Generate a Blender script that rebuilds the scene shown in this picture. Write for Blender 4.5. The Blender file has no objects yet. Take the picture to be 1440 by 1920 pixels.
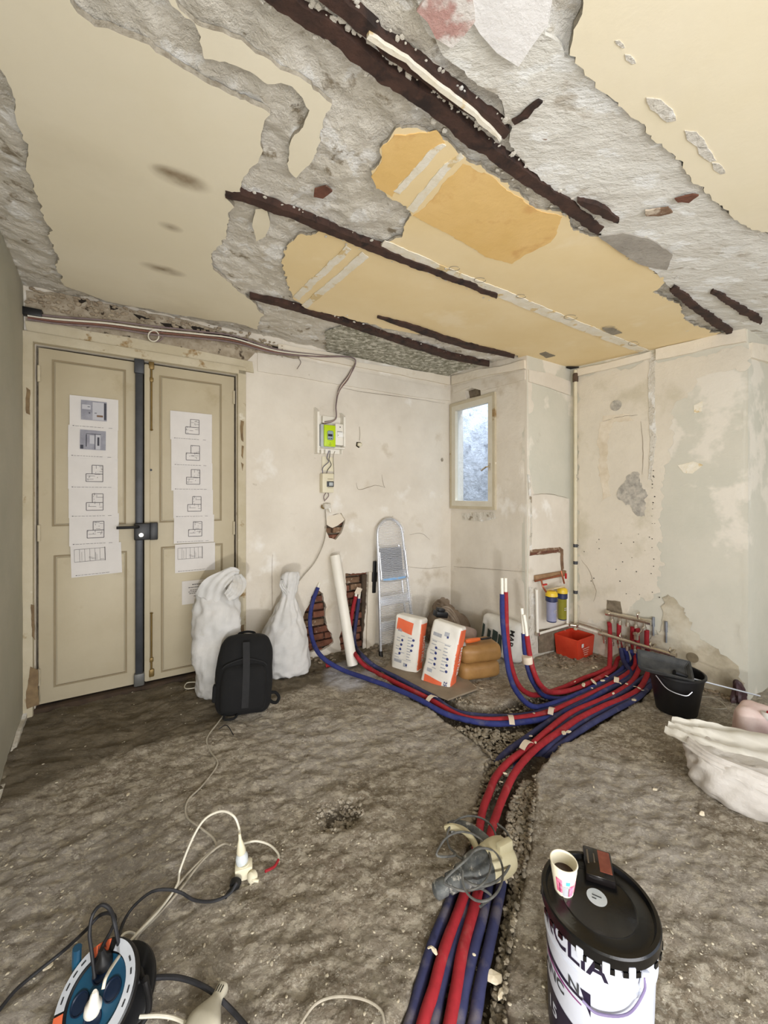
import bpy, bmesh, math, random
import numpy as np
from mathutils import Vector, Matrix, geometry
from mathutils.noise import noise as mnoise, noise_vector as mnv

SC = bpy.context.scene
COL = SC.collection
# ------------------------------------------------------------------ camera
H = 1.40                                    # camera height
FPX, U0, V0 = 730.0, 720.0, 930.0           # focal length and principal point on the 1440x1920 frame
cam_d = bpy.data.cameras.new('camera'); cam = bpy.data.objects.new('camera', cam_d); COL.objects.link(cam)
cam.location = (0, 0, H); cam.rotation_euler = (math.pi/2, 0, 0)
cam_d.sensor_fit = 'VERTICAL'; cam_d.sensor_height = 24.0; cam_d.sensor_width = 18.0
cam_d.lens = FPX*24.0/1920.0
cam_d.shift_y = -(960.0-V0)/1920.0
cam_d.clip_start = 0.02; cam_d.clip_end = 100
SC.camera = cam
# ------------------------------------------------------------------ light
W = bpy.data.worlds.new('world'); SC.world = W; W.use_nodes = True
bg = W.node_tree.nodes['Background']; bg.inputs[0].default_value = (0.80, 0.87, 1.0, 1); bg.inputs[1].default_value = 1.6
SC.view_settings.view_transform = 'Standard'; SC.view_settings.look = 'None'
SC.view_settings.gamma = 1.0; SC.view_settings.use_curve_mapping = False
SC.view_settings.exposure = -0.12
SC.cycles.use_denoising = True
SC.cycles.max_bounces = 8; SC.cycles.diffuse_bounces = 5
def area_light(name, loc, target, size, size_y, power, color):
    d = bpy.data.lights.new(name, 'AREA'); d.shape = 'RECTANGLE'; d.size = size; d.size_y = size_y
    d.energy = power; d.color = color
    o = bpy.data.objects.new(name, d); COL.objects.link(o); o.location = loc
    o.rotation_euler = (Vector(target)-Vector(loc)).to_track_quat('-Z', 'Y').to_euler()
    return o
# daylight through the shop window behind the camera, and a site lamp standing low behind it
area_light('shop_window_daylight', (1.25, -1.05, 1.35), (0.9, 3.0, 1.9), 2.4, 1.8, 104, (1.0, 0.985, 0.975))
area_light('site_lamp', (0.02, -0.62, 0.52), (0.3, 3.4, 0.85), 0.12, 0.10, 38, (1.0, 0.985, 0.965))
area_light('courtyard_daylight', (1.50, 4.15, 3.9), (1.85, 4.35, 1.2), 0.8, 0.6, 150, (0.78, 0.88, 1.0))

# ------------------------------------------------------------------ helpers
R = random.Random(7)
def lin(c):
    return tuple(((x/255.0)/12.92 if x/255.0 <= .04045 else ((x/255.0+.055)/1.055)**2.4) for x in c)
def tag(o, label=None, cat=None, group=None, kind=None):
    if label: o['label'] = label
    if cat: o['category'] = cat
    if group: o['group'] = group
    if kind: o['kind'] = kind
    return o
MATS = {}
def mat(name, c1, c2=None, rough=.8, metal=0, nscale=8, bump=0, bscale=40, detail=6, c3=None, spots=None, trans=0, alpha=1, emis=None, coat=0, stretch=None):
    """procedural material: two noise-mixed colours, optional flecks, optional relief"""
    if name in MATS: return MATS[name]
    m = bpy.data.materials.new(name); m.use_nodes = True; MATS[name] = m
    nt = m.node_tree; N = nt.nodes; L = nt.links; p = N['Principled BSDF']
    def rgba(c): return (*lin(c), 1)
    p.inputs['Roughness'].default_value = rough; p.inputs['Metallic'].default_value = metal
    p.inputs['Base Color'].default_value = rgba(c1)
    if trans: p.inputs['Transmission Weight'].default_value = trans
    if alpha < 1: p.inputs['Alpha'].default_value = alpha
    if coat: p.inputs['Coat Weight'].default_value = coat
    if emis: p.inputs['Emission Color'].default_value = rgba(emis[0]); p.inputs['Emission Strength'].default_value = emis[1]
    tc = N.new('ShaderNodeTexCoord'); vec = tc.outputs['Object']
    if stretch:
        mp = N.new('ShaderNodeMapping'); mp.inputs['Scale'].default_value = stretch[0]; mp.inputs['Rotation'].default_value = stretch[1]
        L.new(vec, mp.inputs[0]); vec = mp.outputs[0]
    if c2:
        n = N.new('ShaderNodeTexNoise'); n.inputs['Scale'].default_value = nscale; n.inputs['Detail'].default_value = detail; n.inputs['Roughness'].default_value = .62
        L.new(vec, n.inputs['Vector'])
        r = N.new('ShaderNodeValToRGB'); r.color_ramp.elements[0].position = .36; r.color_ramp.elements[1].position = .64
        r.color_ramp.elements[0].color = rgba(c1); r.color_ramp.elements[1].color = rgba(c2)
        L.new(n.outputs[0], r.inputs[0]); out = r.outputs[0]
        for k, (c, sc, lo, hi) in enumerate(spots or []):
            n2 = N.new('ShaderNodeTexNoise'); n2.inputs['Scale'].default_value = sc; n2.inputs['Detail'].default_value = 5; n2.inputs['Roughness'].default_value = .6
            ad = N.new('ShaderNodeVectorMath'); ad.operation = 'ADD'; ad.inputs[1].default_value = (3.1*k+1, 7.7*k, 1.3*k)
            L.new(vec, ad.inputs[0]); L.new(ad.outputs[0], n2.inputs['Vector'])
            r2 = N.new('ShaderNodeValToRGB'); r2.color_ramp.elements[0].position = lo; r2.color_ramp.elements[1].position = hi
            r2.color_ramp.elements[0].color = (0, 0, 0, 1); r2.color_ramp.elements[1].color = (1, 1, 1, 1)
            L.new(n2.outputs[0], r2.inputs[0])
            mx = N.new('ShaderNodeMix'); mx.data_type = 'RGBA'; mx.inputs[7].default_value = rgba(c)
            L.new(r2.outputs[0], mx.inputs[0]); L.new(out, mx.inputs[6]); out = mx.outputs[2]
        L.new(out, p.inputs['Base Color'])
    if bump:
        n = N.new('ShaderNodeTexNoise'); n.inputs['Scale'].default_value = bscale; n.inputs['Detail'].default_value = 8; n.inputs['Roughness'].default_value = .65
        L.new(vec, n.inputs['Vector'])
        b = N.new('ShaderNodeBump'); b.inputs['Strength'].default_value = 1; b.inputs['Distance'].default_value = bump
        L.new(n.outputs[0], b.inputs['Height']); L.new(b.outputs[0], p.inputs['Normal'])
    return m

def empty(name, loc, rz=0, rx=0, ry=0):
    o = bpy.data.objects.new(name, None); COL.objects.link(o); o.location = loc; o.rotation_euler = (rx, ry, rz)
    o.empty_display_size = .05
    o['_m'] = 1
    return o
def mw(o):
    m = Matrix.LocRotScale(o.location, o.rotation_euler, o.scale)
    return mw(o.parent) @ m if o.parent else m
def new_obj(name, me, m, parent=None, world=False):
    o = bpy.data.objects.new(name, me); COL.objects.link(o)
    if m is not None:
        for x in (m if isinstance(m, (list, tuple)) else [m]): me.materials.append(x)
    if parent is not None:
        o.parent = parent
        if world: me.transform(mw(parent).inverted())
    return o
def obj(name, bm, m, parent=None, world=False, smooth=35, base=None):
    """link a bmesh as ONE mesh object; base re-centres a top-level object's origin"""
    if base is not None: bmesh.ops.translate(bm, verts=bm.verts, vec=-Vector(base))
    bm.normal_update()
    me = bpy.data.meshes.new(name); bm.to_mesh(me); bm.free()
    o = new_obj(name, me, m, parent, world)
    if base is not None: o.location = base
    if smooth:
        me.polygons.foreach_set('use_smooth', [True]*len(me.polygons))
        try: me.set_sharp_from_angle(angle=math.radians(smooth))
        except Exception: pass
    return o
def B(): return bmesh.new()
def box(bm, size, c=(0, 0, 0), rot=None, bevel=0, seg=2):
    r = bmesh.ops.create_cube(bm, size=1); vs = r['verts']
    bmesh.ops.scale(bm, verts=vs, vec=size)
    if bevel:
        es = list({e for v in vs for e in v.link_edges})
        rr = bmesh.ops.bevel(bm, geom=es, offset=bevel, segments=seg, affect='EDGES', profile=.5)
        vs = list({v for f in rr['faces'] for v in f.verts} | {v for v in vs if v.is_valid})
    if rot is not None: bmesh.ops.rotate(bm, verts=vs, cent=(0, 0, 0), matrix=rot)
    bmesh.ops.translate(bm, verts=vs, vec=c)
    return vs
def frame_of(d):
    d = Vector(d).normalized(); a = Vector((0, 0, 1)) if abs(d.z) < .9 else Vector((1, 0, 0))
    x = a.cross(d).normalized(); return x, d.cross(x).normalized(), d
def cyl(bm, p0, p1, r0, r1=None, seg=20, cap=True):
    r1 = r0 if r1 is None else r1; p0 = Vector(p0); p1 = Vector(p1); x, y, d = frame_of(p1-p0)
    a = []; b = []
    for i in range(seg):
        t = 2*math.pi*i/seg; v = x*math.cos(t)+y*math.sin(t)
        a.append(bm.verts.new(p0+v*r0)); b.append(bm.verts.new(p1+v*r1))
    for i in range(seg):
        j = (i+1) % seg; bm.faces.new((a[i], a[j], b[j], b[i]))
    if cap: bm.faces.new(a[::-1]); bm.faces.new(b)
def lathe(bm, prof, c=(0, 0, 0), seg=32, M=None, cap=True):
    c = Vector(c); rings = []
    for r, z in prof:
        rings.append([bm.verts.new((M @ Vector((r*math.cos(2*math.pi*i/seg), r*math.sin(2*math.pi*i/seg), z)) if M else Vector((r*math.cos(2*math.pi*i/seg), r*math.sin(2*math.pi*i/seg), z)))+c) for i in range(seg)])
    for a, b in zip(rings, rings[1:]):
        for i in range(seg):
            j = (i+1) % seg; bm.faces.new((a[i], a[j], b[j], b[i]))
    if cap:
        bm.faces.new(rings[0][::-1]); bm.faces.new(rings[-1])
def crom(pts, n=6, closed=False):
    pts = [Vector(p) for p in pts]; out = []; k = len(pts)
    rng = range(k) if closed else range(k-1)
    for i in rng:
        p1 = pts[i]; p2 = pts[(i+1) % k]
        p0 = pts[(i-1) % k] if (closed or i > 0) else p1*2-p2
        p3 = pts[(i+2) % k] if (closed or i+2 < k) else p2*2-p1
        for j in range(n):
            t = j/n
            out.append(.5*((2*p1)+(p2-p0)*t+(2*p0-5*p1+4*p2-p3)*t*t+(3*p1-p0-3*p2+p3)*t**3))
    if not closed: out.append(pts[-1])
    return out
def tube(bm, pts, r, seg=10, n=6, closed=False, rough=0):
    P = crom(pts, n, closed) if n else [Vector(p) for p in pts]
    k = len(P); rings = []; x = None
    for i in range(k):
        a = P[(i-1) % k] if (closed or i > 0) else P[i]; b = P[(i+1) % k] if (closed or i < k-1) else P[i]
        d = (b-a)
        if d.length < 1e-9: d = Vector((0, 0, 1))
        d.normalize()
        if x is None: x = frame_of(d)[0]
        x = (x-d*x.dot(d))
        if x.length < 1e-6: x = frame_of(d)[0]
        x.normalize(); y = d.cross(x)
        rr = r(i/(k-1)) if callable(r) else r
        rr *= 1+rough*mnoise(P[i]*30)
        rings.append([bm.verts.new(P[i]+(x*math.cos(2*math.pi*j/seg)+y*math.sin(2*math.pi*j/seg))*rr) for j in range(seg)])
    for i in range(k if closed else k-1):
        a = rings[i]; b = rings[(i+1) % k]
        for j in range(seg):
            jj = (j+1) % seg; bm.faces.new((a[j], a[jj], b[jj], b[j]))
    if not closed: bm.faces.new(rings[0][::-1]); bm.faces.new(rings[-1])
def loft(bm, rings, seg=56, n=5, fold=None, sq=1.0):
    """rings: (z, cx, cy, rx, ry); smooth interpolation; fold(ang, z) multiplies the radius; sq<1 squares the outline"""
    P = crom([Vector((r[0], r[1], r[2])) for r in rings], n); Q = crom([Vector((r[3], r[4], 0)) for r in rings], n)
    vv = []
    for p, q in zip(P, Q):
        ring = []
        for i in range(seg):
            t = 2*math.pi*i/seg; c, s = math.cos(t), math.sin(t)
            c2 = math.copysign(abs(c)**sq, c); s2 = math.copysign(abs(s)**sq, s)
            k = fold(t, p.x) if fold else 1
            ring.append(bm.verts.new((p.y+max(q.x, .002)*c2*k, p.z+max(q.y, .002)*s2*k, p.x)))
        vv.append(ring)
    for a, b in zip(vv, vv[1:]):
        for i in range(seg):
            j = (i+1) % seg; bm.faces.new((a[i], a[j], b[j], b[i]))
    bm.faces.new(vv[0][::-1]); bm.faces.new(vv[-1])
def bumpy(bm, amp, sc, seed=0, ridge=False):
    bm.normal_update()
    for v in bm.verts:
        q = v.co*sc+Vector((seed*3.3, seed, 0))
        if ridge:
            w = mnv(q*.5)*.7; v.co += v.normal*amp*(1-3.2*abs(mnoise(q+w))); continue
        v.co += v.normal*amp*(mnoise(q)+.5*mnoise(q*2.1))
def rock(bm, c, s, seed, flat=.7, sub=1):
    r = bmesh.ops.create_icosphere(bm, subdivisions=sub, radius=1); rr = random.Random(seed)
    e = Matrix.Rotation(rr.random()*6.28, 3, 'Z') @ Matrix.Diagonal((s*(.8+.5*rr.random()), s*(.6+.4*rr.random()), s*flat*(.6+.4*rr.random())))
    for v in r['verts']:
        v.co = Vector(c)+e @ (v.co*(1+.3*mnoise(v.co*1.7+Vector((seed, 0, 0)))))
def text_geo(body, size=1.0):
    cu = bpy.data.curves.new('t', 'FONT'); cu.body = body; cu.size = size; cu.align_x = 'CENTER'; cu.align_y = 'CENTER'; cu.resolution_u = 3; cu.offset = size*.018
    o = bpy.data.objects.new('t', cu); COL.objects.link(o)
    bpy.context.view_layer.update()
    me = bpy.data.meshes.new_from_object(o.evaluated_get(bpy.context.evaluated_depsgraph_get()))
    vs = [tuple(v.co) for v in me.vertices]; fs = [tuple(p.vertices) for p in me.polygons]
    bpy.data.objects.remove(o); bpy.data.meshes.remove(me); bpy.data.curves.remove(cu)
    return vs, fs
def add_text(bm, body, size, fn):
    vs, fs = text_geo(body, size); V = [bm.verts.new(fn(x, y)) for x, y, _ in vs]
    for f in fs:
        try: bm.faces.new([V[i] for i in f])
        except ValueError: pass

# numpy value noise
def vn(x, y, seed=0):
    xi = np.floor(x).astype(np.int64); yi = np.floor(y).astype(np.int64); xf = x-xi; yf = y-yi
    def h(a, b):
        n = (a*374761393+b*668265263+seed*974634777) & 0xffffffff
        n = ((n ^ (n >> 13))*1274126177) & 0xffffffff
        return ((n ^ (n >> 16)) & 0xffff)/65535.0
    u = xf*xf*(3-2*xf); v = yf*yf*(3-2*yf)
    return (h(xi, yi)*(1-u)+h(xi+1, yi)*u)*(1-v)+(h(xi, yi+1)*(1-u)+h(xi+1, yi+1)*u)*v-.5
def fbm(x, y, oct=4, seed=0):
    s = 0; a = 1
    for k in range(oct): s = s+a*vn(x*2**k, y*2**k, seed+k); a *= .5
    return s
def pip(px, py, poly):
    px = np.asarray(px, float); py = np.asarray(py, float); ins = np.zeros(px.shape, bool); n = len(poly)
    for i in range(n):
        x0, y0 = poly[i]; x1, y1 = poly[(i+1) % n]
        if y0 == y1: continue
        c = ((y0 > py) != (y1 > py)) & (px < (x1-x0)*(py-y0)/(y1-y0)+x0)
        ins ^= c
    return ins
def pdist(px, py, poly, closed=True):
    d = np.full(np.shape(px), 1e9); n = len(poly)
    for i in range(n if closed else n-1):
        x0, y0 = poly[i]; x1, y1 = poly[(i+1) % n]; dx, dy = x1-x0, y1-y0; l = dx*dx+dy*dy+1e-12
        t = np.clip(((px-x0)*dx+(py-y0)*dy)/l, 0, 1); d = np.minimum(d, np.hypot(px-x0-t*dx, py-y0-t*dy))
    return d
def sstep(a, b, x):
    t = np.clip((x-a)/(b-a), 0, 1); return t*t*(3-2*t)

# ------------------------------------------------------------------ plan of the room
class Wall:
    def __init__(s, o, d, n):
        s.o = Vector(o); s.d = Vector(d).normalized(); s.n = Vector(n).normalized()
    def P(s, a, z, off=0):
        q = s.o+s.d*a+s.n*off; return Vector((q.x, q.y, z))
    def hit(s, u, v, off=0):
        rx = (u-U0)/FPX; rz = (V0-v)/FPX
        Y = (off+s.o.dot(s.n))/(rx*s.n.x+s.n.y); return Vector((rx*Y, Y, H+rz*Y))
    def sz(s, u, v, off=0):
        p = s.hit(u, v, off); return ((Vector((p.x, p.y))-s.o).dot(s.d), p.z)
    def ang(s): return math.atan2(s.d.y, s.d.x)
DA = Vector((.8504, .5262)); NA = Vector((.5262, -.8504))
LC = (-2.184, 2.362)
WA = Wall(LC, DA, NA)                                     # back wall with the door
C1 = (0.711, 4.154); KC = (1.229, 3.349); RC = (1.765, 3.681); EC = (2.4897, 2.6632)
WB = Wall(C1, (KC[0]-C1[0], KC[1]-C1[1]), (-.841, -.5415))   # wall with the window
WS = Wall(KC, DA, NA)                                     # side of the chimney breast
WC = Wall(RC, (.58, -.8146), (-.8146, -.58))              # right wall
WE = Wall(LC, (.58, -.8146), (.8146, .58))                # left wall
def ROOM(s, t): return Vector(LC)+DA*s+NA*t
def floor_h(x, y):
    s = (x-LC[0])*DA.x+(y-LC[1])*DA.y; t = (x-LC[0])*NA.x+(y-LC[1])*NA.y
    return .078*(1-sstep(.3, 1.6, t))*(1-sstep(.8, 2.6, s))
def FL(u, v, z=0, it=True):
    """the point of the floor (plus z) seen at pixel u, v"""
    zz = z
    for _ in range(8):
        Y = FPX*(H-zz)/(v-V0); X = (u-U0)/FPX*Y
        zz = z+float(floor_h(X, Y)) if it else z
    return Vector((X, Y, zz))
def D(u, v, Y): return Vector(((u-U0)/FPX*Y, Y, H-(v-V0)/FPX*Y))
def zc(x, y):
    t = (x-LC[0])*NA.x+(y-LC[1])*NA.y
    return 2.675-.055*np.clip(t, -.3, 9)
def CE(u, v, off=0):
    rx = (u-U0)/FPX; rz = (V0-v)/FPX
    # plane z = 2.675-.055*t
    a = NA.x*rx+NA.y; b = LC[0]*NA.x+LC[1]*NA.y
    Y = (2.675-off-H+.055*b)/(rz+.055*a)
    return (rx*Y, Y)
def ceil_frame(x, y, off=0): return Vector((x, y, float(zc(x, y))-off))

def jag(poly, step=.05, amp=.012, seed=1, hard=()):
    out = []; n = len(poly)
    for i in range(n):
        x0, y0 = poly[i]; x1, y1 = poly[(i+1) % n]; l = math.hypot(x1-x0, y1-y0); k = max(1, int(l/step))
        if i in hard: out.append((x0, y0)); continue
        for j in range(k):
            t = j/k; x = x0+(x1-x0)*t; y = y0+(y1-y0)*t
            q = Vector((x*9, y*9, seed*5.1)); d = mnv(q)*amp*1.3+mnv(q*3.1)*amp*.8+mnv(q*8.7)*amp*.5
            out.append((x+d.x, y+d.y))
    return out
def plate(name, frame, outer, holes=(), thick=.02, off=0, m=None, parent=None, step=0, disp=None, world=True, smooth=True, nrm=None, keepz=None):
    """a slab whose front follows the polygon `outer` minus `holes` in wall coordinates"""
    polys = [list(outer)]+[list(h) for h in holes]
    V = []; E = []
    for p in polys:
        b = len(V); V += [Vector(q) for q in p]; E += [(b+i, b+(i+1) % len(p)) for i in range(len(p))]
    if step:
        xs = [p[0] for p in outer]; ys = [p[1] for p in outer]
        gx, gy = np.meshgrid(np.arange(min(xs)+step/2, max(xs), step), np.arange(min(ys)+step/2, max(ys), step))
        gx = gx.ravel(); gy = gy.ravel(); rr = np.random.RandomState(5)
        gx = gx+(rr.rand(gx.size)-.5)*step*.5; gy = gy+(rr.rand(gx.size)-.5)*step*.5
        k = pip(gx, gy, outer) & (pdist(gx, gy, outer) > step*.35)
        for h in holes: k &= ~pip(gx, gy, h) & (pdist(gx, gy, h) > step*.35)
        V += [Vector((a, b)) for a, b in zip(gx[k], gy[k])]
    r = geometry.delaunay_2d_cdt(V, E, [], 0, 1e-6)
    vs, fs = r[0], r[2]
    vx = np.array([v.x for v in vs]); vy = np.array([v.y for v in vs]); F = np.array(fs)
    cx = vx[F].mean(1); cy = vy[F].mean(1); k = pip(cx, cy, outer)
    for h in holes: k &= ~pip(cx, cy, h)
    F = F[k]
    o = np.full(len(vs), float(off))
    if disp is not None: o = o+disp(vx, vy)
    front = [frame(a, b, c) for a, b, c in zip(vx, vy, o)]
    # orientation
    f0 = F[0]; n0 = (front[f0[1]]-front[f0[0]]).cross(front[f0[2]]-front[f0[0]])
    outn = frame(vx[f0[0]], vy[f0[0]], off+1)-frame(vx[f0[0]], vy[f0[0]], off)
    if n0.dot(outn) < 0: F = F[:, ::-1]
    cnt = {}
    for a, b, c in F.tolist():
        for e in ((a, b), (b, c), (c, a)):
            if (e[1], e[0]) in cnt: del cnt[(e[1], e[0])]
            else: cnt[e] = 1
    verts = [tuple(v) for v in front]; faces = F.tolist(); sm = [bool(smooth)]*len(faces); nf = len(faces)
    for a, b in cnt:
        i = len(verts)
        verts += [tuple(front[a]), tuple(front[b]), tuple(frame(vx[b], vy[b], off-thick)), tuple(frame(vx[a], vy[a], off-thick))]
        faces.append((i+1, i, i+3, i+2)); sm.append(False)
    me = bpy.data.meshes.new(name); me.from_pydata(verts, [], faces); me.polygons.foreach_set('use_smooth', sm); me.update()
    o_ = new_obj(name, me, m, parent, world)
    if isinstance(m, (list, tuple)): me.polygons.foreach_set('material_index', [0]*nf+[1]*(len(faces)-nf))
    return o_
def wpoly(w, px): return [w.sz(u, v) for u, v in px]
def cpoly(px): return [CE(u, v) for u, v in px]
# ================================================================== MATERIALS OF THE SHELL
M_plaster = mat('old_plaster_paint', (214, 206, 192), (226, 219, 206), .85, nscale=2.2, bump=.006, bscale=14, spots=[((198, 186, 166), 3.1, .60, .74), ((233, 229, 221), 1.7, .60, .66), ((165, 152, 132), 9, .72, .80)])
M_plasterR = mat('grey_green_plaster_paint', (198, 196, 182), (208, 204, 190), .85, nscale=1.6, bump=.004, bscale=12, spots=[((222, 216, 203), 1.9, .58, .63), ((184, 178, 162), 4, .66, .78)])
M_left = mat('pale_green_paint', (170, 168, 152), (182, 178, 162), .8, nscale=1.5, bump=.004, bscale=10)
M_warm = mat('cream_plaster', (224, 214, 196), (232, 224, 208), .85, nscale=2.4, bump=.005, bscale=16, spots=[((205, 192, 168), 3.3, .58, .72)])
M_rough = mat('broken_ceiling_plaster', (212, 205, 190), (228, 223, 212), .95, nscale=6, bump=.03, bscale=18, detail=9, spots=[((238, 236, 230), 8, .55, .60), ((158, 146, 126), 11, .61, .68), ((110, 96, 80), 15, .70, .75)])
M_edge = mat('broken_plaster_edge', (150, 140, 122), (190, 182, 166), .95, nscale=40, bump=.01, bscale=60)
M_roughW = mat('pale_broken_plaster', (216, 212, 202), (228, 226, 218), .95, nscale=5, bump=.02, bscale=14, detail=9, spots=[((238, 238, 234), 7, .55, .60), ((184, 176, 162), 8, .62, .70), ((150, 118, 96), 6, .72, .76)], stretch=((.8, 1.5, 1), (0, 0, .35)))
M_cream = mat('cream_ceiling_paint', (226, 217, 192), (231, 223, 201), .7, nscale=1.3, bump=.0015, bscale=9, spots=[((213, 203, 178), 1.2, .55, .8)])
M_creamR = mat('yellowed_ceiling_paint', (226, 215, 186), (231, 221, 196), .7, nscale=1.3, bump=.0015, bscale=9)
M_yel = mat('yellow_ceiling_paint', (232, 209, 160), (238, 218, 175), .7, nscale=1.6, bump=.0015, bscale=9, spots=[((240, 222, 184), 2.4, .58, .68)])
M_orange = mat('ochre_old_paint', (224, 186, 116), (231, 195, 130), .75, nscale=3, bump=.003, bscale=16, spots=[((214, 168, 104), 5, .58, .68)])
M_streak = mat('lime_streaks', (226, 217, 194), (236, 231, 218), .9, nscale=14, bump=.004, bscale=40, spots=[((214, 190, 140), 12, .56, .62)])
M_rust = mat('rusted_steel', (52, 35, 28), (74, 50, 40), .9, nscale=16, bump=.006, bscale=40, spots=[((38, 26, 22), 12, .55, .65), ((120, 96, 74), 24, .70, .76), ((190, 178, 160), 22, .78, .82)])
M_dark = mat('painted_void_shade', (30, 24, 19), (46, 38, 30), .95, nscale=12)  # flat dark colour, painted shade for the insides of holes and gaps
M_stain = mat('soot_stain', (176, 150, 104), (196, 176, 136), .8, nscale=8)
M_paper_w = mat('old_wallpaper', (176, 174, 160), (120, 118, 100), .9, nscale=26, detail=2, spots=[((206, 204, 192), 20, .52, .58), ((132, 134, 112), 33, .60, .64)])
M_brick = [mat('brick_a', (104, 64, 48), (132, 86, 66), .95, nscale=20, bump=.006, bscale=60, spots=[((190, 172, 150), 18, .62, .70)]),
           mat('brick_b', (92, 58, 44), (120, 76, 58), .95, nscale=18, bump=.006, bscale=60, spots=[((176, 158, 138), 14, .60, .70)]),
           mat('brick_c', (140, 112, 88), (108, 82, 62), .95, nscale=14, bump=.006, bscale=60, spots=[((200, 186, 166), 16, .55, .66)])]
M_mortar = mat('old_mortar', (104, 92, 76), (140, 128, 108), .95, nscale=16, bump=.01, bscale=50)
M_wood = mat('cream_door_paint', (184, 172, 145), (192, 181, 155), .55, nscale=3, bump=.0006, bscale=30, spots=[((172, 158, 128), 4, .62, .76)])
M_woodworn = mat('worn_door_frame_paint', (188, 177, 150), (200, 190, 166), .75, nscale=5, bump=.004, bscale=30, spots=[((150, 124, 84), 6, .60, .66), ((216, 210, 194), 8, .64, .70)])
M_groove = mat('door_groove', (138, 124, 98), (150, 136, 108), .8, nscale=5)
M_white = mat('white_plastic', (232, 228, 216), (238, 234, 224), .45, nscale=5)
M_ivory = mat('ivory_plastic', (220, 212, 184), (226, 219, 194), .4, nscale=6)
M_black = mat('black_plastic', (14, 14, 15), (22, 22, 24), .45, nscale=8)
M_iron = mat('dark_grey_lock_steel', (58, 60, 64), (70, 72, 76), .5, .3, nscale=9)
M_brass = mat('tarnished_brass', (120, 98, 56), (140, 116, 68), .45, .5, nscale=12)
M_chrome = mat('nickel_plated_brass', (196, 186, 168), (220, 212, 198), .25, .9, nscale=10)
M_alu = mat('aluminium', (200, 203, 208), (224, 226, 230), .35, .7, nscale=10)
M_blue = mat('blue_corrugated_sheath', (34, 42, 100), (44, 52, 116), .85, nscale=30, spots=[((76, 76, 104), 14, .56, .74)])
M_red = mat('red_corrugated_sheath', (140, 20, 30), (160, 30, 40), .8, nscale=30, spots=[((150, 74, 70), 14, .58, .76)])
M_blueD = mat('dusty_blue_sheath', (38, 42, 80), (52, 55, 94), .75, nscale=18, spots=[((104, 98, 108), 12, .56, .76)])
M_redD = mat('dusty_red_sheath', (150, 36, 42), (172, 50, 54), .75, nscale=18, spots=[((150, 104, 94), 12, .56, .76)])
M_pex = mat('white_pipe_core', (230, 226, 210), (238, 236, 226), .4, nscale=6)
M_tape = mat('masking_tape', (214, 198, 176), (224, 210, 190), .8, nscale=10)
M_sheet = mat('white_paper', (214, 210, 206), (220, 216, 212), .9, nscale=6)
M_ink = mat('printer_ink', (96, 92, 96), (112, 108, 112), .9, nscale=40)
M_black_cable = mat('black_rubber_cable', (22, 22, 26), (38, 38, 42), .6, nscale=25)
M_wcable = mat('white_cable', (214, 208, 190), (224, 219, 203), .5, nscale=20)
M_gcable = mat('dusty_grey_cable', (150, 142, 126), (172, 164, 148), .7, nscale=20)
M_lav = mat('grey_lilac_cable', (112, 96, 96), (134, 116, 114), .6, nscale=14)

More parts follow.
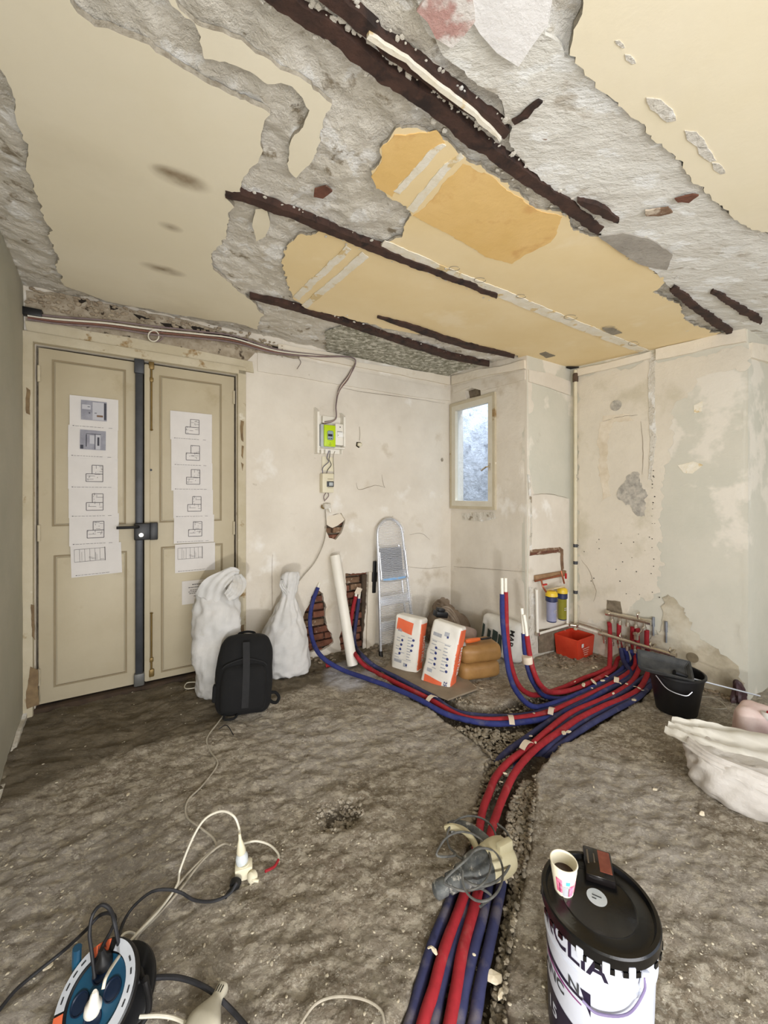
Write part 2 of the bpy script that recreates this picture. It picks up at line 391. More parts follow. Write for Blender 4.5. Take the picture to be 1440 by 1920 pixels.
FLOORC = [(112, 100, 84), (134, 122, 104)]
def floor_mat():
    m = bpy.data.materials.new('broken_concrete_floor'); m.use_nodes = True; nt = m.node_tree; N = nt.nodes; L = nt.links; p = N['Principled BSDF']
    p.inputs['Roughness'].default_value = .95; p.inputs['Specular IOR Level'].default_value = .25
    tc = N.new('ShaderNodeTexCoord'); vec = tc.outputs['Object']
    def noise(sc, det=6, ro=.6, off=0, st=None):
        n = N.new('ShaderNodeTexNoise'); n.inputs['Scale'].default_value = sc; n.inputs['Detail'].default_value = det; n.inputs['Roughness'].default_value = ro
        a = N.new('ShaderNodeMapping'); a.inputs['Location'].default_value = (off, off*.7, 0)
        if st: a.inputs['Scale'].default_value = st[0]; a.inputs['Rotation'].default_value = (0, 0, st[1])
        L.new(vec, a.inputs[0]); L.new(a.outputs[0], n.inputs['Vector']); return n.outputs[0]
    def ramp(s, lo, hi, c0=(0, 0, 0, 1), c1=(1, 1, 1, 1)):
        r = N.new('ShaderNodeValToRGB'); e = r.color_ramp.elements; e[0].position = lo; e[1].position = hi; e[0].color = c0; e[1].color = c1
        L.new(s, r.inputs[0]); return r.outputs[0]
    def mix(f, a, b, mul=1):
        x = N.new('ShaderNodeMix'); x.data_type = 'RGBA'
        if mul != 1:
            k = N.new('ShaderNodeMath'); k.operation = 'MULTIPLY'; k.inputs[1].default_value = mul; L.new(f, k.inputs[0]); f = k.outputs[0]
        L.new(f, x.inputs[0])
        if isinstance(a, tuple): x.inputs[6].default_value = (*lin(a), 1)
        else: L.new(a, x.inputs[6])
        if isinstance(b, tuple): x.inputs[7].default_value = (*lin(b), 1)
        else: L.new(b, x.inputs[7])
        return x.outputs[2]
    st = ((1, 1.55, 1), .45)
    def chips(sc, thr, off):
        v = N.new('ShaderNodeTexVoronoi'); v.inputs['Scale'].default_value = sc; v.inputs['Randomness'].default_value = 1
        a = N.new('ShaderNodeMapping'); a.inputs['Location'].default_value = (off, off, 0); a.inputs['Scale'].default_value = (1, 1.5, 1); a.inputs['Rotation'].default_value = (0, 0, .6); L.new(vec, a.inputs[0])
        w = N.new('ShaderNodeTexNoise'); w.inputs['Scale'].default_value = sc*1.6; L.new(a.outputs[0], w.inputs['Vector']); ad = N.new('ShaderNodeVectorMath'); ad.operation = 'MULTIPLY_ADD'; ad.inputs[1].default_value = (.03, .03, .03); L.new(w.outputs['Color'], ad.inputs[0]); L.new(a.outputs[0], ad.inputs[2]); L.new(ad.outputs[0], v.inputs['Vector'])
        sc_ = N.new('ShaderNodeSeparateColor'); L.new(v.outputs['Color'], sc_.inputs[0]); g = N.new('ShaderNodeMath'); g.operation = 'GREATER_THAN'; g.inputs[1].default_value = thr; L.new(sc_.outputs[0], g.inputs[0])
        r = ramp(v.outputs['Distance'], .25, .42, (1, 1, 1, 1), (0, 0, 0, 1)); m_ = N.new('ShaderNodeMath'); m_.operation = 'MULTIPLY'; L.new(g.outputs[0], m_.inputs[0]); L.new(r, m_.inputs[1]); return m_.outputs[0]
    c = mix(ramp(noise(3.0, 8), .35, .65), (156, 143, 123), (180, 168, 149))
    c = mix(ramp(noise(48, 4, .7, 3), .54, .60), c, (206, 196, 178), .55)
    c = mix(ramp(noise(60, 4, .7, 8), .57, .64), c, (112, 98, 80), .6)
    c = mix(ramp(noise(1.1, 3, .5, 4), .48, .62), c, (196, 188, 178), .6)           # pale dusty zones
    c = mix(ramp(noise(19, 6, .65, 2, st), .51, .58), c, (216, 205, 184), .75)        # pale chips
    c = mix(ramp(noise(13, 7, .7, 9, st), .54, .64), c, (112, 98, 78), .55)         # dark pits
    ch1 = chips(34, .74, 1.7); ch2 = chips(75, .70, 5.1)
    c = mix(ch1, c, (206, 196, 176), .75); c = mix(ch2, c, (220, 212, 196), .7)
    c = mix(ramp(noise(70, 3, .6, 5), .60, .66), c, (216, 208, 190), .8)
    c = mix(ramp(noise(2.3, 4, .6, 12), .60, .75), c, (126, 96, 80), .35)
    at = N.new('ShaderNodeAttribute'); at.attribute_name = 'zone'
    sp = N.new('ShaderNodeSeparateColor'); L.new(at.outputs['Color'], sp.inputs[0])
    c = mix(sp.outputs[0], c, mix(ramp(noise(9, 6), .4, .6), (104, 93, 74), (134, 122, 100)), 1)      # darker floor colour by the door
    c = mix(sp.outputs[1], c, mix(ramp(noise(30, 5), .45, .6), (84, 74, 60), (118, 106, 88)), .95)   # earth in the trench
    c = mix(sp.outputs[2], c, mix(ramp(noise(12, 5), .4, .6), (196, 194, 196), (226, 226, 232)), .8) # spilled plaster dust
    L.new(c, p.inputs['Base Color'])
    b1 = N.new('ShaderNodeBump'); b1.inputs['Distance'].default_value = .034; L.new(noise(22, 9, .7, 2, st), b1.inputs['Height'])
    b2 = N.new('ShaderNodeBump'); b2.inputs['Distance'].default_value = .009; L.new(noise(80, 6, .7), b2.inputs['Height']); L.new(b1.outputs[0], b2.inputs['Normal'])
    L.new(b2.outputs[0], p.inputs['Normal'])
    return m
M_floor = floor_mat()

# ================================================================== FLOOR with its trench
TR = [FL(u, v, it=False)[:2] for u, v in [(728, 1990), (765, 1870), (800, 1780), (832, 1700), (852, 1640), (880, 1570), (893, 1500), (905, 1455), (917, 1415), (890, 1386), (845, 1352), (795, 1322), (735, 1282), (712, 1258), (735, 1250), (800, 1277), (835, 1298), (862, 1322), (920, 1325), (985, 1300), (1050, 1285), (1120, 1262), (1150, 1240), (1222, 1250), (1230, 1280), (1200, 1312), (1150, 1337), (1100, 1366), (1060, 1390), (1030, 1418), (1004, 1452), (1001, 1520), (990, 1600), (970, 1700), (952, 1800), (945, 1990)]]
HOLE = FL(638, 1522, it=False)
def ground(x, y):
    """height of the broken floor"""
    x = np.asarray(x, float); y = np.asarray(y, float)
    h = floor_h(x, y)
    h = h+.020*fbm(x*2.3, y*2.3, 3, 3)+.017*fbm(x*11+y*5, y*16-x*6, 4, 11)+.006*fbm(x*50, y*60, 2, 17)
    d = pdist(x, y, TR); ins = pip(x, y, TR); sd = np.where(ins, d, -d)+.018*fbm(x*14, y*14, 3, 5)
    k = sstep(-.006, .022, sd)
    h = h*(1-.5*k)-.058*k
    q = np.hypot((x-HOLE[0])/1.15, y-HOLE[1])+.02*fbm(x*20, y*20, 2, 8)
    h = h-.05*(1-sstep(.03, .10, q))+.008*np.exp(-((q-.13)/.035)**2)
    # chipped edge of the thin slab that runs beside the darker floor
    return h-.008
def gz(x, y): return float(ground(np.array([x]), np.array([y]))[0])
xs = np.concatenate([np.arange(-3.2, -1.5, .035), np.arange(-1.5, 1.75, .0125), np.arange(1.75, 4.0, .03)])
ys = np.concatenate([np.arange(-1.9, .8, .09), np.arange(.8, 2.5, .011), np.arange(2.5, 5.0, .02)])
GX, GY = np.meshgrid(xs, ys); GZ = ground(GX.ravel(), GY.ravel())
nx, ny = len(xs), len(ys)
idx = np.arange(nx*ny).reshape(ny, nx)
quads = np.stack([idx[:-1, :-1], idx[:-1, 1:], idx[1:, 1:], idx[1:, :-1]], -1).reshape(-1, 4)
me = bpy.data.meshes.new('floor')
me.vertices.add(nx*ny); me.vertices.foreach_set('co', np.stack([GX.ravel(), GY.ravel(), GZ], 1).ravel().astype(np.float32))
me.loops.add(quads.size); me.loops.foreach_set('vertex_index', quads.ravel().astype(np.int32))
me.polygons.add(len(quads)); me.polygons.foreach_set('loop_start', np.arange(0, quads.size, 4, dtype=np.int32)); me.polygons.foreach_set('loop_total', np.full(len(quads), 4, np.int32))
me.update(calc_edges=True); me.polygons.foreach_set('use_smooth', [True]*len(quads))
x, y = GX.ravel(), GY.ravel()
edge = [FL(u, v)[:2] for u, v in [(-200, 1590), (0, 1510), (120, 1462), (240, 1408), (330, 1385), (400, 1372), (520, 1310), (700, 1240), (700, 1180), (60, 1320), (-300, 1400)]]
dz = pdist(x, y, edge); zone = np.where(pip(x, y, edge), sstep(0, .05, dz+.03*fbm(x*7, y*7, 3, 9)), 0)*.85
sd = np.where(pip(x, y, TR), pdist(x, y, TR), -pdist(x, y, TR)); tz = sstep(-.01, .02, sd)
q = np.hypot(x-HOLE[0], y-HOLE[1]); tz = np.maximum(tz, .8*(1-sstep(.05, .11, q)))
wd = [FL(u, v)[:2] for u, v in [(600, 1250), (640, 1232), (700, 1228), (740, 1240), (720, 1262), (690, 1290), (640, 1300), (600, 1285)]]
ww = np.where(pip(x, y, wd), sstep(0, .1, pdist(x, y, wd)), 0)*sstep(-.25, .1, fbm(x*5, y*5, 3, 2))
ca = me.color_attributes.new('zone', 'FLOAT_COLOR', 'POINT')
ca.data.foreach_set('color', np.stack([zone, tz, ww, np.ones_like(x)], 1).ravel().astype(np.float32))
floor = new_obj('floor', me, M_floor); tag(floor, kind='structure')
def T(obj_, **k): return tag(obj_, kind='structure')

# ================================================================== CEILING
cp = [ROOM(-.04, -.06)[:], ROOM(3.42, -.06)[:], (KC[0]+.03, KC[1]+.05), (RC[0]+.02, RC[1]+.03), (EC[0]+.02, EC[1]+.02), (EC[0]+DA.x*.8, EC[1]+DA.y*.8), ROOM(4.75, 4.45)[:], ROOM(-.06, 4.45)[:]]
cp = [(p[0], p[1]) for p in cp]
cdis = lambda x, y: .016*fbm(x*7, y*7, 4, 21)+.016*fbm(x*26, y*26, 3, 22)-.012*np.maximum(0, fbm(x*9, y*12, 3, 25)-.12)-.006
ceiling = plate('ceiling', ceil_frame, cp, thick=.12, m=M_rough, step=.02, disp=cdis); T(ceiling)
def cpatch(name, px, m, off, th=.012, j=(.014, .012), seed=1, step=0, disp=None, parent=ceiling):
    return plate(name, ceil_frame, jag(cpoly(px), j[0], j[1], seed), thick=th, off=off, m=m, parent=parent, step=step, disp=disp)
soft = lambda x, y: .004*fbm(x*3, y*3, 3, 31)
# pale plaster underneath on the right
cpatch('pale_plaster', [(905, -60), (1010, 40), (1062, 90), (1150, 170), (1220, 240), (1300, 320), (1370, 395), (1500, 470), (1620, 760), (1400, 640), (1370, 625), (1262, 540), (1180, 455), (1125, 428), (1050, 360), (985, 305), (950, 262), (960, 235), (940, 175), (850, 100), (790, 40), (760, -60)], M_roughW, .013, .012, seed=3, step=.03, disp=lambda x, y: .008*fbm(x*12, y*12, 4, 40))
cpatch('painted_plaster', [(-215, -200), (60, -200), (135, 0), (160, 18), (215, 42), (280, 76), (350, 122), (400, 148), (460, 176), (510, 201), (495, 226), (488, 270), (465, 310), (453, 350), (432, 350), (422, 362), (436, 380), (426, 440), (393, 470), (398, 496), (450, 540), (480, 565), (494, 586), (480, 612), (440, 600), (350, 588), (280, 574), (200, 560), (118, 528), (105, 475), (90, 415), (65, 340), (45, 270), (20, 150), (-40, 40)], [M_cream, M_edge], .020, .016, seed=4, step=.07, disp=soft)
cpatch('painted_plaster', [(250, -130), (310, -40), (360, 20), (382, 94), (420, 104), (480, 128), (505, 145), (530, 146), (550, 155), (582, 193), (570, 210), (553, 245), (545, 280), (540, 312), (555, 322), (585, 295), (600, 260), (607, 215), (625, 185), (565, 142), (520, 110), (470, 80), (415, 50), (380, 30), (330, 0), (260, -60)], [M_cream, M_edge], .018, .013, seed=5, step=.07, disp=soft)
cpatch('painted_plaster', [(480, 385), (500, 383), (507, 410), (498, 438), (480, 446), (473, 420)], [M_cream, M_edge], .014, .01, (.02, .004), 6)
cpatch('painted_plaster', [(1110, -200), (1098, 0), (1080, 45), (1065, 85), (1120, 145), (1170, 195), (1220, 240), (1270, 288), (1315, 340), (1365, 390), (1430, 425), (1560, 470), (1900, 420), (2300, -200)], [M_creamR, M_edge], .024, .018, seed=8, step=.08, disp=soft)
yel = [(738, 240), (780, 236), (815, 240), (840, 262), (865, 280), (870, 295), (920, 320), (945, 335), (955, 350), (990, 365), (1000, 385), (1040, 395), (1065, 400), (1080, 420), (1120, 440), (1170, 460), (1215, 495), (1245, 525), (1220, 545), (1250, 555), (1275, 565), (1285, 595), (1330, 620), (1352, 622), (1230, 655), (1100, 688), (1085, 698), (990, 688), (970, 665), (930, 652), (860, 634), (780, 622), (720, 612), (640, 590), (575, 577), (545, 553), (530, 505), (535, 468), (560, 435), (600, 430), (640, 442), (700, 463), (745, 445), (760, 420), (775, 395), (765, 380), (730, 370), (700, 335), (697, 315), (715, 295), (718, 265)]
cpatch('yellow_painted_plaster', yel, [M_yel, M_edge], .012, .010, (.012, .018), 9, .08, soft)
cpatch('ochre_paint_layer', [(770, 395), (795, 380), (820, 352), (860, 312), (872, 298), (920, 322), (950, 350), (1000, 385), (1055, 400), (1045, 430), (1030, 450), (990, 470), (960, 490), (915, 478), (870, 450), (820, 425)], M_orange, .0145, .005, (.012, .008), 10)
cpatch('ochre_paint_layer', [(697, 325), (715, 295), (718, 265), (738, 242), (815, 241), (832, 262), (800, 285), (770, 322), (750, 338), (735, 360), (705, 345)], M_orange, .0145, .005, (.012, .008), 11)
for k, px in enumerate([[(740, 352), (752, 358), (822, 278), (838, 262), (830, 258), (808, 272)], [(762, 385), (775, 392), (850, 300), (872, 288), (862, 280), (832, 300)], [(548, 552), (560, 558), (660, 462), (650, 455)], [(565, 568), (575, 574), (690, 478), (678, 468)], [(720, 445), (760, 462), (860, 505), (960, 545), (1060, 588), (1150, 625), (1222, 655), (1205, 660), (1130, 632), (1040, 596), (940, 556), (850, 520), (760, 482), (712, 458)]]):
    cpatch('lime_streak', px, M_streak, .0165, .004, (.012, .006), 20+k)
cpatch('wallpaper_remnant', [(609, 621), (643, 608), (690, 620), (751, 636), (860, 668), (915, 681), (858, 694), (837, 705), (770, 692), (700, 678), (655, 668), (612, 660)], M_paper_w, .012, .008, (.014, .011), 12)
cpatch('grey_plaster_patch', [(1122, 435), (1170, 428), (1215, 438), (1262, 470), (1250, 500), (1205, 490), (1160, 465)], mat('grey_patch', (150, 144, 134), (172, 166, 156), .9, nscale=8, bump=.006), .020, .006, (.03, .006), 13)
cpatch('white_plaster_patch', [(870, -60), (1040, -60), (1030, 20), (1000, 60), (965, 110), (930, 80), (900, 40), (880, 10)], mat('white_patch', (226, 224, 222), (236, 234, 232), .9, nscale=4, bump=.004), .026, .006, (.04, .008), 14)
cpatch('exposed_terracotta', [(782, 0), (810, -40), (880, -40), (895, 20), (870, 45), (848, 68), (815, 52), (800, 20)], mat('terracotta_dust', (186, 142, 134), (206, 176, 168), .95, nscale=9, bump=.008, spots=[((226, 220, 214), 8, .5, .58)]), .027, .006, (.03, .008), 15)
cpatch('exposed_terracotta', [(590, 348), (612, 342), (622, 352), (606, 366), (588, 362)], M_brick[1], .014, .006, (.02, .004), 16)
for k, (u, v, a) in enumerate([(1235, 188, 1.3), (1300, 245, 1.0), (1322, 272, .8), (1345, 300, .6), (1180, 90, .5), (1160, 62, .4)]):
    cpatch('chipped_paint', [(u-18*a, v-16*a), (u+4*a, v-14*a), (u+20*a, v+2*a), (u+26*a, v+18*a), (u+12*a, v+20*a), (u-12*a, v+2*a)], M_rough, .0265, .004, (.015, .004), 50+k)
# soot marks: stains of the paint itself, set in the paint's own coordinates
def soot(m, spots):
    nt = m.node_tree; N = nt.nodes; L = nt.links; p = N['Principled BSDF']; out = p.inputs['Base Color'].links[0].from_socket
    tc = N.new('ShaderNodeTexCoord'); nz = N.new('ShaderNodeTexNoise'); nz.inputs['Scale'].default_value = 10; nz.inputs['Detail'].default_value = 4; L.new(tc.outputs['Object'], nz.inputs['Vector'])
    for u, v, du, dv, w, k in spots:
        c = Vector(CE(u, v)); e = Vector(CE(u+du, v+dv))-c; rad = e.length; ang = math.atan2(e.y, e.x)
        mp = N.new('ShaderNodeMapping'); mp.vector_type = 'TEXTURE'; mp.inputs['Location'].default_value = (c.x, c.y, float(zc(c.x, c.y))-.02); mp.inputs['Rotation'].default_value = (0, 0, ang); mp.inputs['Scale'].default_value = (rad, rad*w, .5)
        L.new(tc.outputs['Object'], mp.inputs[0]); g = N.new('ShaderNodeTexGradient'); g.gradient_type = 'SPHERICAL'; L.new(mp.outputs[0], g.inputs[0])
        ad = N.new('ShaderNodeMath'); ad.operation = 'MULTIPLY'; L.new(g.outputs['Fac'], ad.inputs[0]); mr = N.new('ShaderNodeMapRange'); mr.inputs[1].default_value = .3; mr.inputs[2].default_value = .7; mr.inputs[3].default_value = .3; mr.inputs[4].default_value = k; L.new(nz.outputs[0], mr.inputs[0]); L.new(mr.outputs[0], ad.inputs[1])
        mx = N.new('ShaderNodeMix'); mx.data_type = 'RGBA'; mx.inputs[7].default_value = (*lin((104, 78, 40)), 1); L.new(ad.outputs[0], mx.inputs[0]); L.new(out, mx.inputs[6]); out = mx.outputs[2]
    L.new(out, p.inputs['Base Color'])
soot(M_cream, [(340, 325, 62, 22, .55, 1.0), (318, 312, 34, 10, .6, 1.1), (352, 330, 40, 12, .6, 1.1), (320, 418, 26, 8, .7, .8), (306, 499, 46, 12, .5, 1.2)])
for k, (u, v, a) in enumerate([(852, 497, 9), (900, 519, 10), (977, 550, 8), (1070, 590, 11), (1143, 612, 12), (1188, 640, 9)]):
    bm = B(); q_ = [CE(u+a*math.cos(t)*1.1, v+a*.45*math.sin(t)) for t in np.linspace(0, 5.6, 14)]
    tube(bm, [(x, y, float(zc(x, y))-.018) for x, y in q_], .0013, 5, 3); obj('pencil_ring', bm, mat('pencil_grey', (120, 112, 98), (150, 142, 126), .9), ceiling, True)
cpatch('bare_spot', [(1128, 610), (1150, 610), (1166, 620), (1150, 624), (1136, 618)], MATS['pencil_grey'], .0175, .003, (.012, .004), 91)
cpatch('bare_spot', [(1010, 660), (1022, 656), (1040, 664), (1024, 668)], MATS['pencil_grey'], .0175, .003, (.012, .006), 92)
cpatch('bare_spot', [(1208, 384), (1252, 378), (1262, 388), (1240, 394), (1212, 394)], M_brick[2], .026, .006, (.012, .006), 93)
cpatch('bare_spot', [(1264, 362), (1300, 352), (1310, 356), (1290, 368), (1268, 368)], M_brick[1], .026, .006, (.012, .006), 94)
cpatch('bare_spot', [(960, 210), (985, 190), (1014, 170), (1018, 178), (990, 205), (966, 218)], M_rust, .026, .006, (.012, .008), 95)
# rusted steel: flange strips of the floor beams
def strip(pts, w):
    """px polyline -> polygon with pixel widths"""
    Lp = []; Rp = []
    for i, (u, v) in enumerate(pts):
        a = pts[max(i-1, 0)]; b = pts[min(i+1, len(pts)-1)]; dx, dy = b[0]-a[0], b[1]-a[1]; l = math.hypot(dx, dy)
        ww = w[i] if isinstance(w, (list, tuple)) else w
        Lp.append((u-dy/l*ww/2, v+dx/l*ww/2)); Rp.append((u+dy/l*ww/2, v-dx/l*ww/2))
    return Lp+Rp[::-1]
beams = [('rusted_steel_beam', [(440, -80), (560, 8), (645, 62), (720, 122), (810, 186), (895, 256), (960, 306), (1020, 346), (1070, 384), (1125, 425)], [36, 32, 30, 30, 30, 26, 24, 24, 22, 18], 'longest rusted steel beam flange crossing the broken ceiling from top to right'),
         ('rusted_steel_beam', [(560, -70), (655, 12), (720, 62), (795, 122), (870, 182), (950, 240)], [34, 30, 28, 28, 26, 18], 'upper rusted steel beam flange beside the longest one, ending in the pale plaster'),
         ('rusted_steel_beam', [(422, 351), (470, 364), (540, 390), (636, 432), (740, 474), (840, 512), (932, 549)], [12, 14, 14, 13, 12, 11, 8], 'thin rusted beam flange along the near side of the yellow ceiling panel'),
         ('rusted_steel_beam', [(470, 551), (530, 566), (560, 575), (640, 598), (740, 632), (840, 664), (917, 680)], [5, 8, 8, 8, 9, 9, 7], 'thin rusted beam flange above the patterned wallpaper remnant'),
         ('rusted_steel_beam', [(708, 588), (760, 604), (820, 626), (880, 645), (965, 664)], [3, 9, 11, 10, 5], 'shortest dark beam slit in the far yellow ceiling near the window'),
         ('rusted_steel_beam', [(1260, 533), (1300, 566), (1335, 594), (1372, 617)], [14, 14, 16, 12], 'short rusted beam stub at the right end of the yellow panel'),
         ('rusted_steel_beam', [(1335, 538), (1380, 568), (1428, 596)], [9, 12, 12], 'short rusted beam stub nearest the right edge of the ceiling'),
         ('rusted_steel_beam', [(1085, 362), (1120, 380), (1160, 402)], [6, 16, 12], 'small rusty patch of beam beside the longest flange')]
for k, (n, pts, w, lab) in enumerate(beams):
    cpatch('rusted_beam_flange', strip(pts, w), M_rust, .022+.001*k, .03, (.012, .008), 60+k)
for k, (pts, w) in enumerate([([(690, 45), (760, 92), (830, 145), (900, 205), (940, 245)], [9, 10, 10, 8, 5]), ]):
    cpatch('plaster_ridge', strip(pts, w), M_streak, .034, .02, (.02, .006), 80)
# torn lumps along the beams' edges
bm = B()
for pts, w in [(b[1], b[2]) for b in beams[:4]]+[([(50, 545), (120, 560), (240, 585), (340, 605), (480, 648), (560, 655)], [20]*6), ([(1190, 455), (1262, 540)], [30, 30])]:
    for i in range(len(pts)-1):
        a, b = pts[i], pts[i+1]; n = int(math.hypot(b[0]-a[0], b[1]-a[1])/8)
        for j in range(n):
            t = R.random(); sd = R.choice((-1, 1)); o = sd*(w[i]*.55+R.random()*9)
            u = a[0]+(b[0]-a[0])*t; v = a[1]+(b[1]-a[1])*t; l = math.hypot(b[0]-a[0], b[1]-a[1])
            u += -(b[1]-a[1])/l*o; v += (b[0]-a[0])/l*o
            x_, y_ = CE(u, v); rock(bm, (x_, y_, float(zc(x_, y_))-.014), .003+.009*R.random()**2, R.randint(0, 999), .5)
o = obj('plaster_crumbs', bm, M_rough, ceiling, smooth=30); o['kind'] = 'stuff'

# ================================================================== WALLS
def wall_plate(name, w, outer, holes=(), thick=.03, m=M_plaster, parent=None, off=0, step=.06, amp=.006, sd=1, z_top=True):
    return plate(name, w.P, outer, holes, thick, off, m, parent, step, (lambda a, b: amp*fbm(a*2.2, b*2.2, 4, sd)) if amp else None)
def wz(w, s): p = w.P(s, 0); return float(zc(p.x, p.y))
def jagw(w, px, step=.03, amp=.006, seed=1): return jag(wpoly(w, px), step, amp, seed)
LA = (Vector(C1)-Vector(LC)).length
s_l, s_r = WA.sz(71, 900)[0], WA.sz(440, 900)[0]
z_leaf = WA.sz(256, 678)[1]; z_bot = .055
door_hole = [(s_l-.012, -.2), (s_l-.012, z_leaf+.012), (s_r+.012, z_leaf+.012), (s_r+.012, -.2)]
hole1 = jagw(WA, [(597, 1106), (606, 1112), (610, 1140), (612, 1165), (620, 1185), (628, 1205), (600, 1222), (570, 1222), (562, 1200), (566, 1165), (574, 1140), (582, 1118)], .014, .014, 2)
hole2 = jagw(WA, [(648, 1076), (690, 1072), (688, 1120), (684, 1160), (680, 1218), (640, 1222), (636, 1195), (644, 1170), (650, 1130)], .014, .008, 3)
hole3 = jagw(WA, [(614, 968), (640, 962), (648, 975), (640, 1000), (630, 1012), (617, 1008), (610, 990)], .02, .005, 4)
hole4 = [(WA.sz(829, 862)[0]+.018*math.cos(t), WA.sz(829, 862)[1]+.020*math.sin(t)) for t in np.linspace(0, 6.28, 14)[:-1]]
hole5 = jagw(WA, [(668, 828), (676, 828), (678, 836), (672, 840), (667, 836)], .02, .003, 5)
backA = wall_plate('wall_back', WA, [(-.02, -.1), (LA+.01, -.1), (LA+.01, wz(WA, LA)+.03), (-.02, wz(WA, 0)+.03)][::-1], [door_hole[::-1], hole1, hole2, hole3, hole4, hole5], .035, sd=1)
T(backA)
M_cav = mat('broken_cavity_plaster', (150, 136, 114), (186, 174, 154), .95, nscale=12, bump=.012, bscale=30, spots=[((70, 56, 42), 14, .62, .68)])
plate('brick_backing', WA.P, [(-.02, -.1), (LA+.01, -.1), (LA+.01, 2.7), (-.02, 2.7)], [door_hole], .10, -.085, M_mortar, backA)
def bricks(w, px0, px1, parent, hole, off=-.014, seed=1):
    (s0, z1), (s1, z0) = w.sz(*px0), w.sz(*px1); rr = random.Random(seed); z = z0-.03; row = 0; meshes = []
    for k in range(3):
        bm = B(); box(bm, (.205, .07, .052), bevel=.006, seg=1); bumpy(bm, .004, 20, k)
        me = bpy.data.meshes.new('brick'); bm.to_mesh(me); bm.free(); me.materials.append(M_brick[k]); meshes.append(me)
    while z < z1+.04:
        s = s0-.2+(row % 2)*.11
        while s < s1+.12:
            hx = [p[0] for p in hole]; hy = [p[1] for p in hole]
            cc = [(s+dx, z+dz) for dx in (-.10, -.05, 0, .05, .10) for dz in (-.026, 0, .026)]
            if pip([c[0] for c in cc], [c[1] for c in cc], hole).any():
                o = bpy.data.objects.new('brick', meshes[rr.randrange(3)]); COL.objects.link(o); o.parent = parent
                o.location = w.P(s, z, off-.035-rr.random()*.022); o.rotation_euler = (0, rr.uniform(-.03, .03), w.ang())
            s += .222
        z += .066; row += 1
bricks(WA, (560, 1100), (632, 1225), backA, hole1, seed=1)
bricks(WA, (634, 1068), (694, 1225), backA, hole2, seed=2)
bricks(WA, (600, 955), (655, 1015), backA, hole3, -.035, seed=3)
# plaster render left inside the third hole
plate('plaster_remnant', WA.P, jagw(WA, [(614, 968), (640, 962), (648, 975), (636, 985), (625, 990), (614, 985)], .02, .004, 9), thick=.01, off=-.02, m=M_warm, parent=backA)
# cornice bands
def band(name, w, px, m=M_plaster, off=.012, th=.02, parent=None, seed=1, j=(.06, .004)):
    return plate(name, w.P, jag(wpoly(w, px), j[0], j[1], seed), thick=th, off=off, m=m, parent=parent)
band('cornice_band', WA, [(482, 662), (560, 675), (668, 697), (760, 715), (842, 732), (842, 752), (760, 742), (668, 727), (560, 708), (482, 696)], parent=backA, seed=11)
band('crown_strip', WA, [(520, 646), (612, 662), (668, 680), (770, 694), (842, 707), (842, 722), (760, 706), (668, 688), (600, 676), (520, 660)], M_warm, .02, .03, backA, 12)
# broken cavity above the door
band('broken_plaster', WA, [(46, 545), (120, 553), (240, 578), (340, 600), (480, 640), (560, 655), (560, 672), (480, 662), (460, 680), (350, 662), (240, 640), (120, 612), (48, 600)], M_cav, .010, .02, backA, 13, (.04, .01))
for k, px in enumerate([[(66, 532), (78, 528), (74, 536)], [(300, 606), (335, 610), (350, 620), (318, 618)], [(355, 610), (420, 628), (480, 644), (455, 644), (400, 632), (365, 622)], [(500, 648), (548, 654), (520, 658)], [(140, 560), (165, 566), (150, 572)], [(205, 574), (222, 580), (208, 584)], [(250, 590), (280, 598), (262, 600)]]):
    band('painted_crevice_shade', WA, px, M_dark, .018, .01, backA, 30+k, (.02, .004))  # raised flat plates, the shade of broken gaps painted on
bm = B()
for i in range(260):
    t = R.random(); u = 50+t*480; v = 550+t*100+R.uniform(-12, 22)
    p = WA.hit(u, v, .014); rock(bm, p, .006+.014*R.random(), i, .8)
o = obj('crumbling_plaster', bm, mat('brown_crumbs', (150, 134, 112), (176, 162, 140), .95, nscale=20), backA, smooth=30); o['kind'] = 'stuff'
# joinery above the door: painted lintel board
plate('lintel_board', WA.P, wpoly(WA, [(48, 604), (105, 609), (160, 622), (240, 634), (350, 655), (472, 680), (475, 700), (350, 678), (240, 660), (55, 632)]), thick=.03, off=.022, m=M_woodworn, parent=backA)
# ---- window wall
s_f0, z_f1 = WB.sz(848, 760); s_f1 = WB.sz(929, 850)[0]; z_f0 = WB.sz(848, 949)[1]
z_f1 = (z_f1+WB.sz(929, 739)[1])/2; z_f0 = (z_f0+WB.sz(925, 956)[1])/2
LB = (Vector(KC)-Vector(C1)).length
backB = wall_plate('wall_window', WB, [(-.01, -.1), (LB, -.1), (LB, wz(WB, LB)+.05), (-.01, wz(WB, 0)+.05)][::-1], [[(s_f0, z_f0), (s_f0, z_f1), (s_f1, z_f1), (s_f1, z_f0)], jagw(WB, [(872, 732), (900, 722), (902, 742), (875, 748)], .02, .003, 3)], .16, sd=2, m=M_plaster)
T(backB)
plate('recess_back', WB.P, wpoly(WB, [(868, 728), (906, 716), (906, 748), (868, 752)]), thick=.01, off=-.05, m=M_mortar, parent=backB)
band('cornice_band', WB, [(850, 726), (900, 712), (940, 704), (986, 694), (986, 712), (940, 724), (906, 733), (880, 725), (850, 738)], parent=backB, seed=21, off=.014)
band('crown_strip', WB, [(850, 706), (900, 694), (940, 688), (986, 676), (986, 692), (940, 700), (900, 708), (850, 722)], M_warm, .026, .04, backB, 22)
band('bare_patch', WB, [(866, 962), (925, 960), (930, 972), (905, 978), (868, 975)], M_rough, .004, .004, backB, 23, (.02, .004))
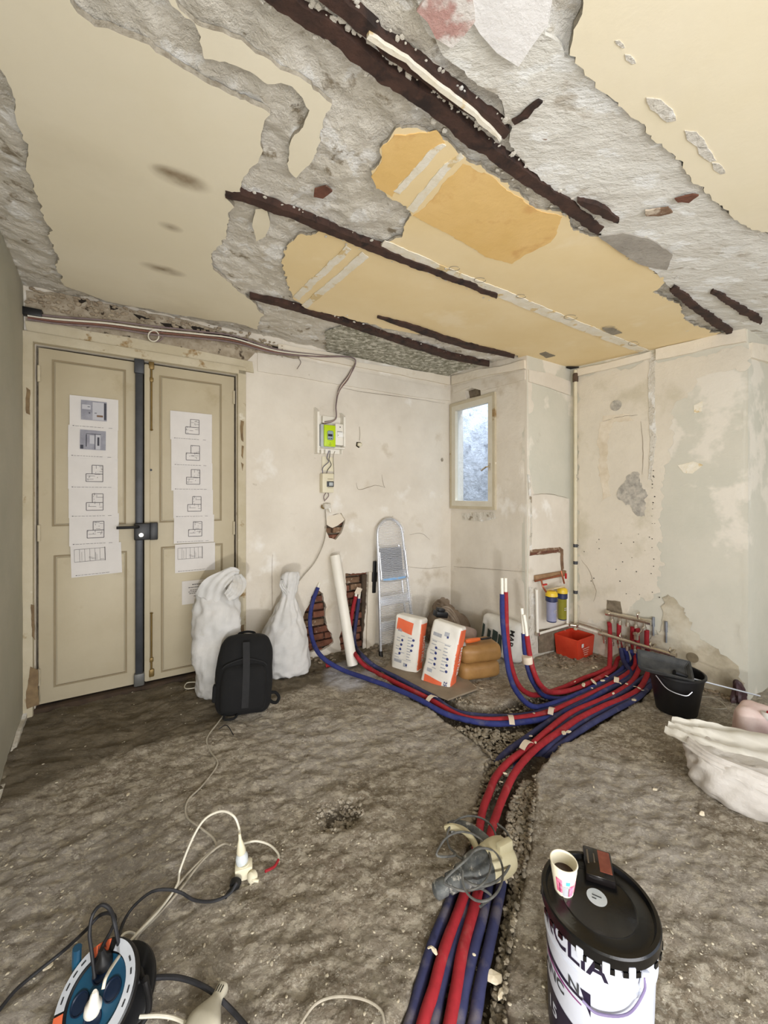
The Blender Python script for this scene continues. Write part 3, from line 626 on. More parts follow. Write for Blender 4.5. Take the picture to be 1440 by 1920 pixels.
# ---- side of the chimney breast
LS = (Vector(RC)-Vector(KC)).length
backS = wall_plate('wall_recess', WS, [(0, -.1), (LS, -.1), (LS, wz(WS, LS)+.05), (0, wz(WS, 0)+.05)][::-1], [], .05, sd=3, m=M_plasterR); T(backS)
band('cornice_band', WS, [(990, 694), (1030, 702), (1068, 716), (1068, 742), (1030, 728), (990, 716)], parent=backS, seed=31)
plate('lower_render', WS.P, jag(wpoly(WS, [(990, 928), (1020, 925), (1066, 935), (1066, 1210), (990, 1230)]), .05, .006, 7), thick=.006, off=.006, m=M_plaster, parent=backS)
for k, (px, m) in enumerate([([(989, 890), (993, 890), (997, 970), (995, 1040), (991, 1040), (993, 970)], M_rough), ([(992, 1031), (1048, 1026), (1054, 1030), (1056, 1078), (1051, 1078), (1049, 1036), (992, 1042)], M_brick[2]), ([(992, 1036), (1046, 1030), (1046, 1034), (992, 1040)], M_brick[1]), ([(990, 1100), (1004, 1102), (1006, 1225), (990, 1228)], M_rough), ([(1006, 1180), (1064, 1174), (1066, 1212), (1008, 1224)], M_mortar)]):
    plate('wall_chase', WS.P, jag(wpoly(WS, px), .02, .004, 40+k), thick=.006, off=.0085+.002*k, m=m, parent=backS)
# ---- right wall
LCn = (Vector(EC)-Vector(RC)).length
backC = wall_plate('wall_right', WC, [(0, -.1), (LCn, -.1), (LCn, wz(WC, LCn)+.05), (0, wz(WC, 0)+.05)][::-1], [], .05, sd=4, m=M_plasterR); T(backC)
band('cornice_band', WC, [(1085, 693), (1150, 679), (1222, 660), (1222, 672), (1150, 692), (1085, 706)], M_warm, .03, .05, backC, 41)
band('cornice_band', WC, [(1232, 656), (1300, 640), (1350, 628), (1400, 614), (1400, 642), (1350, 650), (1300, 663), (1232, 676)], M_warm, .03, .05, backC, 42)
band('cream_patch', WC, [(1082, 708), (1150, 694), (1222, 676), (1236, 682), (1330, 662), (1398, 650), (1396, 690), (1310, 705), (1270, 760), (1250, 840), (1240, 960), (1236, 1110), (1180, 1140), (1100, 1170), (1084, 1180)], mat('cream_plaster_right', (214, 206, 190), (222, 214, 198), .85, nscale=2.4, bump=.005, bscale=16, spots=[((202, 194, 174), 3.3, .55, .70)]), .005, .003, backC, 43, (.02, .035))
gp = mat('bare_grey_plaster', (150, 146, 138), (196, 190, 178), .9, nscale=22, bump=.004)
band('bare_patch', WC, [(1165, 905), (1178, 890), (1195, 886), (1206, 905), (1212, 940), (1210, 965), (1196, 965), (1185, 950), (1172, 948), (1160, 930)], gp, .008, .003, backC, 44, (.012, .022))
band('bare_patch', WC, [(1130, 780), (1180, 776), (1186, 790), (1150, 792), (1136, 850), (1146, 930), (1130, 940), (1120, 830)], mat('beige_wear', (206, 192, 168), (224, 214, 196), .9, nscale=9), .0075, .003, backC, 45, (.02, .02))
band('vertical_chase', WC, [(1218, 665), (1230, 662), (1228, 730), (1230, 820), (1222, 900), (1216, 900), (1219, 820), (1216, 720)], M_rough, .009, .005, backC, 46, (.012, .006))
band('white_filler_patch', WC, [(1270, 872), (1300, 866), (1318, 872), (1300, 888), (1282, 886)], M_streak, .004, .004, backC, 47, (.02, .004))
band('white_filler_patch', WC, [(1300, 760), (1318, 752), (1316, 772), (1302, 775)], M_streak, .004, .004, backC, 48, (.02, .005))
band('bare_patch', WC, [(1255, 1110), (1300, 1170), (1360, 1230), (1400, 1262), (1400, 1330), (1300, 1280), (1240, 1250), (1232, 1200)], mat('damp_plaster', (160, 150, 128), (196, 186, 164), .9, nscale=5, bump=.004, bscale=20, spots=[((204, 198, 180), 3, .5, .6)]), .007, .003, backC, 49, (.02, .04))
bm = B()                                    # old pipe hole near the cornice
c = WC.hit(1155, 760, .006); x_, y_, d_ = frame_of(Vector((WC.n.x, WC.n.y, 0)))
cyl(bm, c, c+d_*.004, .045, seg=24); obj('plugged_pipe_hole', bm, gp, backC, True)
bm = B(); c = WC.hit(1299, 1233, .010); cyl(bm, c, c+d_*.004, .036, seg=24); obj('plugged_pipe_hole', bm, mat('hole_dark', (116, 104, 84), (140, 128, 104), .9, nscale=12), backC, True)
bm = B()
for i in range(46):                         # dark discs, painted shade of screw holes down the old partition line
    u, v = R.choice([(R.uniform(1222, 1228), R.uniform(720, 1130)), (R.uniform(1080, 1250), R.uniform(1000, 1120))])
    c = WC.hit(u, v, .006); cyl(bm, c, c+d_*.003, R.uniform(.002, .005), seg=6)
o = obj('painted_screw_holes', bm, M_dark, backC, True); o['kind'] = 'stuff'
band('bare_patch', WC, [(1138, 1124), (1164, 1128), (1168, 1150), (1150, 1146), (1138, 1148)], M_mortar, .009, .004, backC, 51, (.02, .003))
# ---- beyond the corner on the far right and the rest of the room behind the camera
WR = Wall(EC, DA, NA)
backR = wall_plate('wall_far_right', WR, [(0, -.1), (.75, -.1), (.75, 2.6), (0, 2.6)][::-1], [], .05, sd=6, m=M_plasterR); T(backR)
band('cornice_band', WR, [(1404, 643), (1440, 650), (1500, 664), (1500, 690), (1440, 682), (1404, 672)], M_warm, .02, .03, backR, 61)
q = WR.P(.75, 0); WR2 = Wall((q.x, q.y), NA, -DA)
backR2 = wall_plate('wall_right_near', WR2, [(0, -.1), (2.9, -.1), (2.9, 2.6), (0, 2.6)][::-1], [], .05, sd=7, m=M_plasterR); T(backR2)
LE = 4.4
backE = wall_plate('wall_left', WE, [(-.02, -.1), (LE, -.1), (LE, 2.66), (-.02, 2.70)][::-1], [], .06, sd=8, m=M_left, amp=.008); T(backE)
plate('debris_fillet', WE.P, jag([(0, -.05), (0, .10), (.25, .09), (.5, .05), (1.2, .04), (1.2, -.05)], .05, .008, 3), thick=.02, off=.02, m=M_rough, parent=backE)
rb = ROOM(-.06, 4.4); WF = Wall((rb.x, rb.y), DA, -NA)
backF = wall_plate('wall_front', WF, [(0, -.1), (4.85, -.1), (4.85, 2.6), (0, 2.6)][::-1], [[(.7, .12), (.7, 2.2), (4.2, 2.2), (4.2, .12)]], .08, sd=9, m=M_plaster); T(backF)

# hairline cracks in the old plaster
for w, px, par in [(WA, [(668, 905), (672, 918), (690, 914), (705, 910), (722, 914)], backA), (WA, [(716, 890), (718, 905), (722, 915)], backA), (WA, [(632, 724), (680, 735), (760, 745), (835, 757)], backA), (WA, [(768, 1003), (790, 1000), (806, 1012)], backA), (WA, [(760, 1062), (800, 1066), (838, 1062)], backA), (WA, [(511, 1040), (510, 1100), (512, 1180)], backA), (WA, [(700, 1130), (698, 1180), (700, 1215)], backA), (WC, [(1090, 1050), (1105, 1070), (1112, 1092), (1118, 1110), (1113, 1128)], backC), (WB, [(850, 1062), (900, 1066), (984, 1072)], backB), (WS, [(1000, 928), (1030, 926), (1064, 934)], backS), (WC, [(1130, 790), (1160, 782), (1196, 778)], backC), (WC, [(1202, 790), (1206, 850), (1204, 890)], backC)]:
    bm = B(); pts = [w.hit(u, v, .008 if w is not WS else .012) for u, v in px]; P_ = crom(pts, 6); P_ = [p+mnv(p*40)*.004 for p in P_]
    tube(bm, P_, lambda t: .0016*(1-.6*abs(2*t-1)), 5, 0); obj('hairline_crack', bm, mat('crack_dark', (96, 80, 60), (130, 112, 88), .95, nscale=30), par, True)
# ================================================================== DOOR (two leaves), frame
def wroot(name, w, s, z, off=0):
    """an Empty on a wall: local x runs along the wall, -y comes into the room, z is up"""
    p = w.P(s, z, off); return empty(name, p, w.ang())
def pxs(w, u, v): return w.sz(u, v)
sm0 = WA.sz(262, 900)[0]; sm1 = WA.sz(272, 900)[0]
zt = z_leaf; zb = .108
def rect_ring(bm, x0, x1, z0, z1, wd, y, dep):
    for a, b, c, d in ((x0, x1, z0, z0+wd), (x0, x1, z1-wd, z1), (x0, x0+wd, z0+wd, z1-wd), (x1-wd, x1, z0+wd, z1-wd)):
        box(bm, (b-a, dep, d-c), ((a+b)/2, y, (c+d)/2))
def leaf(name, s0, s1, px):
    r = wroot(name, WA, s0, 0, -.035); w = s1-s0; T(r)
    bm = B(); box(bm, (w, .04, zt-zb), (w/2, 0, (zt+zb)/2), bevel=.003); obj('leaf', bm, M_wood, r)
    for (x0, x1, za, zb_) in px:
        bm = B(); rect_ring(bm, x0, x1, za, zb_, .010, -.022, .010); obj('panel_moulding', bm, M_groove, r)
        bm = B(); box(bm, (x1-x0-.030, .012, zb_-za-.030), ((x0+x1)/2, -.023, (za+zb_)/2), bevel=.005); obj('panel', bm, M_wood, r)
    return r
def zs(u, v): return WA.sz(u, v)[1]
def ss(u): return WA.sz(u, 900)[0]
door1 = leaf('door_1', s_l, sm0, [(ss(97)-s_l, ss(236)-s_l, zs(170, 985), zs(97, 673)), (ss(100)-s_l, ss(238)-s_l, zs(100, 1290), zs(102, 1042))])
s2 = ss(276)
door2 = leaf('door_2', sm1, s_r, [(ss(299)-sm1, ss(416)-sm1, zs(302, 980), zs(299, 703)), (ss(302)-sm1, ss(418)-sm1, zs(302, 1262), zs(302, 1026))])
# cover strip, three-point lock bar, lock case, lever, bolts
bm = B(); box(bm, (.035, .02, zt-zb-.02), (sm1-s_l+.012, -.028, (zt+zb)/2), bevel=.006); obj('astragal', bm, M_wood, door1)
xb = ss(261)-s_l
bm = B(); box(bm, (.046, .028, zs(262, 1270)-zs(262, 675)), (xb, -.042, (zs(262, 1270)+zs(262, 675))/2), bevel=.010)
bm2 = bm; obj('lock_bar', bm, M_iron, door1)
bm = B(); box(bm, (.058, .04, .10), (xb, -.045, zs(262, 688)), bevel=.008); lb = obj('lock_bar_keep', bm, M_iron, door1)
bm = B(); box(bm, (.062, .04, .085), (xb, -.045, zs(263, 1272)), bevel=.008); obj('lock_bar_keep', bm, mat('worn_grey_steel', (96, 96, 94), (112, 112, 108), .5, .3), door1)
bm = B(); box(bm, (.095, .05, .115), (xb+.018, -.062, zs(265, 996)), bevel=.008); lc = obj('lock_case', bm, M_black, door1)
bm = B(); box(bm, (.05, .03, .12), (xb+.085, -.050, zs(275, 996)), bevel=.005); obj('keep_plate', bm, M_black, door1)
bm = B(); cyl(bm, (xb+.012, -.088, zs(262, 1002)), (xb+.012, -.094, zs(262, 1002)), .013, seg=16); obj('key_cylinder', bm, M_chrome, door1)
bm = B(); tube(bm, [(xb-.005, -.085, zs(262, 987)), (xb-.02, -.105, zs(262, 987)), (xb-.06, -.108, zs(262, 987)), (xb-.125, -.105, zs(262, 987))], .010, 10, 4); obj('lever_handle', bm, M_black, door1)
for (v0, v1, up) in ((685, 806, 1), (1262, 1150, 0)):
    x = ss(284)-sm1; za, zb2 = zs(284, v0), zs(284, v1)
    bm = B(); cyl(bm, (x, -.034, za), (x, -.034, zb2), .006, seg=10); box(bm, (.034, .02, .055), (x, -.032, za), bevel=.008)
    box(bm, (.024, .018, .03), (x, -.032, za+(zb2-za)*.22), bevel=.005); lathe(bm, [(.004, 0), (.012, .006), (.004, .012)], (x, -.034, zb2-.006), 12)
    obj('surface_bolt', bm, M_brass, door2)
bm = B(); cyl(bm, (ss(283)-sm1, -.02, zs(283, 881)), (ss(283)-sm1, -.0235, zs(283, 881)), .008, seg=12); obj('spyhole', bm, M_black, door2)
for z in (zs(440, 745), zs(440, 990), zs(440, 1180)):
    bm = B(); cyl(bm, (s_r-sm1-.004, -.030, z-.05), (s_r-sm1-.004, -.030, z+.05), .008, seg=10); obj('hinge', bm, M_woodworn, door2)
for z in (zs(72, 700), zs(72, 1000), zs(76, 1270)):
    bm = B(); cyl(bm, (.004, -.030, z-.05), (.004, -.030, z+.05), .008, seg=10); obj('hinge', bm, M_woodworn, door1)
fr = wroot('trim_1', WA, 0, 0, 0); T(fr)
bm = B(); box(bm, (.06, .07, zt+.05), (s_l-.045, -.01, (zt+.05)/2), bevel=.006); bumpy(bm, .003, 20); obj('door_jamb', bm, M_woodworn, fr)
bm = B(); box(bm, (.06, .07, zt+.05), (s_r+.045, -.01, (zt+.05)/2), bevel=.006); obj('door_jamb', bm, M_woodworn, fr)
bm = B(); box(bm, (s_r-s_l+.15, .07, .06), ((s_l+s_r)/2, -.01, zt+.043), bevel=.006); obj('door_head', bm, M_woodworn, fr)
bm = B(); box(bm, (s_r-s_l+.15, .10, .10), ((s_l+s_r)/2, .03, .046), bevel=.004); obj('threshold', bm, mat('threshold_gap_shade', (50, 38, 28), (74, 58, 42), .9, nscale=9), fr)  # threshold coloured dark to paint the shaded gap under the leaves
bm = B(); box(bm, (s_r-s_l+.3, .03, 2.6), ((s_l+s_r)/2, .20, 1.25)); obj('door_backing', bm, M_dark, fr)  # dark panel behind the leaves, painted shade for the gaps round them
for k, px in enumerate([[(448, 790), (454, 792), (453, 830), (449, 826)], [(450, 836), (454, 838), (453, 862), (450, 856)], [(449, 868), (453, 872), (452, 884)], [(62, 1130), (68, 1132), (68, 1195), (63, 1188)], [(52, 730), (60, 735), (60, 780), (53, 776)], [(60, 1245), (74, 1250), (76, 1315), (54, 1322), (53, 1290)], [(447, 1170), (455, 1168), (455, 1200), (449, 1205)]]):
    plate('bare_wood_spot', WA.P, jag(wpoly(WA, px), .02, .004, 90+k), thick=.004, off=.049, m=mat('bare_brown_wood', (112, 92, 68), (140, 118, 86), .9, nscale=14), parent=fr)

# ---- papers taped on the door
def paper(u0, v0, u1, v1, tilt, kind, label, grp, cat='paper', seed=0):
    (sa, za), (sb, zb_) = WA.sz(u0, v0, -.005), WA.sz(u1, v1, -.005)
    # v1 is read at the right hand edge; keep the sheet level by its own height
    w = sb-sa; hgt = .205 if kind != 'notice' else .17
    cx = (sa+sb)/2; top = za
    r = wroot('taped_paper' if kind != 'notice' else 'door_notice', WA, cx, top-hgt/2, -.004+.0012*seed); r.rotation_euler[1] = tilt
    tag(r, label, cat, grp)
    bm = B(); n = 6; vs = [[bm.verts.new((-w/2+w*i/n, -.0006-.004*abs(math.sin(i*1.3+seed))*(1 if j in (0, n) else .4), hgt/2-hgt*j/n)) for i in range(n+1)] for j in range(n+1)]
    for j in range(n):
        for i in range(n): bm.faces.new((vs[j][i], vs[j][i+1], vs[j+1][i+1], vs[j+1][i])[::-1])
    e = bmesh.ops.extrude_face_region(bm, geom=bm.faces[:]); bmesh.ops.translate(bm, verts=[q for q in e['geom'] if isinstance(q, bmesh.types.BMVert)], vec=(0, .0008, 0))
    bmesh.ops.recalc_face_normals(bm, faces=bm.faces)
    obj('sheet', bm, M_sheet, r)
    yy = -.0062
    def q(bm, x0, z0, x1, z1, d=0):
        V = [bm.verts.new((a, yy-d, b)) for a, b in ((x0, z0), (x1, z0), (x1, z1), (x0, z1))]; bm.faces.new(V)
    def ln(bm, x0, z0, x1, z1, t=.0018):
        if abs(x1-x0) > abs(z1-z0): q(bm, x0, z0-t/2, x1, z0+t/2)
        else: q(bm, x0-t/2, z0, x0+t/2, z1)
    rr = random.Random(seed*7+3)
    bm = B()
    if kind == 'plan':
        a = .052
        for x0, z0, x1, z1 in ((-a*.75, -.055, a*.95, -.005), (-a*.15, -.005, a*.95, .052)):
            for L_ in ((x0, z0, x1, z0), (x0, z1, x1, z1), (x0, z0, x0, z1), (x1, z0, x1, z1)): ln(bm, *L_, .0035)
        for _ in range(15):
            x = rr.uniform(-a*.7, a*.8); z = rr.uniform(-.05, .045)
            if x < -a*.1 and z > -.01: z = -.03
            if rr.random() < .5: ln(bm, x, z, min(x+rr.uniform(.01, .03), a*.93), z)
            else: ln(bm, x, z, x, z+rr.uniform(.005, .02))
    elif kind == 'elev':
        for x in np.linspace(-.115, .045, 7): ln(bm, x, -.005, x, .075, .0014)
        ln(bm, -.115, -.005, .045, -.005); ln(bm, -.115, .075, .045, .075); ln(bm, .045, -.01, .045, .08, .0035)
        for _ in range(8): x = rr.uniform(-.11, .02); ln(bm, x, rr.uniform(0, .06), x+.02, 0, .0012)
    elif kind == 'notice':
        for z, wd, t in ((.055, .07, .006), (.035, .12, .005), (.015, .10, .004), (.003, .12, .004), (-.009, .11, .004), (-.03, .05, .004)):
            x = -wd/2
            while x < wd/2: l = rr.uniform(.006, .016); q(bm, x, z-t/2, min(x+l, wd/2), z+t/2); x += l+.003
    if kind in ('plan', 'elev', 'photo'):
        x = -.10; q(bm, -.112, -.093, -.104, -.089)
        while x < .05: l = rr.uniform(.008, .02); q(bm, x, -.0925, x+l, -.0905); x += l+.004
        if kind != 'elev': q(bm, .075, -.0925, .095, -.0905)
    obj('print', bm, M_ink, r, smooth=0)
    if kind == 'photo':
        W_, D_ = .080, .058
        bm = B(); q(bm, -W_+.01, -D_+.01, W_-.015, D_+.02, .0002); obj('photo_print', bm, mat('grey_photo_print', (132, 132, 142), (158, 158, 168), .7, nscale=14), r, smooth=0)
        bm = B(); bl = B()
        if seed % 2:
            q(bm, -.01, -.045, .05, .07, .0005); q(bm, -.065, .02, -.02, .05, .0005); q(bl, -.036, .035, -.024, .039, .001); q(bl, -.03, -.005, -.022, .001, .001); q(bl, .0, -.002, .012, .002, .001); q(bl, .05, -.04, .063, .07, .0004)
            bb = B(); q(bb, .012, -.024, .045, -.012, .001); obj('photo_detail_brown', bb, mat('print_brown', (120, 92, 72)), r, smooth=0)
        else:
            q(bm, -.02, -.01, .005, .045, .001); q(bm, .012, -.045, .036, .05, .0006); q(bl, -.068, -.045, -.052, -.02, .001); q(bl, .020, -.02, .031, .035, .001); q(bl, -.04, -.03, -.035, .05, .0008); q(bl, .006, -.045, .009, .055, .001); q(bl, -.04, .053, .04, .056, .001)
        obj('photo_detail_light', bm, mat('print_light', (188, 188, 194)), r, smooth=0); obj('photo_detail_dark', bl, mat('print_dark', (66, 66, 76)), r, smooth=0)
    return r
G1, G2 = 'sheets taped on the left door leaf', 'sheets taped on the right door leaf'
LP = [(131, 741, 222, 0, 'photo', 'topmost sheet on the left leaf, grey interior picture with a brown counter'),
      (128, 797, 221, .01, 'photo', 'second sheet on the left leaf, grey interior picture with a tall mirror'),
      (128, 856, 221, 0, 'plan', 'third sheet on the left leaf, uppermost of its three floor plans'),
      (129, 911, 221, .0, 'plan', 'fourth sheet on the left leaf, middle one of its three floor plans'),
      (130, 964, 223, .0, 'plan', 'fifth sheet on the left leaf, lowest of its three floor plans'),
      (133, 1022, 228, -.03, 'elev', 'lowest tilted sheet on the left leaf with a faint wide elevation drawing')]
# sheets overlap downwards, so that each shows as much as in the photograph
for k, (u0, v0, u1, tl, kd, lab) in enumerate(LP): paper(u0, v0, u1, v0+60, tl, kd, lab, G1, seed=len(LP)-k+(1 if kd == 'photo' and k == 0 else 0) if kd != 'photo' else (7 if k == 0 else 6))
RP = [(319, 770, 397, 0, 'plan', 'topmost sheet on the right leaf, small stepped floor plan under the brass bolt'),
      (321, 820, 397, 0, 'plan', 'second sheet on the right leaf, floor plan with side notes'),
      (321, 866, 398, 0, 'plan', 'third sheet on the right leaf, floor plan at mid height'),
      (325, 918, 399, 0, 'plan', 'fourth sheet on the right leaf, floor plan with small dots'),
      (326, 966, 401, .01, 'plan', 'fifth sheet on the right leaf, floor plan beside the lock case'),
      (328, 1021, 403, .0, 'elev', 'lowest drawing on the right leaf, faint elevation with a small stamp')]
for k, (u0, v0, u1, tl, kd, lab) in enumerate(RP): paper(u0, v0, u1, v0+60, tl, kd, lab, G2, seed=len(RP)-k)
paper(341, 1090, 398, 1140, 0, 'notice', 'small white typed notice low on the right leaf behind the sack', None, 'notice', seed=1)

# ================================================================== WINDOW
win = wroot('window_1', WB, s_f0, z_f0, 0); T(win)
w_, h_ = s_f1-s_f0, z_f1-z_f0
bm = B(); rect_ring(bm, -.012, w_+.012, -.012, h_+.012, .030, .01, .07); obj('frame', bm, M_woodworn, win)
bm = B(); rect_ring(bm, .018, w_-.018, .018, h_-.018, .052, -.002, .045); cs = obj('casement', bm, mat('white_window_paint', (206, 200, 182), (216, 211, 196), .5, nscale=6), win)
gm = bpy.data.materials.new('window_glass'); gm.use_nodes = True; N = gm.node_tree.nodes; L = gm.node_tree.links
for n in list(N):
    if n.type != 'OUTPUT_MATERIAL': N.remove(n)
tr = N.new('ShaderNodeBsdfTransparent'); tr.inputs[0].default_value = (.93, .96, 1, 1); gl = N.new('ShaderNodeBsdfGlossy'); gl.inputs['Roughness'].default_value = .02
mx = N.new('ShaderNodeMixShader'); mx.inputs[0].default_value = .06; L.new(tr.outputs[0], mx.inputs[1]); L.new(gl.outputs[0], mx.inputs[2]); L.new(mx.outputs[0], N['Material Output'].inputs[0])
bm = B(); box(bm, (w_-.13, .006, h_-.13), (w_/2, .01, h_/2)); obj('pane', bm, gm, cs)
bm = B(); box(bm, (.018, .012, .07), (w_-.045, -.030, h_*.365), bevel=.004); tube(bm, [(w_-.045, -.034, h_*.37), (w_-.055, -.060, h_*.365), (w_-.075, -.066, h_*.355), (w_-.115, -.066, h_*.335)], .008, 8, 4); obj('window_handle', bm, M_chrome, cs)
# the light well seen through the glass
oc = Wall((WB.P(0, 0, -.95).x, WB.P(0, 0, -.95).y), WB.d, WB.n)
cy = plate('wall_courtyard', oc.P, [(-2.5, -.1), (2.2, -.1), (2.2, 5), (-2.5, 5)], thick=.1, m=mat('rough_pale_stone', (176, 178, 182), (212, 214, 218), .95, nscale=4, bump=.03, bscale=7, spots=[((140, 142, 148), 6, .6, .7)]), step=.1, disp=lambda a, b: .03*fbm(a*3, b*4, 4, 77)); T(cy)
bm = B(); (a0, b0), (a1, b1) = oc.sz(866, 815), oc.sz(874, 862)
box(bm, (a1-a0, .03, b0-b1), bevel=.004); o = obj('shutter', bm, mat('grey_blue_shutter', (120, 126, 140), (134, 140, 152), .7), cy); o.location = oc.P((a0+a1)/2, (b0+b1)/2, .03); o.rotation_euler = (0, 0, oc.ang())
# outside side wall closing the light well
bm = B(); p0 = WB.P(-.35, 0, -.5); box(bm, (.06, 1.1, 4.4), (0, 0, 2.1)); o = obj('wall_lightwell_left', bm, MATS['rough_pale_stone']); o.location = (p0.x, p0.y, 0); o.rotation_euler = (0, 0, WB.ang()); T(o)

# ================================================================== ELECTRICS ON THE BACK WALL
def wl(w, pts): return [w.hit(u, v, o) for u, v, o in pts]
def cable(name, pts, r, m, label, cat='cable', group=None, seg=8, n=6, parent=None, closed=False):
    bm = B(); tube(bm, pts, r, seg, n, closed)
    if parent is not None: return obj(name, bm, m, parent, True)
    c = Vector(pts[0]); o = obj(name, bm, m, base=(c.x, c.y, c.z)); return tag(o, label, cat, group)
for k, (dv, do, m, lab) in enumerate([(0, 0, M_lav, 'uppermost lilac grey supply cable clipped along the broken top of the door wall'), (5, .008, M_wcable, 'pale supply cable in the bundle along the top of the door wall'), (9, 0, mat('brown_cable', (112, 70, 56), (130, 86, 68), .6), 'reddish brown supply cable in the bundle above the door'), (13, .01, M_lav, 'lowest lilac grey supply cable sagging above the door')]):
    cable('supply_cable', wl(WA, [(52, 588+dv*.8, .04), (110, 594+dv, .045), (200, 601+dv, .05+do), (290, 612+dv*1.2, .05), (380, 622+dv, .055+do), (440, 630+dv, .05), (520, 655+dv*.6, .05+do), (600, 666+dv*.2, .045), (664, 672, .045+.01*k), (655, 700+dv*.5, .045), (636, 728+dv*.4, .04), (630, 760, .045+.006*k), (629, 786, .05), (606, 792+k, .05)]), .006, m, lab, group='supply cables above the door')
cable('loose_wire', wl(WA, [(560, 672, .03), (564, 680, .035), (557, 692, .04)]), .0025, M_lav, 'short loose wire curling down from the supply cable bundle')
cable('wire_ring', [WA.hit(292+14*math.cos(t), 628+12*math.sin(t), .05) for t in np.linspace(0, 6.0, 12)], .005, M_lav, 'small coil of spare cable hanging above the door', )
cable('wire_ring', [WA.hit(288+10*math.cos(t), 630+10*math.sin(t), .06) for t in np.linspace(0, 6.0, 12)], .004, M_wcable, 'inner pale coil of spare cable hanging above the door', )
bm = B(); box(bm, (.10, .05, .045), bevel=.004); o = obj('junction_duct', bm, M_black); (a, b) = WA.sz(62, 590); o.location = WA.P(a, b, .03); o.rotation_euler = (0, 0, WA.ang()); tag(o, 'black square duct end in the top left corner above the door', 'duct')
# meter board
mb_s, mb_z = WA.sz(614, 845); mb = wroot('meter_board', WA, mb_s, mb_z, .002); tag(mb, 'white plastic meter board with raised side cheeks holding the electricity meter', 'meter board')
def mpx(u, v, off=.0): a, b = WA.sz(u, v, off); return a-mb_s, b-mb_z
x0, zt_ = mpx(588, 768); x1, zb_ = mpx(641, 854)
hb = zt_-zb_
bm = B(); box(bm, (x1-x0, .012, hb*.86), ((x0+x1)/2, -.006, zb_+hb*.45), bevel=.002); obj('back_plate', bm, M_white, mb)
for x, zz0, zz1 in ((x0+.012, zb_, zt_), (x1-.012, zb_+.07, zt_-.02)):
    bm = B()
    V = [bm.verts.new(p) for p in ((x-.01, 0, zz0), (x-.01, -.08, zz0), (x-.01, -.08, zz1-.03), (x-.01, -.0, zz1+.02))]; f = bm.faces.new(V)
    e = bmesh.ops.extrude_face_region(bm, geom=[f]); bmesh.ops.translate(bm, verts=[q for q in e['geom'] if isinstance(q, bmesh.types.BMVert)], vec=(.018, 0, 0)); bmesh.ops.recalc_face_normals(bm, faces=bm.faces)
    obj('side_cheek', bm, M_white, mb, smooth=0)
bm = B(); box(bm, (x1-x0-.02, .075, .012), ((x0+x1)/2, -.04, mpx(614, 841)[1]), bevel=.002); obj('shelf', bm, M_white, mb)
bm = B(); box(bm, (.014, .05, .06), (mpx(602, 785)[0], -.03, mpx(602, 788)[1]), bevel=.002); obj('clip', bm, M_white, mb)
for u in (598, 606, 636):
    bm = B(); box(bm, (.006, .05, .035), (mpx(u, 850)[0], -.03, mpx(u, 848)[1])); obj('rib', bm, M_white, mb)
mt_s, mt_z = WA.sz(614, 818, .08); mt = wroot('electricity_meter', WA, mt_s, mt_z-.09, .085); tag(mt, 'lime green electricity meter with small grey display on the white board', 'meter')
mg = mat('lime_green_plastic', (184, 214, 8), (190, 220, 14), .4)
bm = B(); box(bm, (.135, .07, .195), (0, .02, .09), bevel=.008); obj('housing', bm, mat('grey_plastic', (176, 182, 184), (186, 192, 194), .45), mt)
bm = B(); box(bm, (.105, .02, .182), (.008, -.022, .09), bevel=.006); obj('cover', bm, mg, mt)
bm = B(); box(bm, (.052, .004, .078), (.008, -.033, .092), bevel=.012); dp = obj('display_surround', bm, mat('grey_panel', (150, 166, 172), (160, 176, 182), .4), mt)
bm = B(); box(bm, (.038, .003, .020), (.008, -.036, .094)); obj('display', bm, M_black, dp)
bm = B(); box(bm, (.012, .003, .006), (-.002, -.036, .066)); box(bm, (.012, .003, .006), (.018, -.036, .066)); obj('button', bm, M_black, dp)
bm = B(); cyl(bm, (.008, -.032, .028), (.008, -.0335, .028), .003, seg=8); box(bm, (.022, .001, .003), (.008, -.0328, .012)); obj('printed_mark', bm, mat('print_dark', (66, 66, 76)), mt)
bs, bz = WA.sz(636, 815, .08); cb = wroot('circuit_breaker', WA, bs, bz-.09, .07); tag(cb, 'white main circuit breaker mounted right of the green meter', 'breaker')
bm = B(); box(bm, (.075, .07, .185), (0, .02, .09), bevel=.004); obj('housing', bm, M_white, cb)
bm = B(); box(bm, (.055, .012, .045), (.004, -.018, .09), bevel=.003); obj('switch_face', bm, mat('bright_white_plastic', (240, 240, 238), (244, 244, 242), .3), cb)
bm = B(); box(bm, (.012, .022, .03), (.036, -.022, .088), bevel=.003); obj('lever', bm, M_white, cb)
bm = B(); box(bm, (.045, .002, .003), (-.002, -.025, .114)); box(bm, (.006, .002, .006), (-.016, -.025, .082)); box(bm, (.008, .002, .010), (.006, -.017, .155)); obj('mark', bm, M_iron, cb)
es, ez = WA.sz(613, 906, .04); eb = wroot('fuse_box', WA, es, ez-.09, .035); tag(eb, 'small cream fuse box with one dark switch window, below the meter', 'fuse box')
bm = B(); box(bm, (.105, .07, .165), (0, 0, .09), bevel=.006); obj('housing', bm, M_ivory, eb)
bm = B(); box(bm, (.064, .006, .048), (.018, -.036, .082), bevel=.002); wd = obj('switch_window', bm, M_iron, eb)
bm = B(); box(bm, (.036, .010, .030), (.022, -.040, .082), bevel=.002); obj('switch', bm, mat('grey_plastic', (176, 182, 184)), wd)
bm = B(); box(bm, (.05, .002, .004), (.018, -.0365, .125)); box(bm, (.05, .002, .003), (.018, -.0365, .05)); obj('label_strip', bm, M_groove, eb)
plate('mounting_board', WA.P, wpoly(WA, [(603, 856), (624, 858), (624, 884), (603, 882)]), thick=.006, off=.012, m=M_ivory, parent=backA)
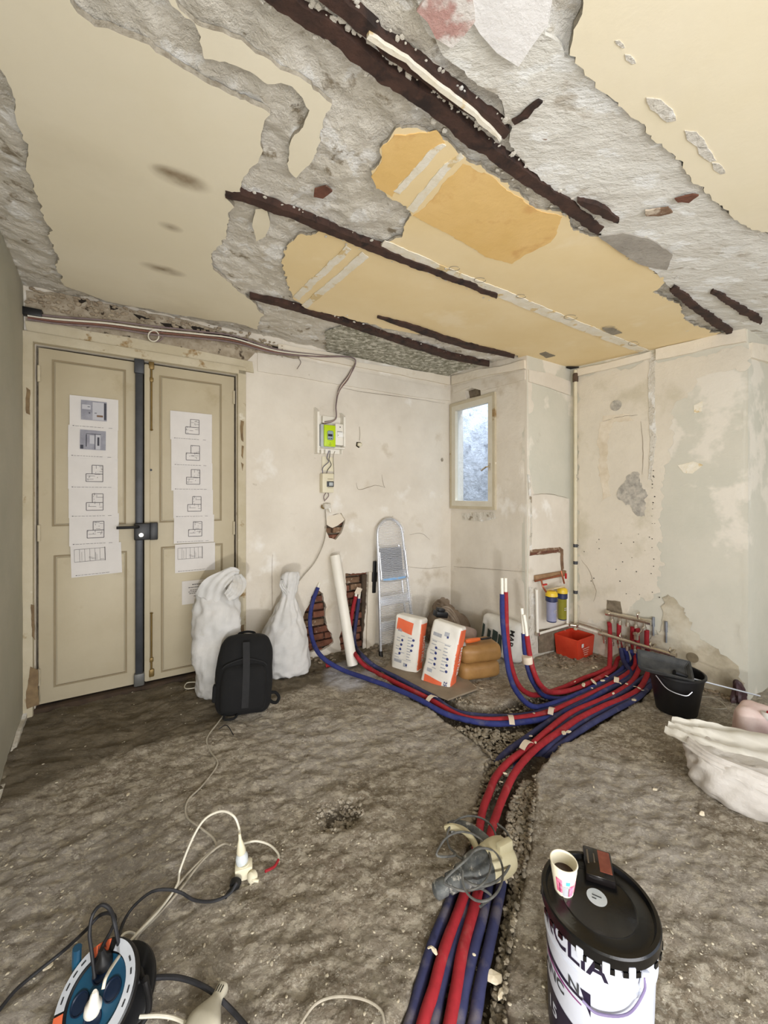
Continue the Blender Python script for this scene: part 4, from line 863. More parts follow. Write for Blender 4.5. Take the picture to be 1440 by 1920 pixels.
for k, pts in enumerate([[(617, 845, .03), (613, 858, .04), (616, 866, .05), (606, 876, .05), (605, 886, .04), (609, 893, .03)], [(619, 845, .03), (618, 856, .05), (617, 862, .05), (621, 872, .05), (614, 882, .04), (612, 893, .03)], [(628, 846, .02), (625, 858, .02), (626, 890, .015), (624, 922, .015)]]):
    cable('wire', wl(WA, pts), .003, [mat('navy_wire', (46, 44, 86), (60, 56, 100), .5), M_black_cable, M_gcable][k], ['navy wire curving left between the meter board and the fuse box', 'black wire curving right between the meter board and the fuse box', 'grey wire running straight down right of the fuse box'][k])
for k, pts in enumerate([[(611, 924, .03), (607, 932, .04), (609, 940, .03)], [(615, 924, .03), (616, 930, .04), (610, 938, .03)]]):
    cable('wire', wl(WA, pts), .0035, M_lav, ['left short lilac wire looping out below the fuse box', 'right short lilac wire looping out below the fuse box'][k])
a, b = WA.sz(609, 947, .01); sk = wroot('wall_socket', WA, a, b-.03, .01); tag(sk, 'dusty old socket dangling by its wires above the brick hole', 'socket')
bm = B(); box(bm, (.06, .035, .05), (.012, -.02, .02), bevel=.01); bumpy(bm, .004, 30); obj('body', bm, M_rough, sk)
bm = B(); tube(bm, [(-.035, -.02, .03), (-.04, -.03, .01), (-.02, -.03, 0)], .006, 8); obj('clamp', bm, M_brass, sk)
bm = B(); cyl(bm, (.03, -.03, .0), (.036, -.045, -.035), .012, .008, 10); obj('plug', bm, M_white, sk)
cable('grey_flex', wl(WA, [(610, 955, .03), (611, 990, .03), (606, 1020, .04), (590, 1054, .05), (570, 1078, .05), (556, 1096, .06), (553, 1104, .07)]), .0045, M_gcable, 'thin grey flex hanging from the socket down to the tied sack')
bm = B(); rock(bm, (0, 0, 0), .022, 5, .9, 2); o = obj('wall_plug_stub', bm, M_ivory); a, b = WA.sz(673, 834); o.location = WA.P(a, b, .016); tag(o, 'small chipped knob of plaster stuck to the wall right of the meter', 'wall stub')
cable('wall_thread', wl(WA, [(674, 800, .012), (675, 815, .014), (674, 826, .02)]), .002, M_gcable, 'short thin wire above the chipped wall knob')
o = None
# ================================================================== SACKS, BAGS, TOOLS BY THE BACK WALL
M_sack = mat('woven_white_sack', (196, 195, 192), (212, 210, 207), .75, nscale=6, bump=.0012, bscale=160, spots=[((196, 192, 184), 5, .62, .72)])
def faceyaw(x, y, extra=0): return math.atan2(y, x)-math.pi/2+extra
def at(u, v, z=0): p = FL(u, v); return Vector((p.x, p.y, gz(p.x, p.y)+z))
# white sack leaning on the door, folded top
p = at(398, 1312); s1 = empty('rubble_sack', (p.x-.01, p.y+.10, gz(p.x, p.y)+.005), faceyaw(p.x, p.y)); tag(s1, 'tall white woven rubble sack with folded over top, leaning on the door behind the backpack', 'sack', 'white woven sacks')
bm = B()
def fold1(t, z): return 1+.05*math.sin(3*t+z*9)+.035*math.sin(7*t-z*16)*(.4+z)+.02*math.sin(13*t+z*20)
loft(bm, [(0, -.01, 0, .07, .05), (.012, -.01, 0, .105, .08), (.08, -.005, 0, .125, .105), (.22, 0, 0, .145, .12), (.36, 0, .02, .15, .12), (.48, .0, .03, .148, .115), (.58, .005, .05, .145, .10), (.66, -.005, .07, .125, .07), (.72, .0, .08, .10, .045), (.76, .015, .085, .075, .03), (.775, .02, .085, .03, .012)], 64, 6, fold1)
bumpy(bm, .009, 9, 1); bumpy(bm, .007, 15, 3, True); bumpy(bm, .003, 40, 2); obj('sack_body', bm, M_sack, s1, smooth=70)
bm = B()                                          # the folded flap that points to the right
def fl_(P):
    n = len(P[0]); rows = [[bm.verts.new(q) for q in r_] for r_ in P]
    for a_, b_ in zip(rows, rows[1:]):
        for i in range(n-1): bm.faces.new((a_[i], a_[i+1], b_[i+1], b_[i]))
def flap(path, widths, nrm, m, parent, name, th=.004, seed=0, bump_=.006):
    """cloth strip: path of centre points, widths across, extruded"""
    global bm
    bm = B(); P = crom(path, 8); Wd = crom([Vector((w_, 0, 0)) for w_ in widths], 8); rows = []
    nrm = Vector(nrm).normalized()
    for i, (p_, w_) in enumerate(zip(P, Wd)):
        d_ = (P[min(i+1, len(P)-1)]-P[max(i-1, 0)]).normalized(); sd = d_.cross(nrm).normalized()
        row = []
        for j in range(13):
            t = j/12*2-1; q_ = p_+sd*t*w_.x/2
            q_ = q_+nrm*(bump_*math.sin(t*9+i*.35+seed)+bump_*.8*mnoise(q_*22))
            row.append(q_)
        rows.append(row)
    fl_(rows); e = bmesh.ops.extrude_face_region(bm, geom=bm.faces[:]); bmesh.ops.translate(bm, verts=[q for q in e['geom'] if isinstance(q, bmesh.types.BMVert)], vec=nrm*-th)
    bmesh.ops.recalc_face_normals(bm, faces=bm.faces); return obj(name, bm, m, parent, smooth=60)
flap([(-.07, -.005, .64), (-.03, -.02, .72), (.03, -.03, .775), (.09, -.02, .80), (.135, .0, .785)], [.16, .15, .11, .10, .07], (-.1, -1, .35), M_sack, s1, 'folded_top', seed=1)
flap([(.13, -.015, .795), (.135, -.05, .74), (.10, -.075, .69), (.055, -.085, .665)], [.05, .10, .10, .06], (.2, -1, .15), M_sack, s1, 'folded_flap', seed=2)
# second sack, tied like a bottle
p = at(527, 1275); s2_ = empty('rubble_sack', (p.x, p.y+.12, gz(p.x, p.y)+.005), faceyaw(p.x, p.y)); tag(s2_, 'white woven rubble sack pinched at its neck, right of the backpack', 'sack', 'white woven sacks')
bm = B()
def fold2(t, z):
    k = min(max((z-.2)/.35, 0), 1); return 1+.03*math.sin(2*t+1)+(.03+.10*k)*math.sin(8*t+z*4)*.5+.04*k*math.sin(13*t)
loft(bm, [(0, .0, 0, .15, .10), (.012, .0, 0, .175, .12), (.07, 0, 0, .185, .13), (.17, -.01, 0, .18, .14), (.27, -.01, .0, .165, .13), (.37, .0, .0, .13, .11), (.46, .01, .0, .095, .08), (.54, .02, .01, .06, .05), (.585, .024, .01, .048, .038), (.64, .03, .01, .058, .04), (.70, .04, .01, .066, .035), (.745, .045, .01, .062, .024), (.76, .05, .01, .04, .012)], 72, 6, fold2)
bumpy(bm, .007, 9, 4); bumpy(bm, .006, 14, 6, True); bumpy(bm, .003, 36, 5); obj('sack_body', bm, M_sack, s2_, smooth=70)
flap([(.02, -.03, .60), (-.02, -.035, .66), (-.025, -.03, .71)], [.03, .045, .02], (-.2, -1, .1), M_sack, s2_, 'frayed_corner', seed=5)
# backpack
M_pack = mat('black_nylon', (4, 4, 5), (8, 8, 9), .9, nscale=20, bump=.001, bscale=120)
M_web = mat('dark_webbing', (20, 20, 21), (27, 27, 29), .8, nscale=40)
p = at(446, 1345); bp = empty('backpack', (p.x, p.y+.08, gz(p.x, p.y)+.004), faceyaw(p.x, p.y, -.04), -.16, .05); tag(bp, 'black backpack with a vertical webbing strap, standing against the white sack', 'backpack')
bm = B(); loft(bm, [(0, 0, 0, .10, .06), (.01, 0, 0, .145, .085), (.06, 0, 0, .163, .10), (.2, 0, 0, .17, .105), (.32, 0, .0, .166, .095), (.40, 0, .01, .15, .08), (.445, 0, .015, .12, .06), (.462, 0, .015, .07, .03)], 56, 6, lambda t, z: 1+.012*math.sin(5*t+z*20), .62)
bumpy(bm, .006, 10, 2); obj('body', bm, M_pack, bp, smooth=60)
bm = B(); loft(bm, [(.03, 0, -.085, .10, .02), (.05, 0, -.09, .128, .038), (.18, 0, -.095, .132, .042), (.27, 0, -.088, .12, .034), (.30, 0, -.08, .09, .018)], 40, 5, None, .6); obj('front_pocket', bm, M_pack, bp, smooth=60)
bm = B(); tube(bm, [(-.13, -.103, .285), (-.10, -.112, .31), (0, -.106, .335), (.10, -.102, .31), (.13, -.095, .285)], .004, 6); obj('zip', bm, M_web, bp)
bm = B()
for z in np.linspace(.02, .42, 14): pass
pts = [(.0, -.10, .43), (.005, -.118, .36), (.01, -.134, .26), (.012, -.142, .16), (.012, -.138, .06)]
V = [[bm.verts.new((x_-.02, y_, z_)), bm.verts.new((x_+.02, y_, z_))] for x_, y_, z_ in pts]
for a_, b_ in zip(V, V[1:]): bm.faces.new((a_[0], a_[1], b_[1], b_[0]))
e = bmesh.ops.extrude_face_region(bm, geom=bm.faces[:]); bmesh.ops.translate(bm, verts=[q for q in e['geom'] if isinstance(q, bmesh.types.BMVert)], vec=(0, .004, 0)); bmesh.ops.recalc_face_normals(bm, faces=bm.faces)
obj('webbing_strap', bm, M_web, bp, smooth=60)
bm = B(); tube(bm, [(-.05, .06, .44), (-.045, .055, .46), (0, .055, .468), (.045, .055, .46), (.05, .06, .44)], .008, 8); obj('carry_handle', bm, M_pack, bp)
bm = B(); tube(bm, [(.15, -.02, .09), (.19, -.03, .10), (.215, -.035, .07), (.20, -.035, .04), (.165, -.025, .05)], .010, 8, closed=True); obj('side_loop', bm, M_pack, bp)
bm = B(); tube(bm, [(-.10, -.09, .03), (-.10, -.125, .008), (-.05, -.13, .006), (-.03, -.10, .015)], .007, 8); obj('lower_strap', bm, M_pack, bp)
bm = B(); box(bm, (.03, .06, .10), (-.165, -.03, .13), bevel=.01); obj('side_pouch', bm, M_pack, bp)

# white tube leaning on the wall
b = at(661, 1250); tp = WA.hit(628, 1042, .075)
r_ = .043; bm = B(); d_ = Vector(tp)-b; x_, y_, dd = frame_of(d_)
cyl(bm, b+Vector((0, 0, r_*.4)), tp, r_, seg=32); bmesh.ops.delete(bm, geom=[f for f in bm.faces if len(f.verts) > 4], context='FACES_ONLY')
cyl(bm, tp, b+Vector((0, 0, r_*.4)), r_*.93, seg=32, cap=False); bmesh.ops.recalc_face_normals(bm, faces=bm.faces)
tag(obj('white_tube', bm, M_white, base=tuple(b)), 'thick white plastic tube leaning on the back wall between the brick holes', 'tube')
# step ladder
ft = at(717, 1226); lad = empty('step_ladder', (ft.x+.17*DA.x, ft.y+.17*DA.y, ft.z), WA.ang()); tag(lad, 'folded aluminium step ladder wrapped in clear film, leaning on the back wall', 'ladder')
dist = (Vector((lad.location.x, lad.location.y))-WA.o).dot(WA.n); lean = dist-.06; HL = 1.20
def LP_(x, z, y=0): return (x, lean*z/HL+y, z)
def ladw(z): return .185-.055*z/HL
def rail(sx, y): return [LP_(sx*ladw(0), .01, y), LP_(sx*ladw(.4), .4, y), LP_(sx*ladw(.8), .8, y), LP_(sx*ladw(1.08), 1.08, y), LP_(sx*.095, 1.155, y), LP_(sx*.05, 1.19, y), LP_(0, 1.20, y)]
bm = B(); left = rail(-1, 0); right = rail(1, 0)[::-1][1:]; tube(bm, left+right, .013, 10, 6); obj('front_rail', bm, M_alu, lad)
for sx in (-1, 1):
    bm = B(); tube(bm, [LP_(sx*(ladw(0)-.03), .02, .055), LP_(sx*(ladw(.5)-.03), .5, .05), LP_(sx*(ladw(.95)-.03), .95, .035)], .010, 8); obj('rear_leg', bm, M_alu, lad)
    for yy in (0, .055):
        bm = B(); cyl(bm, LP_(sx*(ladw(0)-(0 if yy == 0 else .03)), -.005, yy), LP_(sx*(ladw(0)-(0 if yy == 0 else .03)), .045, yy), .019, .016, 12); obj('rubber_foot', bm, M_black, lad)
for z in (.24, .46, .68):
    w2 = ladw(z)*2-.02; bm = B(); box(bm, (w2, .012, .085), (0, 0, 0), Matrix.Rotation(-.25, 3, 'X'), bevel=.003)
    for k in range(5): box(bm, (w2*.9, .004, .004), (0, -.009, -.03+k*.015))
    t_ = obj('tread', bm, M_alu, lad); t_.location = LP_(0, z, .01)
bm = B(); box(bm, (.235, .02, .27), (0, 0, 0), bevel=.004); t_ = obj('platform', bm, mat('dark_grey_platform', (92, 98, 108), (108, 114, 124), .5, .2), lad); t_.location = LP_(0, .80, .01); t_.rotation_euler = (-math.atan2(lean, HL), 0, 0)
bm = B()
for k in range(15): box(bm, (.10, .004, .006), (-.055, -.013, -.115+k*.0165)); box(bm, (.10, .004, .006), (.055, -.013, -.115+k*.0165))
rb_ = obj('platform_ribs', bm, mat('dark_grey_rib', (64, 68, 76), rough=.5), t_)
bm = B(); tube(bm, [(-.14, -.02, .10), (-.142, -.03, -.10), (-.12, -.03, -.16), (.12, -.03, -.16), (.142, -.03, -.10), (.14, -.02, .10)], .007, 8, 3); t2 = obj('platform_brace', bm, M_alu, lad); t2.location = LP_(0, .80, .0); t2.rotation_euler = t_.rotation_euler
bm = B(); box(bm, (.25, .012, .02), (0, -.02, -.15), bevel=.003); t3 = obj('blue_edge', bm, mat('pale_blue_plastic', (126, 170, 214), (140, 184, 226), .4), lad); t3.location = LP_(0, .80, .0); t3.rotation_euler = t_.rotation_euler
fm = bpy.data.materials.new('clear_film'); fm.use_nodes = True; N = fm.node_tree.nodes; L = fm.node_tree.links; p_ = N['Principled BSDF']; p_.inputs['Base Color'].default_value = (.85, .87, .92, 1); p_.inputs['Roughness'].default_value = .25
tr = N.new('ShaderNodeBsdfTransparent'); mx = N.new('ShaderNodeMixShader'); wv = N.new('ShaderNodeTexWave'); wv.bands_direction = 'Z'; wv.inputs['Scale'].default_value = 22; wv.inputs['Distortion'].default_value = 5; wv.inputs['Detail'].default_value = 3
tc = N.new('ShaderNodeTexCoord'); L.new(tc.outputs['Object'], wv.inputs[0]); r = N.new('ShaderNodeMapRange'); r.inputs[3].default_value = .12; r.inputs[4].default_value = .42; L.new(wv.outputs['Fac'], r.inputs[0]); L.new(r.outputs[0], mx.inputs[0])
L.new(tr.outputs[0], mx.inputs[1]); L.new(p_.outputs[0], mx.inputs[2]); L.new(mx.outputs[0], N['Material Output'].inputs[0])
bm = B()
for y_, sgn in ((-.022, 1),):
    rows = []
    for i in range(36):
        z = .10+i/35*1.09; w2 = (ladw(z)+.012)*(1 if z < 1.1 else math.sqrt(max(0.02, 1-((z-1.1)/.10)**2)))
        rows.append([bm.verts.new(LP_(-w2+2*w2*j/10, z, y_+.006*math.sin(j*1.3+i*.9)+.004*mnoise(Vector((j*.6, i*.5, 1))))) for j in range(11)])
    for a_, b_ in zip(rows, rows[1:]):
        for j in range(10): bm.faces.new((a_[j], a_[j+1], b_[j+1], b_[j]))
obj('clear_film_wrap', bm, fm, lad, smooth=180)
# black spirit level tool leaning left of the ladder
q0 = WA.hit(701, 1112, .03); q1 = WA.hit(703, 1052, .02)
bm = B(); c = (q0+q1)/2; box(bm, (.035, .02, (q1-q0).length), bevel=.006); box(bm, (.05, .024, .09), (0, 0, 0), bevel=.006)
o = obj('black_bracket', bm, M_black); o.location = c; o.rotation_euler = (0, .04, WA.ang()); tag(o, 'black plastic bracket fixed upright on the wall left of the ladder', 'bracket')
# pale jamb strip beside brick slot
plate('slot_jamb', WA.P, jag(wpoly(WA, [(690, 1072), (702, 1072), (704, 1110), (703, 1160), (700, 1215), (686, 1218), (688, 1120)]), .03, .004, 5), thick=.02, off=.018, m=M_warm, parent=backA)
plate('slot_post', WA.P, jag(wpoly(WA, [(680, 1078), (689, 1078), (687, 1215), (680, 1215)]), .02, .003, 6), thick=.03, off=-.012, m=mat('dark_old_wood', (62, 50, 38), (86, 70, 54), .9, nscale=12), parent=backA)

# ---- mortar bags
M_bag = mat('white_paper_bag', (224, 220, 210), (232, 229, 221), .6, nscale=5, bump=.001, bscale=50)
M_or = mat('orange_print', (226, 104, 66), (232, 116, 78), .6, nscale=7)
M_navy = mat('navy_print', (44, 54, 112), (54, 64, 122), .6)
M_gp = mat('grey_print', (158, 160, 166), (176, 178, 184), .6, nscale=60)
def bag(name, loc, rz, rx, ry, w, d, h, m, label, cat='bag', group=None, seed=1, side=None, bulge=.02, rnd=.020, wr=.010, nn=24):
    r = empty(name, loc, rz, rx, ry); tag(r, label, cat, group)
    W2, D2 = w/2, d/2
    def surf_y(x, z): return -(D2+bulge*(1-(x/W2)**2)*(1-((z-h/2)/(h/2))**2))-wr*mnoise(Vector((x*12, seed, z*9)))
    bm = B(); bmesh.ops.create_cube(bm, size=2); bmesh.ops.subdivide_edges(bm, edges=bm.edges[:], cuts=nn, use_grid_fill=True)
    for v in bm.verts:
        x, y, z = v.co; q = Vector((x*W2, y*D2, z*h/2)); inner = Vector((max(-W2+rnd, min(W2-rnd, q.x)), max(-D2+rnd, min(D2-rnd, q.y)), max(-h/2+rnd, min(h/2-rnd, q.z))))
        dd_ = q-inner
        if dd_.length > 1e-6: q = inner+dd_.normalized()*rnd if dd_.length > rnd*.999 or True else q
        k = max(0, (1-(q.x/W2)**2)*(1-(q.z/(h/2))**2)); q.y += math.copysign(bulge*k, q.y)*min(1, abs(q.y)/D2*1.6)
        s_ = mnoise(Vector((q.x*12, seed, (q.z+h/2)*9-h/2*9*0))); q.y -= wr*s_*(1 if q.y < 0 else -1)*min(1, abs(q.y)/D2)
        q.x += wr*.8*mnoise(Vector((seed+4, q.y*10, q.z*12)))
        v.co = Vector((q.x, q.y, q.z+h/2))
    mats = [m]+([side[1]] if side else [])
    if side:
        bm.faces.ensure_lookup_table()
        for f in bm.faces:
            c_ = f.calc_center_median()
            if side[0](c_.x/W2, c_.y/D2, c_.z/h, f.normal): f.material_index = 1
    obj('bag_body', bm, mats, r, smooth=60)
    return r, surf_y
def quadp(bm, fn, x0, z0, x1, z1, e=.0018, n=4, sk=0):
    g = [[bm.verts.new((x0+(x1-x0)*i/n, fn(x0+(x1-x0)*i/n, z0+(z1-z0)*j/n+sk*i/n)-e, z0+(z1-z0)*j/n+sk*i/n)) for i in range(n+1)] for j in range(n+1)]
    for a_, b_ in zip(g, g[1:]):
        for i in range(n): bm.faces.new((a_[i], a_[i+1], b_[i+1], b_[i]))
def dot(bm, fn, x, z, r, e=.0026): bm.faces.new([bm.verts.new((x+r*math.cos(t), fn(x+r*math.cos(t), z+r*math.sin(t))-e, z+r*math.sin(t))) for t in np.linspace(0, 2*math.pi, 15)[:-1]])
def sidetext(par, body, size, W2, h, y0=0, m=None, name='side_lettering', z=.45):
    bm = B(); add_text(bm, body, size, lambda x, y: (W2+.007, y0+y, h*z-x)); o = obj(name, bm, m or M_sheet, par, smooth=0); return o
def front_print(r, f, w, h, flip=False):
    bm = B()
    zz = (lambda z: h-z) if flip else (lambda z: z)
    quadp(bm, f, -w*.42, zz(h*.05) if not flip else zz(h*.24), w*.22, zz(h*.22) if not flip else zz(h*.05), n=6, sk=(-.02 if flip else -.012)); obj('orange_panel', bm, M_or, r, smooth=60)
    bm = B(); rr = random.Random(3)
    for row in range(9):
        z = zz(h*(.34+.045*row)); x = -w*.38 if row % 3 else -w*.2
        quadp(bm, f, x, z, x+w*rr.uniform(.12, .22), z+h*.012, n=2); quadp(bm, f, .02, z, .02+w*rr.uniform(.1, .2), z+h*.014, n=2)
    quadp(bm, f, -w*.4, zz(h*.78), -w*.08, zz(h*.78)+h*.05, n=3); quadp(bm, f, .0, zz(h*.82), w*.16, zz(h*.82)+h*.06, n=3); quadp(bm, f, -w*.36, zz(h*.27), -w*.18, zz(h*.27)+h*.05, n=2)
    quadp(bm, f, -w*.42, zz(h*.72), w*.30, zz(h*.72)+.002, n=5)
    obj('grey_text_print', bm, M_gp, r, smooth=60)
    bm = B()
    for k in range(4): dot(bm, f, -w*.13-.004*k, zz(h*(.40+.075*k)), .010)
    for k in range(3): dot(bm, f, w*.30-.004*k, zz(h*(.36+.085*k)), .010)
    quadp(bm, f, w*.10, zz(h*.80), w*.16, zz(h*.80)+h*.03, e=.003, n=2)
    obj('navy_symbols', bm, M_navy, r, smooth=0)
pb = at(822, 1294); yaw = math.radians(10)
rB, fB = bag('mortar_bag', (pb.x, pb.y+.10, pb.z+.004), math.radians(-33), -.20, .13, .235, .115, .515, M_bag, 'white and orange mortar bag marked 25 kg, standing in front of the brown paper bags', group='white and orange mortar bags', side=(lambda x, y, z, n: x > .93 and abs(y) < .95 and .08 < z < .96, M_or), seed=2)
front_print(rB, fB, .225, .515)
bm = B(); add_text(bm, '25', .036, lambda x, y: (.075+y*1, fB(.075, .10)-.003, .10-x)); add_text(bm, 'kg', .018, lambda x, y: (.075+y, fB(.075, .06)-.003, .068-x)); obj('weight_print', bm, M_navy, rB, smooth=0)
sidetext(rB, 'MORTIER', .05, .1175, .535, 0, M_bag, z=.5)
pa = at(762, 1262); rA, fA = bag('mortar_bag', (pa.x-.0, pa.y+.07, pa.z+.004), math.radians(-30), -.12, .06, .235, .115, .47, M_bag, 'creased white and orange mortar bag standing right in front of the ladder', group='white and orange mortar bags', side=(lambda x, y, z, n: x > .93 and abs(y) < .95 and .16 < z < .93, M_or), seed=7, wr=.010)
front_print(rA, fA, .22, .47, True)
sidetext(rA, 'MORTIER', .05, .1175, .47, 0, M_bag, z=.5)
# brown bags, one on the other
M_brown = mat('brown_kraft_bag', (146, 108, 60), (166, 126, 74), .5, nscale=6, bump=.002, bscale=30, spots=[((142, 100, 50), 7, .60, .7)])
pc = at(895, 1272); yawc = WB.ang()+math.pi
def brownbag(z, dx, lab, seed):
    r, f = bag('paper_bag', (pc.x+dx, pc.y+.09, pc.z+z), math.radians(16), 0, 0, .34, .22, .135, M_brown, lab, group='brown paper bags', seed=seed, bulge=.012, rnd=.045, wr=.010, nn=14)
    bm = B(); box(bm, (.002, .03, .07), (.172, 0, .07)); obj('paper_label', bm, M_sheet, r); return r
brownbag(.0, 0, 'lower brown kraft paper bag under its twin, right of the mortar bags', 3)
brownbag(.128, .015, 'upper brown kraft paper bag carrying the orange handled trowel', 9)
t = empty('trowel', (pc.x-.02, pc.y+.05, pc.z+.268), math.radians(22), 0, 0); tag(t, 'bucket trowel with orange and black handle on the upper brown bag', 'trowel')
bm = B(); loft(bm, [(-.13, 0, 0, .012, .010), (-.10, 0, 0, .018, .014), (-.03, 0, 0, .016, .013), (0, 0, 0, .012, .010)], 14, 4); o = obj('handle', bm, mat('orange_rubber', (206, 96, 40), (216, 106, 48), .5), t); o.rotation_euler = (0, math.pi/2, 0); o.location = (.06, 0, .016)
bm = B(); box(bm, (.10, .018, .015), (.12, 0, .014), bevel=.006); obj('handle_tip', bm, M_black, t)
bm = B(); vs = [(-.07, 0), (-.10, .05), (-.20, .035), (-.20, -.035), (-.10, -.05)]; f = bm.faces.new([bm.verts.new((x, y, .004)) for x, y in vs]); e = bmesh.ops.extrude_face_region(bm, geom=[f]); bmesh.ops.translate(bm, verts=[q for q in e['geom'] if isinstance(q, bmesh.types.BMVert)], vec=(0, 0, .002)); bmesh.ops.recalc_face_normals(bm, faces=bm.faces); obj('blade', bm, M_alu, t, smooth=0)
# white and green bag lying against the window wall
pd = at(950, 1232); M_mb = mat('white_film_bag', (206, 204, 196), (220, 218, 212), .5, nscale=5, bump=.002, bscale=30)
rM, fM = bag('adhesive_bag', (WB.P(.79, 0, .145).x, WB.P(.79, 0, .145).y, pd.z+.004), WB.ang(), -.20, 0, .42, .13, .33, M_mb, 'white adhesive bag with dark green panels, lying against the window wall', seed=5, bulge=.03, rnd=.05, wr=.014)
bm = B()
for x0, x1, z0, z1 in ((-.17, -.145, .10, .24), (-.10, -.055, .09, .21), (-.035, .02, .07, .22), (.03, .075, .06, .20)): quadp(bm, fM, x0, z0, x1, z1, .004, 4, -.01)
obj('green_panel', bm, mat('dark_green_print', (46, 60, 56), (58, 72, 66), .6), rM, smooth=60)
bm = B(); add_text(bm, 'MAP', .066, lambda x, y: (.158+y, fM(.15, .18-x)-.006, .20-x)); obj('lettering', bm, M_black, rM, smooth=0)
# dirty sack slumped in the corner
M_dirty = mat('dirty_brown_sack', (112, 96, 80), (144, 126, 106), .9, nscale=7, bump=.004, bscale=40, spots=[((84, 70, 56), 8, .6, .7)])
pe = at(862, 1186); r = empty('dusty_sack', (.635, 3.84, gz(.635, 3.84)), 0); tag(r, 'slumped dusty brown sack heaped in the corner under the window', 'sack')
bm = B(); loft(bm, [(0, 0, 0, .16, .10), (.02, 0, 0, .20, .13), (.12, 0, 0, .21, .14), (.22, -.02, 0, .17, .11), (.31, -.05, 0, .10, .08), (.37, -.055, 0, .055, .05), (.40, -.05, 0, .02, .02)], 40, 5, lambda t_, z: 1+.08*math.sin(4*t_+z*10)+.05*math.sin(9*t_)); bumpy(bm, .02, 8, 3); bumpy(bm, .014, 16, 3, True); obj('sack_body', bm, M_dirty, r, smooth=50)
flap([(-.12, -.05, .20), (-.05, -.10, .33), (.03, -.11, .26), (.09, -.13, .12), (.12, -.14, .03)], [.04, .06, .06, .05, .03], (.1, -1, .3), mat('grey_cloth', (150, 134, 116), (168, 152, 134), .9, nscale=9), r, 'cloth_strap', seed=3)
pf = D(826, 1150, 3.30); r = empty('battery_charger', (pf.x, pf.y, 0), .3); r.location.z = pf.z-.03; tag(r, 'small black tool battery on the heap behind the mortar bags', 'battery')
bm = B(); box(bm, (.11, .08, .05), (0, 0, .025), Matrix.Rotation(.2, 3, 'Y'), bevel=.01); obj('case', bm, M_black, r); bm = B(); box(bm, (.06, .06, .03), (0, 0, .06), Matrix.Rotation(.2, 3, 'Y'), bevel=.006); obj('slide', bm, M_black, r)
M_col = [(150, 116, 110), (120, 104, 92)]
pg = D(858, 1195, 3.28); r, f_ = bag('cardboard_sack', (pg.x, pg.y, at(870, 1225).z+.01), math.radians(-20), 0, .1, .32, .20, .26, mat('mauve_grey_sack', (142, 120, 112), (164, 142, 130), .8, nscale=9, bump=.003), 'mauve grey crumpled sack carrying the battery, behind the mortar bags', seed=11, bulge=.03, rnd=.05, wr=.02, nn=12)
r.location.y += .12
# ================================================================== HEATING PIPES
PR = .0172
def pipe(pts, m, label, r=PR, group=None, name='insulated_pipe', caps=None, rough=.06, seg=12, n=6):
    """pts: Vectors, or (u, v, z) read on the floor plane"""
    P = [p if isinstance(p, Vector) else FL(p[0], p[1], p[2], it=False) for p in pts]
    c = Vector(P[0]); bm = B(); tube(bm, P, r, seg, n, rough=rough)
    if caps is None:
        o = obj(name, bm, m, base=tuple(c)); return tag(o, label, 'pipe', group)
    root = empty(name, c); tag(root, label, 'pipe', group); obj('sheath', bm, m, root, True)
    d = (P[0]-P[1]).normalized(); bm = B(); L_, rr_ = caps
    tube(bm, [P[0]-d*.01, P[0]+d*L_*.5+Vector((0, 0, L_*.05)), P[0]+d*L_], rr_, 10, 4); obj('pipe_core', bm, M_pex, root, True)
    return root
# ports of the two manifold bars on the right wall
lo0, lo1 = WC.hit(1128, 1188, .10), WC.hit(1262, 1228, .10)
up0, up1 = WC.hit(1141, 1150, .055), WC.hit(1216, 1166, .055)
def lo(t): return lo0.lerp(lo1, t)
def up(t): return up0.lerp(up1, t)
def drop(P, dz, z=.05):
    return [P+Vector((0, 0, -.03)), P+Vector((0, 0, -dz))]
gA = 'insulated heating pipes in the floor trench'
# first red: from the left end of the upper bar
pt = up(.02); pipe([pt+Vector((0, 0, -.075)), pt+Vector((0, -.01, -.16)), FL(1143, 1246, .04, False), (1137, 1254, .02), (1120, 1263, .0), (1094, 1272, -.01), (1054, 1290, -.015), (1014, 1302, -.01), (992, 1301, .02), Vector(D(972, 1284, 2.66)), D(958, 1245, 2.70), D(950.5, 1185, 2.73), D(948, 1110, 2.76)], M_red, 'tall red riser by the window wall looping back to the upper bar')
def upright(p, dirv, ln, label):
    bm = B(); tube(bm, [p, p+dirv*ln*.5, p+dirv*ln], .011, 10, 3); o = obj('bare_pipe_tip', bm, M_pex, base=tuple(p)); tag(o, label, 'pipe end', 'bare white pipe tips')
upright(D(948, 1110, 2.76), Vector((0, 0, 1)), .10, 'short white pipe tip above the red riser nearest the window wall')
pipe([D(941.5, 1114, 2.72), D(942, 1155, 2.70), D(945.6, 1199, 2.67), D(954, 1260, 2.62), D(970, 1299, 2.58), FL(1000, 1325, .0, False), (1040, 1318, -.01), (1083, 1302, -.01), (1123, 1283, .0), (1158, 1262, .0), (1176, 1240, .03), lo(.36)+Vector((0, 0, -.07))], M_blue, 'tall blue riser left of the red one by the window wall', caps=(.11, .011))
